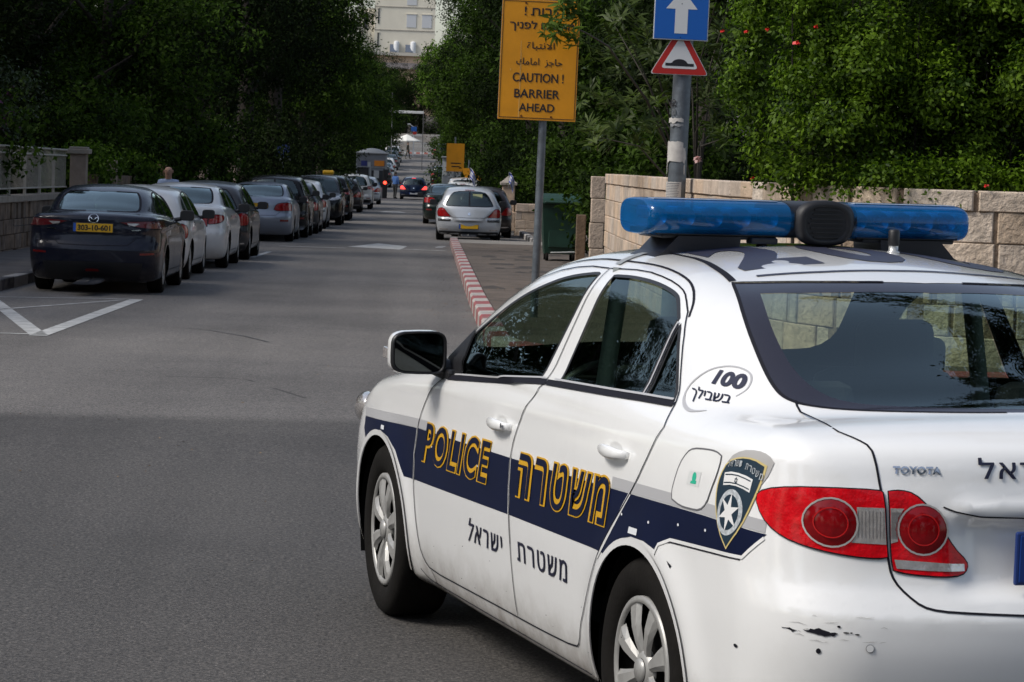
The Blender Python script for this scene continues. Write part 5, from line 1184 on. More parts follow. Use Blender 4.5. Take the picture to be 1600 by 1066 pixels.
b = MB(); b.lathe([(.020, 0), (.020, .004), (.015, .006), (.015, .024)], 'z', 16); b.build('antenna_base', mat('clear_base', (.5, .5, .48), .2, .4), an)
# ---------------------------------------------------------------- the other cars
def scaled(S, **k): q = dict(S); q.pop('extra', None); q.update(k); return q
SEDAN = scaled(HERO, axles=(1.30, -1.28), track=.755, flares=((1.30, .36, .010), (-1.28, .36, .010)))
COUPE = scaled(SEDAN, plan=[(a, b*1.02) for a, b in HERO['plan']],
    deck=[(2.45, .5), (2.25, .62), (2.1, .72), (1.8, .83), (1.3, .93), (.95, .98), (0, 1.02), (-.9, 1.06), (-1.5, 1.085), (-1.85, 1.085), (-2.1, 1.07), (-2.28, 1.045), (-2.5, 1.0)],
    roof=[(2.0, .2), (1.55, .72), (1.2, .98), (.80, 1.2), (.45, 1.35), (.2, 1.415), (-.1, 1.445), (-.4, 1.452), (-.7, 1.44), (-1.0, 1.41), (-1.25, 1.36), (-1.6, 1.235), (-1.93, 1.08), (-2.08, .9), (-2.3, .3)],
    rear=[(.1, 2.06), (.2, 2.13), (.3, 2.22), (.42, 2.275), (.58, 2.285), (.64, 2.265), (.70, 2.235), (.8, 2.215), (.9, 2.215), (.97, 2.235), (1.03, 2.268), (1.06, 2.25), (1.12, 2.17), (1.3, 2.0)],
    gside=(.80, 1.0, .50), gtaper=(.13, .05, -.7, .3), curve=(.075, .16),
    creases=((.93, .035, .012, -2.1, 1.7, .03),))
HATCH = scaled(SEDAN, plan=[(-2.2, .84), (-1.9, .868), (-1.3, .893), (-.5, .905), (.6, .905), (1.3, .892), (1.8, .86), (2.3, .80)], axles=(1.30, -1.30), track=.775, flares=((1.30, .36, .012), (-1.30, .36, .012)),
    deck=[(2.45, .5), (2.2, .66), (2.0, .78), (1.7, .87), (1.35, .95), (1.0, 1.0), (0, 1.02), (-1.0, 1.045), (-1.7, 1.05), (-2.0, 1.03), (-2.2, .95)],
    roof=[(2.1, .2), (1.75, .70), (1.35, .98), (.85, 1.24), (.42, 1.41), (.1, 1.475), (-.3, 1.50), (-.8, 1.495), (-1.2, 1.47), (-1.55, 1.42), (-1.74, 1.33), (-1.90, 1.12), (-2.0, .9), (-2.12, .3)],
    rear=[(.1, 1.85), (.2, 1.90), (.32, 1.98), (.45, 2.02), (.58, 2.025), (.63, 1.99), (.8, 1.985), (.95, 1.975), (1.05, 1.94), (1.3, 1.8)],
    gside=(.845, 1.0, .46), gtaper=(.06, .05, -.8, .3), curve=(.085, .16))
SUV = scaled(SEDAN, plan=[(-2.3, .85), (-1.9, .885), (-1.3, .905), (-.5, .912), (.6, .912), (1.3, .905), (1.8, .875), (2.3, .82)], axles=(1.32, -1.30), track=.785, wr=.35, zb=.24, flares=((1.32, .39, .02), (-1.30, .39, .02)),
    section=[(.18, .12), (.24, .08), (.3, .04), (.4, .018), (.55, .006), (.75, 0), (.95, .006), (1.05, .02), (1.14, .05), (1.25, .12), (1.4, .3)],
    deck=[(2.45, .6), (2.25, .80), (2.0, .95), (1.6, 1.03), (1.1, 1.08), (0, 1.09), (-1, 1.11), (-1.8, 1.12), (-2.05, 1.08), (-2.3, 1.0)],
    roof=[(2.1, .3), (1.75, .80), (1.35, 1.08), (.85, 1.36), (.5, 1.53), (.2, 1.61), (-.3, 1.65), (-1.0, 1.645), (-1.6, 1.61), (-1.85, 1.55), (-1.97, 1.38), (-2.06, 1.1), (-2.16, .4)],
    rear=[(.15, 1.93), (.3, 2.02), (.45, 2.09), (.62, 2.10), (.70, 2.06), (.9, 2.055), (1.08, 2.03), (1.2, 1.98), (1.5, 1.9)],
    front=[(.1, 2.05), (.25, 2.16), (.45, 2.22), (.7, 2.21), (.85, 2.17), (.95, 2.06), (1.1, 1.8)],
    gside=(.86, 1.08, .36), gtaper=(.05, .05, -.9, .4), curve=(.07, .14), creases=())
SHAPES = dict(
    sedan=dict(S=SEDAN, fg=F_FG, rg=F_RG, qg=F_Q, ws=[(.40, -.01), (.36, .3), (.27, .47), (.22, .52), (.52, .62), (.86, .70), (1.0, .55), (1.08, .3), (1.10, -.01)], rw=('top', [(-1.12, .50), (-1.313, .56), (-1.50, .585), (-1.647, .58), (-1.72, .52), (-1.80, .36), (-1.86, .19), (-1.875, -.01), (-1.27, -.01), (-1.23, .25)]),
        tail=[R_LO, R_LI], plate=(-2.262, .775), sill=.30, head=[(.40, .66), (.70, .68), (.80, .74), (.80, .80), (.66, .76), (.45, .71)], extra=[]),
    saloon=dict(S=SEDAN, fg=F_FG, rg=F_RG, qg=F_Q, ws=None, rw=('top', [(-1.12, .50), (-1.313, .56), (-1.50, .585), (-1.647, .58), (-1.72, .52), (-1.80, .36), (-1.86, .19), (-1.875, -.01), (-1.27, -.01), (-1.23, .25)]),
        tail=[[(.40, .79), (.46, .76), (.83, .77), (.83, .93), (.78, .965), (.52, .955), (.44, .90)]], plate=(-2.255, .88), sill=.30, head=[(.40, .66), (.70, .68), (.80, .74), (.80, .80), (.66, .76), (.45, .71)], extra=[('reflector', [(.56, .50), (.76, .50), (.76, .55), (.56, .55)], 'rear', 'red')]),
    coupe=dict(S=COUPE, fg=F_FG, rg=[(-.399, 1.352), (-.60, 1.352), (-.82, 1.325), (-1.0, 1.275), (-1.11, 1.20), (-1.20, 1.085), (-1.22, 1.065), (-.438, 1.034)], qg=None, ws=None, rw=('top', [(-1.14, .46), (-1.313, .515), (-1.50, .545), (-1.70, .555), (-1.80, .50), (-1.87, .36), (-1.91, .19), (-1.92, -.01), (-1.28, -.01), (-1.23, .25)]),
        tail=[[(.34, .955), (.42, .925), (.62, .885), (.80, .875), (.90, .885), (.90, .975), (.80, .985), (.60, .975), (.45, .97)]], plate=(-2.240, .875), sill=.30, head=[(.40, .66), (.70, .68), (.80, .74), (.80, .80), (.66, .76), (.45, .71)],
        extra=[('reversing_lens', [(.44, .945), (.47, .905), (.54, .905), (.60, .945)], 'rear', 'clear'), ('reflector', [(.62, .525), (.80, .535), (.80, .56), (.62, .55)], 'rear', 'red'), ('fog_light', [(-.001, .30), (.09, .30), (.08, .33), (-.001, .335)], 'rear', 'red'), ('lower_trim', [(-.001, .16), (.60, .18), (.66, .42), (-.001, .43)], 'rear', 'black'), ('badge', [(.50, .845), (.62, .85), (.62, .862), (.50, .857)], 'rear', 'chrome')]),
    hatch=dict(S=HATCH, fg=[(.64, .975), (.57, 1.09), (.36, 1.25), (.10, 1.36), (-.18, 1.40), (-.20, 1.03)], rg=[(-.30, 1.40), (-.75, 1.385), (-1.05, 1.345), (-1.08, 1.06), (-.32, 1.035)], qg=[(-1.15, 1.315), (-1.40, 1.225), (-1.50, 1.12), (-1.17, 1.08)], ws=[(.46, -.01), (.40, .3), (.32, .5), (.60, .62), (.95, .68), (1.18, .45), (1.26, -.01)],
        rw=('rear', [(-.01, 1.375), (.40, 1.355), (.50, 1.27), (.60, 1.10), (.655, .985), (.60, .955), (-.01, .955)]), tail=[[(.50, .665), (.82, .655), (.87, .70), (.86, .86), (.78, .905), (.70, .90), (.62, .80)]], plate=(-2.005, .40), sill=.28, head=[(.45, .66), (.72, .68), (.82, .76), (.80, .84), (.62, .78)],
        extra=[('bumper_strip', [(.50, .535), (.84, .535), (.84, .60), (.50, .60)], 'rear', 'black'), ('brake_light', [(-.001, 1.39), (.13, 1.387), (.13, 1.405), (-.001, 1.408)], 'rear', 'red'), ('lower_trim', [(-.001, .16), (.80, .18), (.82, .27), (-.001, .26)], 'rear', 'black'), ('badge', [(-.001, .71), (.035, .72), (.03, .78), (-.001, .785)], 'rear', 'chrome'), ('reflector', [(.55, .30), (.80, .31), (.79, .335), (.58, .33)], 'rear', 'clear')]),
    suv=dict(S=SUV, fg=[(.70, 1.10), (.62, 1.2), (.42, 1.38), (.18, 1.50), (-.12, 1.54), (-.15, 1.13)], rg=[(-.25, 1.54), (-.72, 1.53), (-1.0, 1.50), (-1.03, 1.155), (-.27, 1.135)], qg=[(-1.12, 1.48), (-1.50, 1.42), (-1.62, 1.24), (-1.14, 1.18)], ws=[(.56, -.01), (.50, .3), (.42, .55), (.70, .68), (1.0, .72), (1.22, .5), (1.32, -.01)],
        rw=('rear', [(-.01, 1.54), (.44, 1.52), (.54, 1.42), (.64, 1.20), (.64, 1.13), (.56, 1.10), (-.01, 1.10)]), tail=[[(.66, .95), (.90, .93), (.92, 1.08), (.84, 1.11), (.66, 1.07)]], plate=(-2.085, .80), sill=.38, head=[(.48, .82), (.75, .83), (.84, .88), (.82, .97), (.60, .94)],
        extra=[('lower_trim', [(-.001, .22), (.82, .24), (.86, .46), (-.001, .46)], 'rear', 'black'), ('reflector', [(.62, .50), (.80, .50), (.80, .54), (.62, .54)], 'rear', 'red'), ('grille', [(-.001, .62), (.40, .64), (.44, .86), (-.001, .88)], 'front', 'black'), ('lower_grille', [(-.001, .30), (.62, .32), (.58, .46), (-.001, .48)], 'front', 'black')]))
SHAPES['saloon']['ws'] = SHAPES['coupe']['ws'] = SHAPES['sedan']['ws']
CGLASS = glass('car_window_glass', (.20, .25, .24)); RGLASS = glass('car_rear_window_glass', (.30, .36, .35), boost=2.6); PLATEY = mat('yellow_number_plate', (.68, .38, .012), .4); TAILR = mat('tail_lamp_red', (.30, .008, .010), .15, coat=.8, var=.35, vscale=22)
EXTRA_M = dict(red=mat('reflector_red', (.16, .006, .007), .2, coat=.5), black=BLACK, clear=CLEARL, chrome=CHROME)
BUILT = {}
def build_shape(kind, h):
    D = SHAPES[kind]; S = D['S']; f = make_body(S); sh = Shell(f, (-2.45, -1.0, .08), (2.35, 1.0, 1.72), h)
    fg, rg = smooth_poly(D['fg']), smooth_poly(D['rg']); qg = smooth_poly(D['qg'], 1) if D['qg'] else None
    sh.region('windscreen', smooth_poly(D['ws'], 1, 70), 'top'); sh.region('front_glass', fg, 'side'); sh.region('rear_glass', rg, 'side')
    if qg: sh.region('quarter_glass', qg, 'side')
    rwp, rw = D['rw'][0], smooth_poly(D['rw'][1], 1, 70); sh.region('rear_window', rw, rwp)
    tails = [smooth_poly(t, 1, 70) for t in D['tail']]
    for i, t in enumerate(tails): sh.region('tail_light%d' % i, t, 'rear', lambda c, n: c[:, 0] < -1.5)
    r = S['wr'] + .035
    for x in S['axles']: sh.region('removed', [(x + r*math.cos(a), S['wr'] + r*math.sin(a)) for a in np.linspace(-.6, PI+.6, 36)], 'side', lambda c, n: np.abs(c[:, 1]) > .45)
    R = sh.split(); out = []
    SM = lambda nm, lab, **k: shell_mesh(f, nm, *R[lab], **k)
    out.append(('body', SM('body', 'body'), 'paint'))
    out.append(('windscreen', SM('windscreen', 'windscreen', off=-.003), CGLASS)); out.append(('rear_window', SM('rear_window', 'rear_window', off=-.003), RGLASS))
    for sg in (1, -1):
        for nm in ('front_glass', 'rear_glass') + (('quarter_glass',) if qg else ()):
            if nm in R: out.append(('window', SM('window', nm, off=-.004, side=sg), CGLASS))
        for i in range(len(tails)): out.append(('tail_light', SM('tail_light', 'tail_light%d' % i, off=.004, side=sg), TAILR))
        b = MB(); patch(b, f, smooth_poly(D['head'], 1), 'front', .008, sg, .05, 0, .01); out.append(('headlight', b.mesh('headlight'), CLEARL))
        # door mirror
        b = MB(); mx, mz = (.62, 1.03) if kind != 'suv' else (.66, 1.17); n = 18; rings = []
        for dx, s in ((0, .86), (.0, 1), (.05, 1.02), (.11, .75), (.14, .35)):
            rings.append([(mx + dx, sg*(.985 + s*.10*math.copysign(abs(math.cos(a))**.5, math.cos(a))), mz + s*.075*math.copysign(abs(math.sin(a))**.5, math.sin(a))) for a in np.linspace(0, 2*PI, n, False)])
        b.add([p for q in rings for p in q], [(i*n+k, i*n+(k+1) % n, (i+1)*n+(k+1) % n, (i+1)*n+k) for i in range(4) for k in range(n)], 1.0, True); b.add(rings[-1], [tuple(range(n))]); b.add(rings[0], [tuple(range(n))])
        b.tube([(mx+.04, sg*.80, mz-.07), (mx+.05, sg*.90, mz-.05)], .03, 8); out.append(('mirror', b.mesh('mirror'), BLACK))
    # seals, door gaps, handles, rear seams
    b = MB()
    for sg in (1, -1):
        for p in (fg, rg) + ((qg,) if qg else ()): ribbon(b, f, p, 'side', .022, .002, sg, True, .05)
        z0 = .30 if kind != 'suv' else .38; zb = D['fg'][0][1]
        for xs in ([(D['fg'][0][0] + .10, zb - .05), (.86, .72), (.84, z0 + .05), (.70, z0)], [(-.25, zb + .03), (-.18, .75), (-.2, z0)], [(D['rg'][-2][0] - .14, D['rg'][-2][1] - .05), (-1.18, .80), (-.95, .55), (-.82, z0)]):
            ribbon(b, f, smooth_poly(xs, 2, 90, False), 'side', .008, .002, sg, False, .05)
        ribbon(b, f, [(-.82, z0), (.70, z0)], 'side', .008, .002, sg, False, .08)
        for hx in (-.05, -1.02): patch(b, f, ellipse(hx, zb - .09 + (.03 if hx < -.5 else 0), .09, .012, 12), 'side', .02, sg, .05)
        ribbon(b, f, rw, rwp, .022, .002, sg, True, .05) if rwp == 'rear' else None
        for t in tails: ribbon(b, f, t, 'rear', .010, .006, sg, True, .05)
        lz = .64 if kind in ('sedan', 'saloon', 'coupe', 'hatch') else .72
        ribbon(b, f, [(0, lz), (.45, lz + .01), (.56, lz + .10)], 'rear', .010, .002, sg, False, .05)
    if rwp == 'top':
        i0 = next(i for i in range(len(rw)) if rw[i][1] > 0 and rw[i-1][1] <= 0); half = [p for p in rw[i0:] + rw[:i0] if p[1] > .01]
        for s in (1, -1): ribbon(b, f, [(p[0], p[1]*s) for p in half], 'top', .030, .002, 1, False, .05)
    out.append(('panel_gap', b.mesh('panel_gap'), SEAM))
    for nm, poly, pr, m in D['extra']:
        for sg in (1, -1):
            b = MB(); patch(b, f, poly, pr, .005, sg, .05); out.append((nm, b.mesh(nm), EXTRA_M[m]))
    # dark underside trim, cabin furniture
    b = MB(); b.box((.0, 0, .34), (3.4, 1.45, .10)); b.box((1.05, 0, .75), (.3, 1.4, .35), bev=.05); zt = .0 if kind != 'suv' else .12
    for y in (.36, -.36): b.box((-.2, y, .75+zt), (.16, .48, .60), bev=.06); b.box((-.27, y, 1.14+zt), (.09, .26, .18), bev=.04)
    b.box((-1.12, 0, .74+zt), (.2, 1.25, .58), bev=.06)
    for y in (.36, -.36): b.box((-1.18, y, 1.07+zt), (.09, .28, .12), bev=.04)
    out.append(('cabin', b.mesh('cabin'), SEATM))
    return f, S, out
def street_car(kind, y, xright, m, label, front=False, rim=ALLOY, name='parked_car', plate=PLATEY, group='cars parked along the left kerb', yaw=0.0, tailm=None, h=.048, rear_y=True, plate_text=None, cat='car'):
    key = (kind, h)
    if key not in BUILT: BUILT[key] = build_shape(kind, h)
    f, S, parts = BUILT[key]; D = SHAPES[kind]
    wmax = max(q[1] for q in S['plan']); rear = max(q[1] for q in S['rear'])
    yc = y + (rear if not front else 2.23); xc = xright - wmax
    pitch = math.atan2(zr(yc + 1.3) - zr(yc - 1.3), 2.6)
    hd = PI/2 + yaw + (PI if front else 0)
    q = Matrix.Rotation(hd, 4, 'Z') @ Matrix.Rotation(-(pitch if not front else -pitch), 4, 'Y')
    root = thing(name, label, cat, (xc, yc, (zr(yc + 1.3) + zr(yc - 1.3))/2), 0, group, q.to_euler())
    for nm, me, mm in parts:
        if me is None: continue
        mt = m if mm == 'paint' else (tailm if (tailm and nm in ('tail_light', 'brake_light')) else mm)
        o = put(nm, me, root)
        if not me.materials: me.materials.append(mt)
        o.material_slots[0].link = 'OBJECT'; o.material_slots[0].material = mt
    px_, pz = D['plate']; b = MB(); b.box((px_, 0, pz), (.016, .54, .125), bev=.004, mi=0); b.box((px_ - .007, 0, pz), (.006, .52, .112), bev=.002, mi=1); b.box((px_ - .009, .242, pz), (.006, .036, .112), mi=2)
    if plate_text:
        V, T, _ = text_geo(plate_text, .035, 1.0); b.add([(px_ - .0115, .205 - .435*a, pz - .038 + .076*c) for a, c in V], T, 1.0, False, 3)
    b.build('number_plate', [BLACK, plate, mat('plate_blue_strip', (.02, .10, .45), .4), mat('plate_ink', (.012, .012, .012), .5)], root)
    if front: b = MB(); b.box((2.232, 0, .55), (.02, .54, .12), bev=.004); b.build('number_plate', plate, root)
    wheels(root, S, rim, 28, 0.0, 8, .21); liners(root, S, S['wr'] + .04)
    return root
P_NAVY = paint('dark_navy_paint', (.007, .009, .020), .25, 0, .5, .2, spec=.15); P_WHITE = paint('white_car_paint', (.62, .62, .61), .3, 0, .7, .5); P_SILVER = paint('silver_car_paint', (.52, .54, .57), .33, .3, .6, .3)
P_BLACK = paint('black_car_paint', (.006, .006, .007), .25, 0, .5, .2, spec=.15); P_GREY = paint('grey_car_paint', (.045, .047, .052), .3, .3, .5, .3, spec=.3); P_BLUE = paint('dark_blue_paint', (.006, .016, .050), .28, 0, .6, .2, spec=.2)
P_GREEN = paint('dark_green_paint', (.005, .013, .012), .26, 0, .5, .2, spec=.15); P_BROWN = paint('brown_grey_paint', (.035, .028, .028), .3, .2, .5, .3, spec=.25); P_LILAC = paint('pale_blue_silver_paint', (.27, .30, .36), .33, .45, .6, .3)
maz = street_car('coupe', 36.0, -3.52, P_NAVY, 'dark navy sedan nearest on the left, with large rear badge and readable yellow plate', h=.034, plate_text='303-10-601', tailm=mat('smoked_tail_lamp', (.10, .004, .007), .15, coat=.5))
f, S, _ = BUILT[('coupe', .034)]
b = MB(); ribbon(b, f, ellipse(0, .995, .064, .055, 28), 'rear', .010, .006, 1, True, .015)
ribbon(b, f, smooth_poly([(-.060, 1.012), (-.036, 1.010), (-.018, .990), (0, .977), (.018, .990), (.036, 1.010), (.060, 1.012)], 1, 90, False), 'rear', .009, .007, 1, False, .01); b.build('badge', CHROME, maz)
wh = street_car('hatch', 41.15, -3.60, P_WHITE, 'white hatchback squeezed between the navy sedan and the white sedan', h=.048); wh.scale = (1, 1, .955)
street_car('sedan', 46.4, -3.43, P_WHITE, 'white sedan with large red tail lights, third car from the near left', h=.048)
dk = street_car('hatch', 51.5, -3.36, P_GREY, 'dark grey car with a pink sunshade inside, in front of the white sedan')
b = MB(); b.box((-.45, -.60, 1.18), (.30, .02, .30), bev=.008); b.build('sunshade', mat('pink_sunshade', (.55, .03, .08), .7), dk)
street_car('saloon', 66.5, -3.28, P_LILAC, 'pale blue silver sedan with plate on its boot lid, standing after the gap', h=.048)
street_car('suv', 71.4, -3.12, P_BLACK, 'black SUV directly in front of the pale blue silver sedan')
street_car('hatch', 76.6, -3.05, P_GREY, 'grey hatchback between the black SUV and a small silver car', tailm=None)
street_car('hatch', 83.2, -3.08, P_SILVER, 'small silver hatchback in the middle of the left row')
street_car('suv', 89.0, -2.80, P_BLACK, 'dark SUV facing the camera, headlights forward, in the left row', front=True)
tx = street_car('suv', 98.5, -2.78, P_BLACK, 'black taxi van with a yellow roof sign in the left row', cat='taxi')
b = MB(); b.box((-.15, 0, 1.72), (.16, .42, .15), bev=.05); b.build('roof_sign', mat('taxi_sign_yellow', (.75, .42, .02), .4), tx)
street_car('hatch', 117.0, -2.83, P_BROWN, 'brownish grey hatchback between the taxi and the white SUV')
street_car('suv', 127.8, -2.60, P_WHITE, 'white SUV with red lamps near the guard booth')
street_car('hatch', 147, -2.55, P_SILVER, 'small silver car beyond the white SUV, last before the booth')
RGp = 'cars parked in the bay on the right'
peu = street_car('hatch', 74.2, 2.06, P_SILVER, 'silver hatchback seen from behind with triangular red lamps, nearest on the right', group=RGp, h=.04)
b = MB(); b.box((-1.80, -.22, 1.24), (.012, .26, .12), rx=0); b.build('window_sticker', mat('pale_yellow_sticker', (.55, .56, .30), .6), peu)
street_car('hatch', 79.4, 2.52, P_BROWN, 'dark brown car ahead and right of the silver hatchback', group=RGp)
street_car('saloon', 97.0, 1.60, P_GREEN, 'dark green sedan parked beyond the silver hatchback', group=RGp)
street_car('hatch', 112, 2.35, P_WHITE, 'white car mostly hidden behind the dark brown car, beside the near flag', group=RGp)
street_car('suv', 126, 2.6, P_WHITE, 'white van-like car behind the green sedan, only its roof showing', group=RGp)
LIT = mat('lit_brake_lamp', (.5, .01, .01), .2, emit=(1, .06, .05), estr=2.2)
pr = street_car('hatch', 177.0, -.02, P_BLUE, 'dark blue car with lit red brake lights waiting at the barrier', name='waiting_car', group=None, tailm=LIT, plate=mat('white_plate', (.6, .6, .6), .5))
FG = 'cars parked on the far slope left'
for k, (y, m, kd, lab) in enumerate([(203, P_BLACK, 'suv', 'black car just beyond the guard booth on the far slope'), (217, P_SILVER, 'sedan', 'silver car second beyond the guard booth on the far slope'), (231, P_WHITE, 'hatch', 'white car third beyond the guard booth on the far slope'), (246, P_GREY, 'sedan', 'grey car below the parasol, fourth beyond the guard booth'), (259, P_SILVER, 'hatch', 'silver car below the parasol, fifth beyond the guard booth'), (273, P_WHITE, 'suv', 'white car highest on the far slope, closest to the parasol')]):
    street_car(kd, y, -2.75, m, lab, group=FG)
street_car('suv', 206, 2.0, P_BLACK, 'black SUV on the far right behind the barrier', group='vehicles on the far slope right')
street_car('suv', 291, 2.3, P_GREY, 'grey dark van highest on the far right under the trees', group='vehicles on the far slope right')
# ---------------------------------------------------------------- signs, poles, bin
YEL = mat('sign_yellow', (.66, .275, .008), .42, var=.10, vscale=3); SINK = mat('sign_ink', (.012, .012, .016), .5); BACKM = mat('sign_back_grey', (.22, .23, .24), .5, .3)
POLE = mat('grey_pole_steel', (.13, .15, .17), .5, .35, var=.3, vscale=8, bump=.2, bscale=30)
t = thing('warning_sign', 'tall yellow sign on a thin grey pole reading CAUTION BARRIER AHEAD in three languages', 'sign', (1.15, 30, zr(30)+.13), 0, None, (0, math.radians(.6), 0))
zb0 = zr(30)+.13
b = MB(); b.tube([(.075, .07, -.1), (.075, .07, 1.885-zb0+1.2)], .044, 16); b.build('pole', POLE, t)
b = MB(); b.box((0, .012, 2.545-zb0), (.865, .02, 1.325), bev=.004, mi=0); b.box((0, -.0005, 2.545-zb0), (.861, .008, 1.321), mi=1)
for x0, x1, z0, z1 in ((-.418, .418, 1.903, 1.909), (-.418, .418, 3.181, 3.187), (-.418, -.412, 1.903, 3.187), (.412, .418, 1.903, 3.187)):
    b.box(((x0+x1)/2, -.0055, (z0+z1)/2-zb0), (x1-x0, .004, z1-z0), mi=2)
o_ = (-.43, -.006, 1.885-zb0); k = .002123
def row(s, x0, x1, y0, y1, bold=.03, sp=1.0): text_flat(b, s, o_, (1, 0, 0), (0, 0, 1), (x0-118)*k, (630-y1)*k, (x1-x0)*k, (y1-y0)*k, bold, .002, 2, sp)
row('! תוריהז', 235, 465, 45, 90, .045); row('ךינפל םוסחמ', 163, 495, 118, 172, .045)
row("\uFE93\uFE8E\uFE92\uFE98\uFEE7\uFEFB\uFE8D", 255, 398, 226, 270, .03); row("\uFEDA\uFEE3\uFE8E\uFEE3\uFE8D  \uFEB0\uFE9F\uFE8E\uFEA3", 203, 442, 310, 356, .03)
row('CAUTION !', 188, 452, 388, 434, .045); row('BARRIER', 200, 433, 472, 516, .045); row('AHEAD', 228, 410, 545, 586, .045)
b.build('sign_plate', [BACKM, YEL, SINK], t)
b = MB()
for x, z in ((-.17, 3.165), (.16, 3.165), (-.17, 1.925), (.16, 1.925)): b.lathe([(.011, -.012), (.011, -.006), (.001, -.004)][::-1], 'y', 10, (x, 0, z-zb0))
b.build('bolt', mat('rusty_bolt', (.16, .05, .025), .7), t)
for x, z0, z1, w in ((-.20, 1.90, 2.62, .010), (-.205, 2.3, 2.75, .006), (-.31, 2.42, 2.44, .012), (.25, 2.45, 2.47, .008)): b = MB(); b.box((x, -.0056, (z0+z1)/2-zb0), (w, .002, z1-z0)); b.build('rain_streak', mat('pale_streak', (.66, .38, .10), .6), t)
# blue one-way sign and hump warning on the thick pole
SB = mat('sign_blue', (.010, .105, .42), .4); SW = mat('sign_white', (.62, .63, .64), .45); SR = mat('sign_red', (.42, .022, .018), .4)
PX, PY = 2.665, 29.0; zp = zr(29)+.13
t = thing('sign_pole', 'thick grey steel pole with torn stickers and pasted papers, carrying the blue arrow sign', 'pole', (PX, PY+.11, zp))
b = MB(); b.tube([(-.015, 0, -.2), (.03, 0, 3.25)], .098, 28); b.lathe([(.102, 1.50), (.103, 1.505), (.103, 1.54), (.102, 1.545)], 'z', 28); b.build('shaft', POLE, t)
b = MB(); b.tube([(0, 0, 3.25), (.005, 0, 4.6)], .07, 16); b.build('upper_shaft', POLE, t)
def wrap(b, a0, a1, z0, z1, r, mi=0, jag=0.0, seed=1):
    g = random.Random(seed); n = 10; vs = []
    for i in range(n+1):
        a = math.radians(a0 + (a1-a0)*i/n); c, s = math.cos(a)*r, math.sin(a)*r; vs += [(c, s, z0 + jag*g.random()), (c, s, z1 - jag*g.random()*.6)]
    b.add(vs, [(2*i, 2*i+2, 2*i+3, 2*i+1) for i in range(n)], 1.0, True, mi)
PAPER = mat('weathered_paper', (.52, .50, .47), .9, var=.15, vscale=14); GREYP = mat('torn_grey_sticker', (.25, .26, .27), .8, var=.3, vscale=20)
hz = lambda z: z - zp
b = MB(); wrap(b, -178, -12, hz(1.475), hz(1.715), .1045, 0, .03, 2); wrap(b, -60, 20, hz(1.47), hz(1.66), .107, 0, .05, 9); b.build('white_sticker', PAPER, t)
b = MB(); wrap(b, -170, -40, hz(1.895), hz(1.965), .1042, 0, .03, 3); wrap(b, -150, -60, hz(1.86), hz(1.90), .1042, 1, .02, 4); wrap(b, -50, -38, hz(1.34), hz(1.47), .106, 0, .03, 5); wrap(b, -190, -168, hz(1.32), hz(1.72), .1045, 0, .07, 6); wrap(b, -40, -30, hz(1.52), hz(1.67), .107, 0, .02, 8); b.build('torn_sticker', [PAPER, GREYP], t)
b = MB(); wrap(b, -182, -62, hz(1.06), hz(1.275), .1048, 0, .004, 7)
for i in range(11):
    z = hz(1.252) - .0172*i; wrap(b, -172 + (2 if i else 12), -74 - (3*i % 14), z, z + (.008 if i else .011), .1056, 1)
b.build('notice', [PAPER, mat('faded_print', (.18, .18, .19), .8)], t)
def on_pole(b, s, a0, a1, z0, z1, r=.1002, mi=0):
    V, T, _ = text_geo(s, .03); b.add([(math.cos(math.radians(a0+(a1-a0)*x))*r, math.sin(math.radians(a0+(a1-a0)*x))*r, z0+(z1-z0)*y) for x, y in V], T, 1.0, False, mi)
b = MB(); on_pole(b, '42', -172, -112, hz(2.085), hz(2.155), .1035); on_pole(b, '10', -165, -115, hz(1.995), hz(2.06), .1035, 1); b.build('stencil_number', [SINK, mat('faded_stencil', (.10, .11, .12), .7)], t)
t = thing('one_way_sign', 'square blue sign with white upward arrow on the thick pole', 'sign', (2.636, 28.955, 2.785), 0, None, (0, math.radians(.6), 0))
b = MB(); b.box((0, .004, .29), (.585, .012, .58), bev=.003, mi=1); b.box((0, -.0035, .29), (.565, .006, .56), bev=.002, mi=0)
P = [(-.068, .07), (.068, .07), (.068, .33), (.168, .33), (0, .54), (-.168, .33), (-.068, .33)]
b.add([(x, -.0085, z) for x, z in P], [(0, 1, 2, 6), (3, 4, 5), (5, 6, 2, 3)], 1.0, False, 1)
b.lathe([(.006, -.0105), (.001, -.011)], 'y', 8, (0, 0, .385), mi=2); b.lathe([(.006, -.0095), (.001, -.010)], 'y', 8, (0, 0, .03), mi=2)
b.build('sign_plate', [SB, SW, SINK], t); b = MB(); b.box((0, .075, .29), (.30, .12, .04)); b.build('bracket', STEEL, t)
t = thing('hump_warning_sign', 'red bordered triangle sign with black speed hump symbol below the blue sign', 'sign', (2.640, 28.99, 2.435), 0, None, (0, math.radians(.6), 0))
def tri(s, zc=.165, cut=.0):
    A = [Vector((0, zc + .36*s)), Vector((-.315*s, zc - .182*s)), Vector((.315*s, zc - .182*s))]; out = []
    for i in range(3):
        p, q, r = A[i-1], A[i], A[(i+1) % 3]; d = .045
        for w in np.linspace(0, 1, 6): a_ = q + (p-q).normalized()*d; c_ = q + (r-q).normalized()*d; out.append(((1-w)**2*a_ + 2*w*(1-w)*q + w*w*c_)[:])
    return out
for s, y, mi in ((1.0, 0, 1), (.965, -.004, 2), (.64, -.006, 1)):
    if s == 1.0: b = MB()
    T_ = tri(s); n = len(T_); b.add([(x, y+.006, z) for x, z in T_] + [(x, y-.002, z) for x, z in T_], [tuple(range(n)), tuple(range(n, 2*n))[::-1]] + [(i, (i+1) % n, n+(i+1) % n, n+i) for i in range(n)], 1.0, False, mi)
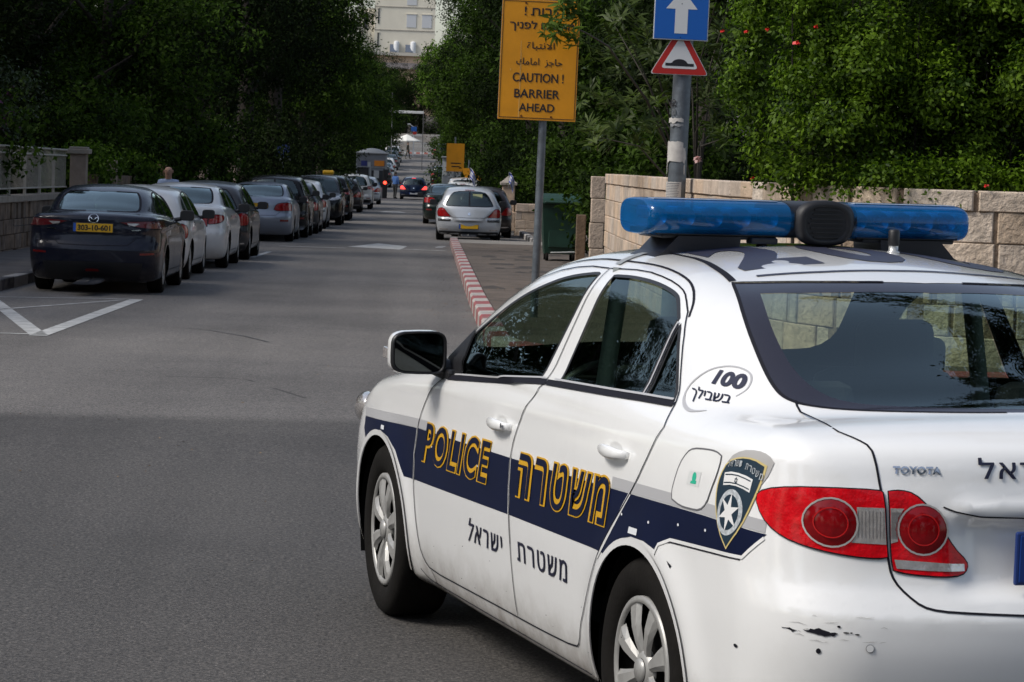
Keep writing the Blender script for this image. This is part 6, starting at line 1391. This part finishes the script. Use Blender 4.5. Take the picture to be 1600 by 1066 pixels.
hump = [(-.152, .075), (.152, .075), (.152, .105), (.095, .105)] + [(.08*math.cos(a), .105 + .045*math.sin(a)) for a in np.linspace(0.15, PI-.15, 10)] + [(-.095, .105), (-.152, .105)]
b.add([(x, -.0095, z) for x, z in hump], [tuple(range(len(hump)))], 1.0, False, 3); b.build('sign_plate', [BACKM, SW, SR, SINK], t); b = MB(); b.box((0, .06, .16), (.26, .09, .04)); b.build('bracket', STEEL, t)
# green wheeled bin
t = thing('wheeled_bin', 'large dark green wheeled bin with grey reflective strip, beside the end of the limestone wall', 'bin', (2.66, 54.0, zr(54)+.14))
BING = mat('dark_green_plastic', (.010, .042, .026), .5, var=.25, vscale=4); b = MB()
lv = [(.14, .31, .42), (.5, .34, .47), (1.05, .38, .54), (1.12, .40, .56)]; vs = [(sx*w, sy*d, z) for z, w, d in lv for sx, sy in ((-1, -1), (1, -1), (1, 1), (-1, 1))]
b.add(vs, [(i*4+q, i*4+(q+1) % 4, i*4+4+(q+1) % 4, i*4+4+q) for i in range(3) for q in range(4)] + [(0, 1, 2, 3)]); b.box((0, -.46, .62), (.5, .05, .7), bev=.02); b.build('body', BING, t)
b = MB(); b.box((0, 0, 1.15), (.86, 1.18, .05), bev=.02); n = 12; vs = []
for i in range(n+1):
    a = PI*i/n; vs += [(-.40, .58*math.cos(a), 1.17 + .16*math.sin(a)), (.40, .58*math.cos(a), 1.17 + .16*math.sin(a))]
b.add(vs, [(2*i, 2*i+2, 2*i+3, 2*i+1) for i in range(n)] + [tuple(range(0, 2*n+2, 2)), tuple(range(1, 2*n+2, 2))]); b.box((0, -.62, 1.17), (.70, .10, .05), bev=.02); b.build('lid', BING, t)
b = MB(); b.tube([(.36, -.585, 1.05), (.35, -.54, .2)], .018, 6); b.tube([(.34, -.54, .2), (-.2, -.52, .17)], .016, 6); b.build('reflective_strip', mat('pale_strip', (.42, .43, .42), .5), t)
b = MB(); b.box((-.12, -.495, .86), (.12, .01, .14)); b.build('sticker', mat('white_bin_sticker', (.5, .55, .6), .5), t)
for x, y in ((-.26, -.38), (.26, -.38), (.26, .38), (-.26, .38)): b = MB(); b.lathe([(.02, -.03), (.09, -.03), (.1, 0), (.09, .03), (.02, .03)], 'x', 14, (x, y, .08)); b.build('castor', RUBBER, t)
# flags clipped to parked cars
FLB = mat('flag_blue', (.03, .06, .36), .8); FLWm = mat('flag_white', (.62, .62, .66), .8)
def flag(loc, lean, label):
    t = thing('car_flag', label, 'flag', loc, 0, 'small flags clipped to the cars on the right'); b = MB(); b.tube([(0, 0, 0), (lean*.06, 0, .50)], .006, 6); b.build('staff', STEEL, t)
    b = MB(); nu, nv = 12, 12; P = {}
    for i in range(nu+1):
        for j in range(nv+1):
            u, v = i/nu, j/nv; P[i, j] = len(P), (lean*.06*(.3+.7*v) + .20*u*(.9 - .25*v), .03*math.sin(7*u + 2*v), .50 - .34*v - .30*u*u)
    b.v = [q[1] for q in P.values()]
    for i in range(nu):
        for j in range(nv):
            v = (j+.5)/nv; mi = 1 if .10 < v < .26 or .74 < v < .90 else 0
            if abs(v-.5) < .10 and abs((i+.5)/nu-.5) < .14: mi = 1
            b.f.append((P[i, j][0], P[i+1, j][0], P[i+1, j+1][0], P[i, j+1][0])); b.t.append(1.0); b.sm.append(True); b.mi.append(mi)
    b.build('cloth', [FLWm, FLB], t)
flag((1.19, 79.0, .07), .6, 'small white and blue flag showing above the silver hatchback roof'); flag((2.42, 81.2, -.05), -.2, 'small blue and white flag beside the stone pillar, right of the brown car')
# ---------------------------------------------------------------- checkpoint down the street
GREYB = mat('booth_grey', (.17, .18, .20), .5, var=.1, vscale=3); BGL = mat('booth_dark_glass', (.02, .022, .026), .1, coat=.4); DOMEM = mat('booth_roof_grey', (.20, .21, .22), .6)
t = thing('guard_booth', 'grey guard booth with domed roof, orange notice and red lamp left of the barrier', 'booth', (-3.78, 181, zr(180)+.02))
b = MB(); b.box((0, 0, 1.45), (2.0, 2.6, 2.9), bev=.03); b.build('wall', GREYB, t)
b = MB(); b.box((0, 0, 2.93), (2.25, 2.85, .10), bev=.03); b.lathe([(.95, 2.98), (.75, 3.10), (.45, 3.20), (.2, 3.24), (.001, 3.25)], 'z', 24); b.build('roof', DOMEM, t)
b = MB(); b.box((-.55, -1.31, 1.35), (.75, .03, 1.3)); b.box((.42, -1.31, 1.25), (.80, .03, 1.1)); b.box((1.01, 0, 1.6), (.03, 1.8, 1.0)); b.build('window', BGL, t)
b = MB(); b.box((0, -1.32, 2.02), (2.0, .05, .05)); b.box((-.05, -1.33, 1.2), (.10, .05, 1.7)); b.box((.97, -1.33, 1.4), (.08, .05, 2.8)); b.box((-.97, -1.33, 1.4), (.08, .05, 2.8)); b.build('frame', STEEL, t)
b = MB(); b.box((-.48, -1.33, 2.26), (.40, .04, .34)); b.build('blue_notice', mat('notice_blue', (.02, .03, .16), .5), t)
b = MB(); b.box((.52, -1.33, 2.28), (.66, .04, .36)); b.build('orange_notice', mat('notice_orange', (.55, .18, .01), .5), t)
for c_, d_ in (((.35, -1.335, 1.55), (.34, .03, .5)), ((-.15, -1.335, 2.2), (.2, .03, .3))): b = MB(); b.box(c_, d_); b.build('pale_notice', mat('notice_grey', (.34, .36, .38), .6), t)
b = MB(); b.box((.94, -1.52, .9), (.30, .3, 2.0), bev=.03); b.build('lamp_post_box', BLACK, t); b = MB(); b.lathe([(.11, -1.70), (.10, -1.72), (.001, -1.73)], 'y', 16, (.94, 0, 1.02)); b.build('red_lamp', mat('lit_red_lamp', (.5, .01, .01), .3, emit=(1, .04, .02), estr=6), t)
t = thing('guard_booth', 'plain grey control booth half hidden behind parked cars, right of the barrier', 'booth', (1.55, 181, zr(181)+.02))
b = MB(); b.box((0, 0, 1.4), (1.25, 2.2, 2.8), bev=.03); b.build('wall', mat('booth_blue_grey', (.24, .26, .28), .5, var=.1, vscale=3), t); b = MB(); b.box((0, 0, 2.84), (1.4, 2.4, .09), bev=.02); b.build('roof', DOMEM, t); b = MB(); b.box((-.45, -1.115, 2.1), (.25, .03, .9)); b.build('window', mat('pale_pane', (.5, .52, .52), .2), t)
t = thing('barrier_boom', 'lowered red and white barrier boom across the road in front of the far slope', 'barrier', (1.0, 186, zr(186)))
b = MB()
for k in range(9): b.box((-.2 - .38*k, 0, .93), (.38, .06, .10), mi=k % 2)
b.build('boom', [SW, SR], t); b = MB(); b.box((.15, 0, .55), (.35, .4, 1.1), bev=.04); b.build('housing', mat('barrier_housing', (.35, .33, .30), .5), t)
t = thing('warning_sign', 'second yellow sign on a pole under the trees near the barrier', 'sign', (1.27, 132, zr(132)+.1))
b = MB(); b.tube([(0, .05, 0), (0, .05, 3.5)], .04, 8); b.build('pole', POLE, t); b = MB(); b.box((.02, 0, 2.50), (.86, .03, 1.36), mi=0); b.box((.05, -.018, 2.22), (.5, .006, .05), mi=1); b.box((.05, -.018, 2.06), (.4, .006, .05), mi=1); b.build('sign_plate', [YEL, SINK], t)
t = thing('direction_board', 'tilted yellow board pointing down right, just below the second yellow sign', 'sign', (1.95, 131, zr(131)+.1))
b = MB(); b.tube([(0, .05, 0), (0, .05, 2.4)], .04, 8); b.build('pole', POLE, t); b = MB(); b.add([(x, y, z) for y in (-.015, .015) for x, z in ((-.40, 2.0), (.10, 2.0), (.66, 1.48), (.62, 1.38), (-.10, 1.42))], [(0, 1, 2, 3, 4), (9, 8, 7, 6, 5)] + [(i, (i+1) % 5, 5+(i+1) % 5, 5+i) for i in range(5)]); b.build('sign_plate', YEL, t)
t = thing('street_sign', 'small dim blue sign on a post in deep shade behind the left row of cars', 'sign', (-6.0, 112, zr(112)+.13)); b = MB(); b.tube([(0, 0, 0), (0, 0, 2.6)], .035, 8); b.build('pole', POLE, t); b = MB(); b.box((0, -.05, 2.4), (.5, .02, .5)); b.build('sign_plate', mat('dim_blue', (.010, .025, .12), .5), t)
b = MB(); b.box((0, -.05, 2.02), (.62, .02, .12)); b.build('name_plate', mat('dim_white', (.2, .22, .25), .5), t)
# far end of the street
t = thing('height_barrier', 'pale horizontal beam hung across the street from a thin pole, under the far trees', 'barrier', (-3.45, 250, zr(250)))
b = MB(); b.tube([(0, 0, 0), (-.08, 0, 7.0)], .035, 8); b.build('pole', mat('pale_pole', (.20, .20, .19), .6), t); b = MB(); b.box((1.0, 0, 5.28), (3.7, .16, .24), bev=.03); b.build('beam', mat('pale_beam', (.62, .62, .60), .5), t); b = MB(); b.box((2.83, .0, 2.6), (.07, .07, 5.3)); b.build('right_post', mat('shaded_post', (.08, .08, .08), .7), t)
t = thing('parasol', 'open white parasol with a central pole at the far end of the slope', 'parasol', (-2.45, 294, zr(294)))
b = MB(); n = 8; R_ = 1.45
b.add([(R_*math.cos(2*PI*k/n), R_*math.sin(2*PI*k/n), 1.85) for k in range(n)] + [(.25*math.cos(2*PI*k/n), .25*math.sin(2*PI*k/n), 2.42) for k in range(n)] + [(0, 0, 2.5)], [(k, (k+1) % n, n+(k+1) % n, n+k) for k in range(n)] + [(n+k, n+(k+1) % n, 2*n) for k in range(n)])
b.add([(R_*math.cos(2*PI*k/n), R_*math.sin(2*PI*k/n), z) for z in (1.85, 1.76) for k in range(n)], [(k, (k+1) % n, n+(k+1) % n, n+k) for k in range(n)]); b.build('canopy', mat('parasol_canvas', (.72, .71, .66), .8), t); b = MB(); b.tube([(0, 0, 0), (0, 0, 2.45)], .04, 8); b.build('pole', SW, t)
t = thing('parking_sign', 'small blue sign with a camera arm on a white post behind the parasol', 'sign', (-1.75, 300, zr(300))); b = MB(); b.tube([(0, 0, 0), (0, 0, 3.2)], .06, 8); b.build('pole', SW, t); b = MB(); b.box((0, -.08, 3.0), (.62, .03, .5)); b.build('sign_plate', SB, t); b = MB(); b.box((.1, -.08, 2.55), (.4, .03, .3)); b.build('lower_plate', SR, t); b = MB(); b.tube([(0, 0, 3.2), (-.5, 0, 3.55)], .04, 6); b.box((-.55, 0, 3.5), (.35, .18, .16), bev=.04); b.build('camera_arm', SW, t)
b = MB(); block_wall(b, (-14, 318), (14, 318), .55, .55, -1.6, -1.6, [.3, .32], .6, 1.2, .4, 77); tag(b.build('stone_wall', mat('pale_end_wall', (.33, .31, .29), .85, tint=True)), 'pale retaining wall closing the far end of the street behind the parasol', 'wall')
t = thing('white_fence', 'pale metal fence in front of the retaining wall at the far end', 'fence', (-.6, 313.5, zr(313.5)))
b = MB()
for k in range(26): b.box((-1.2 + .13*k, 0, .62), (.035, .035, 1.1))
b.box((.42, 0, 1.15), (3.4, .05, .06)); b.box((.42, 0, .15), (3.4, .05, .06)); b.build('panel', mat('pale_fence', (.45, .45, .44), .5), t)
b = MB()
for k in range(9): b.box((-2.6 + .45*k, 311, zr(311) + .09), (.45, .3, .18), mi=k % 2)
tag(b.build('kerb', [SW, mat('far_kerb_red', (.50, .16, .13), .6)]), kind='structure')
# pale apartment building on the hill
STN = mat('pale_facade_stone', (.70, .65, .54), .85, var=.06, vscale=.4); PINK = mat('pink_facade_stone', (.60, .43, .31), .85, var=.08, vscale=.5); WDK = mat('dark_window', (.05, .05, .055), .2)
t = thing('apartment_building', 'cream stone apartment building with corner tower and pink lower floor above the far trees', 'building', (-7.6, 424, 3))
b = MB(); b.box((3.2, 6, 9.5), (9.4, 12, 19), mi=0); b.box((-2.4, 7, 8.2), (3.2, 12, 16.4), mi=0); b.box((3.5, 9, 19.5), (8.4, 10, 3.0), mi=0); b.build('wall', STN, t)
b = MB(); b.box((2.0, 4.6, 4.6), (15, 10, 9.2)); b.build('lower_storey', PINK, t)
b = MB(); b.box((2.0, 4.4, 9.4), (16, 11, .5)); b.build('ledge', mat('ledge_stone', (.50, .46, .40), .8), t)
for x, z, w, h in ((-.9, 15.2, .22, 2.3), (-.9, 11.6, .22, 2.0), (-2.9, 14.4, .5, 2.6), (4.2, 14.6, 1.5, 2.0), (6.6, 14.6, 1.5, 2.0), (4.2, 17.8, 1.5, 1.5), (1.6, 18.8, .5, .8)):
    y = 0 if x > -1.5 else 1.0; b = MB(); b.box((x, y - .02, z), (w, .1, h), mi=0); b.box((x, y - .05, z + h/2 + .08), (w + .25, .16, .12), mi=1); o = b.build('window', [WDK if x < 4 else mat('shutter_white', (.55, .56, .58), .5), STN], t)
b = MB(); b.box((3.2, -.03, 13.1), (9.4, .1, .12)); b.box((3.2, -.03, 16.7), (9.4, .1, .12)); b.build('string_course', mat('shadow_joint', (.34, .31, .27), .9), t)
b = MB(); b.box((3.0, -.6, 7.6), (7, .15, .9)); b.box((3.0, -.3, 7.2), (7, 1.2, .15)); b.build('balcony', mat('balcony_grey', (.30, .26, .25), .7), t)
for x in (2.0, 4.6): b = MB(); b.lathe([(.45, 9.65), (.45, 11.2), (.3, 11.4), (.001, 11.45)], 'z', 16, (x, -.35, 0)); b.build('water_tank', SW, t)
for x in (1.0, 3.4): b = MB(); b.box((x+.6, -.55, 10.3), (1.2, .06, 1.35), rx=-.5); b.build('solar_panel', mat('solar_grey', (.12, .14, .18), .2), t)
b = MB(); b.box((-6.6, .0, 12.2), (3.5, 6, 6)); b.build('side_wing', STN, t)
# ---------------------------------------------------------------- people
SKIN = mat('skin_tone', (.42, .24, .17), .55); HAIR = mat('dark_hair', (.03, .025, .02), .7); SHOE = mat('black_shoe', (.012, .012, .012), .5)
def person(loc, rz, label, shirt, trousers, H=1.75, hair=None, lean=0.0, arms='down', stride=.10):
    """one continuous body grown over a skeleton; colours by height and limb"""
    s = H/1.75; bm_v, bm_e, rad = [], [], []
    def v(p, r): bm_v.append(Vector(p)*s); rad.append(r*s); return len(bm_v)-1
    pel = v((0, 0, .95), .135); ab = v((0, .0, 1.12), .13); ch = v((0, lean*.5, 1.32), .15); nk = v((0, lean, 1.49), .065); hb = v((0, lean*1.15-.01, 1.575), .072); hd = v((0, lean*1.2-.015, 1.66), .088); tp = v((0, lean*1.2, 1.715), .078); t2 = v((0, lean*1.2, 1.745), .045)
    E = [(pel, ab), (ab, ch), (ch, nk), (nk, hb), (hb, hd), (hd, tp), (tp, t2)]
    for sg in (1, -1):
        sh = v((sg*.18, lean*.7, 1.43), .07)
        if arms == 'bent' and sg > 0: el, wr, ha = v((sg*.25, lean-.05, 1.16), .048), v((sg*.16, lean-.27, 1.14), .034), v((sg*.12, lean-.34, 1.16), .036)
        else: el, wr, ha = v((sg*.25, lean*.6+.03, 1.14), .048), v((sg*.27, lean*.4-.06, .90), .034), v((sg*.27, lean*.4-.09, .81), .036)
        fg = v(tuple(bm_v[ha]/s + (bm_v[ha]/s - bm_v[wr]/s)*.7), .016); E += [(ch, sh), (sh, el), (el, wr), (wr, ha), (ha, fg)]
        hp = v((sg*.10, 0, .90), .105); kn = v((sg*.11, -stride*sg*.6-.02, .50), .066); an = v((sg*.12, -stride*sg+.02, .09), .048); to = v((sg*.135, -stride*sg-.16, .045), .04); E += [(pel, hp), (hp, kn), (kn, an), (an, to)]
    me = bpy.data.meshes.new('person'); me.from_pydata(bm_v, E, []); o = bpy.data.objects.new('person', me); COL.objects.link(o)
    md = o.modifiers.new('skin', 'SKIN'); sv = me.skin_vertices[0].data
    for i, r in enumerate(rad): sv[i].radius = (r, r)
    sv[pel].use_root = True; sv[pel].radius = (.165*s, .115*s); sv[ab].radius = (.155*s, .11*s); sv[ch].radius = (.185*s, .125*s)
    md2 = o.modifiers.new('sub', 'SUBSURF'); md2.levels = md2.render_levels = 2
    dg = bpy.context.evaluated_depsgraph_get(); m2 = bpy.data.meshes.new_from_object(o.evaluated_get(dg)); o.modifiers.clear(); o.data = m2; m2.name = 'person'
    m2.materials.clear()
    for q in (SKIN, shirt, trousers, SHOE): m2.materials.append(q)
    for p in m2.polygons:
        p.use_smooth = True; c = p.center/s; x = abs(c.x)
        k = 1 if .97 < c.z < 1.50 else (2 if c.z <= .97 else 0)
        if c.z < .10: k = 3
        if x > .20 and c.z < .93: k = 0
        if arms == 'bent' and c.y < lean-.22 and c.z > 1.05: k = 0
        if c.z > 1.50: k = 0
        p.material_index = k
    o.location = loc; o.rotation_euler = (0, 0, rz); tag(o, label, 'person')
    hy = (lean*1.2-.015)*s; b = MB(); b.lathe([(.001, -.03), (.014, -.02), (.011, .02), (.004, .03)], 'z', 8, (0, hy-.088*s, 1.645*s))
    for sg in (1, -1): b.box((sg*.088*s, hy+.01, 1.655*s), (.02, .035, .06), bev=.008)
    b.build('nose_and_ears', SKIN, o)
    b = MB()
    for sg in (1, -1): b.box((sg*.034*s, hy-.083*s, 1.672*s), (.026, .012, .012), bev=.003)
    b.box((0, hy-.082*s, 1.602*s), (.045, .012, .010), bev=.003); b.build('eyes_and_mouth', HAIR, o)
    if hair:
        bm = bmesh.new(); bmesh.ops.create_icosphere(bm, subdivisions=3, radius=.101*s)
        for w in bm.verts:
            w.co.z *= 1.05
            if w.co.z < (-.01 if w.co.y > 0 else .045)*s: w.co.z = max(w.co.z, (-.05 if w.co.y > 0 else .045)*s)
        me = bpy.data.meshes.new('hair'); bm.to_mesh(me); bm.free(); h = put('hair', me, o, [hair]); h.location = (0, hy+.012, 1.668*s)
    return o
person((-5.25, 55.2, zr(55.2)), -.1, 'bald man in a pale blue shirt standing between the cars parked on the left', mat('pale_blue_shirt', (.34, .42, .60), .8), mat('dark_trousers', (.03, .032, .04), .9), 1.74, None, -.05)
person((-2.15, 178.2, zr(178.2)), 2.6, 'man in a bright blue shirt and grey trousers standing beside the barrier booth', mat('bright_blue_shirt', (.12, .26, .62), .8), mat('grey_trousers', (.07, .068, .065), .9), 1.75, HAIR, -.02, 'bent')
person((-2.25, 288, zr(288)), 1.2, 'soldier in olive uniform walking at the top of the far slope under the parasol', mat('olive_uniform', (.055, .05, .035), .9), mat('olive_trousers', (.05, .045, .032), .9), 1.78, HAIR, 0, 'down', .2)
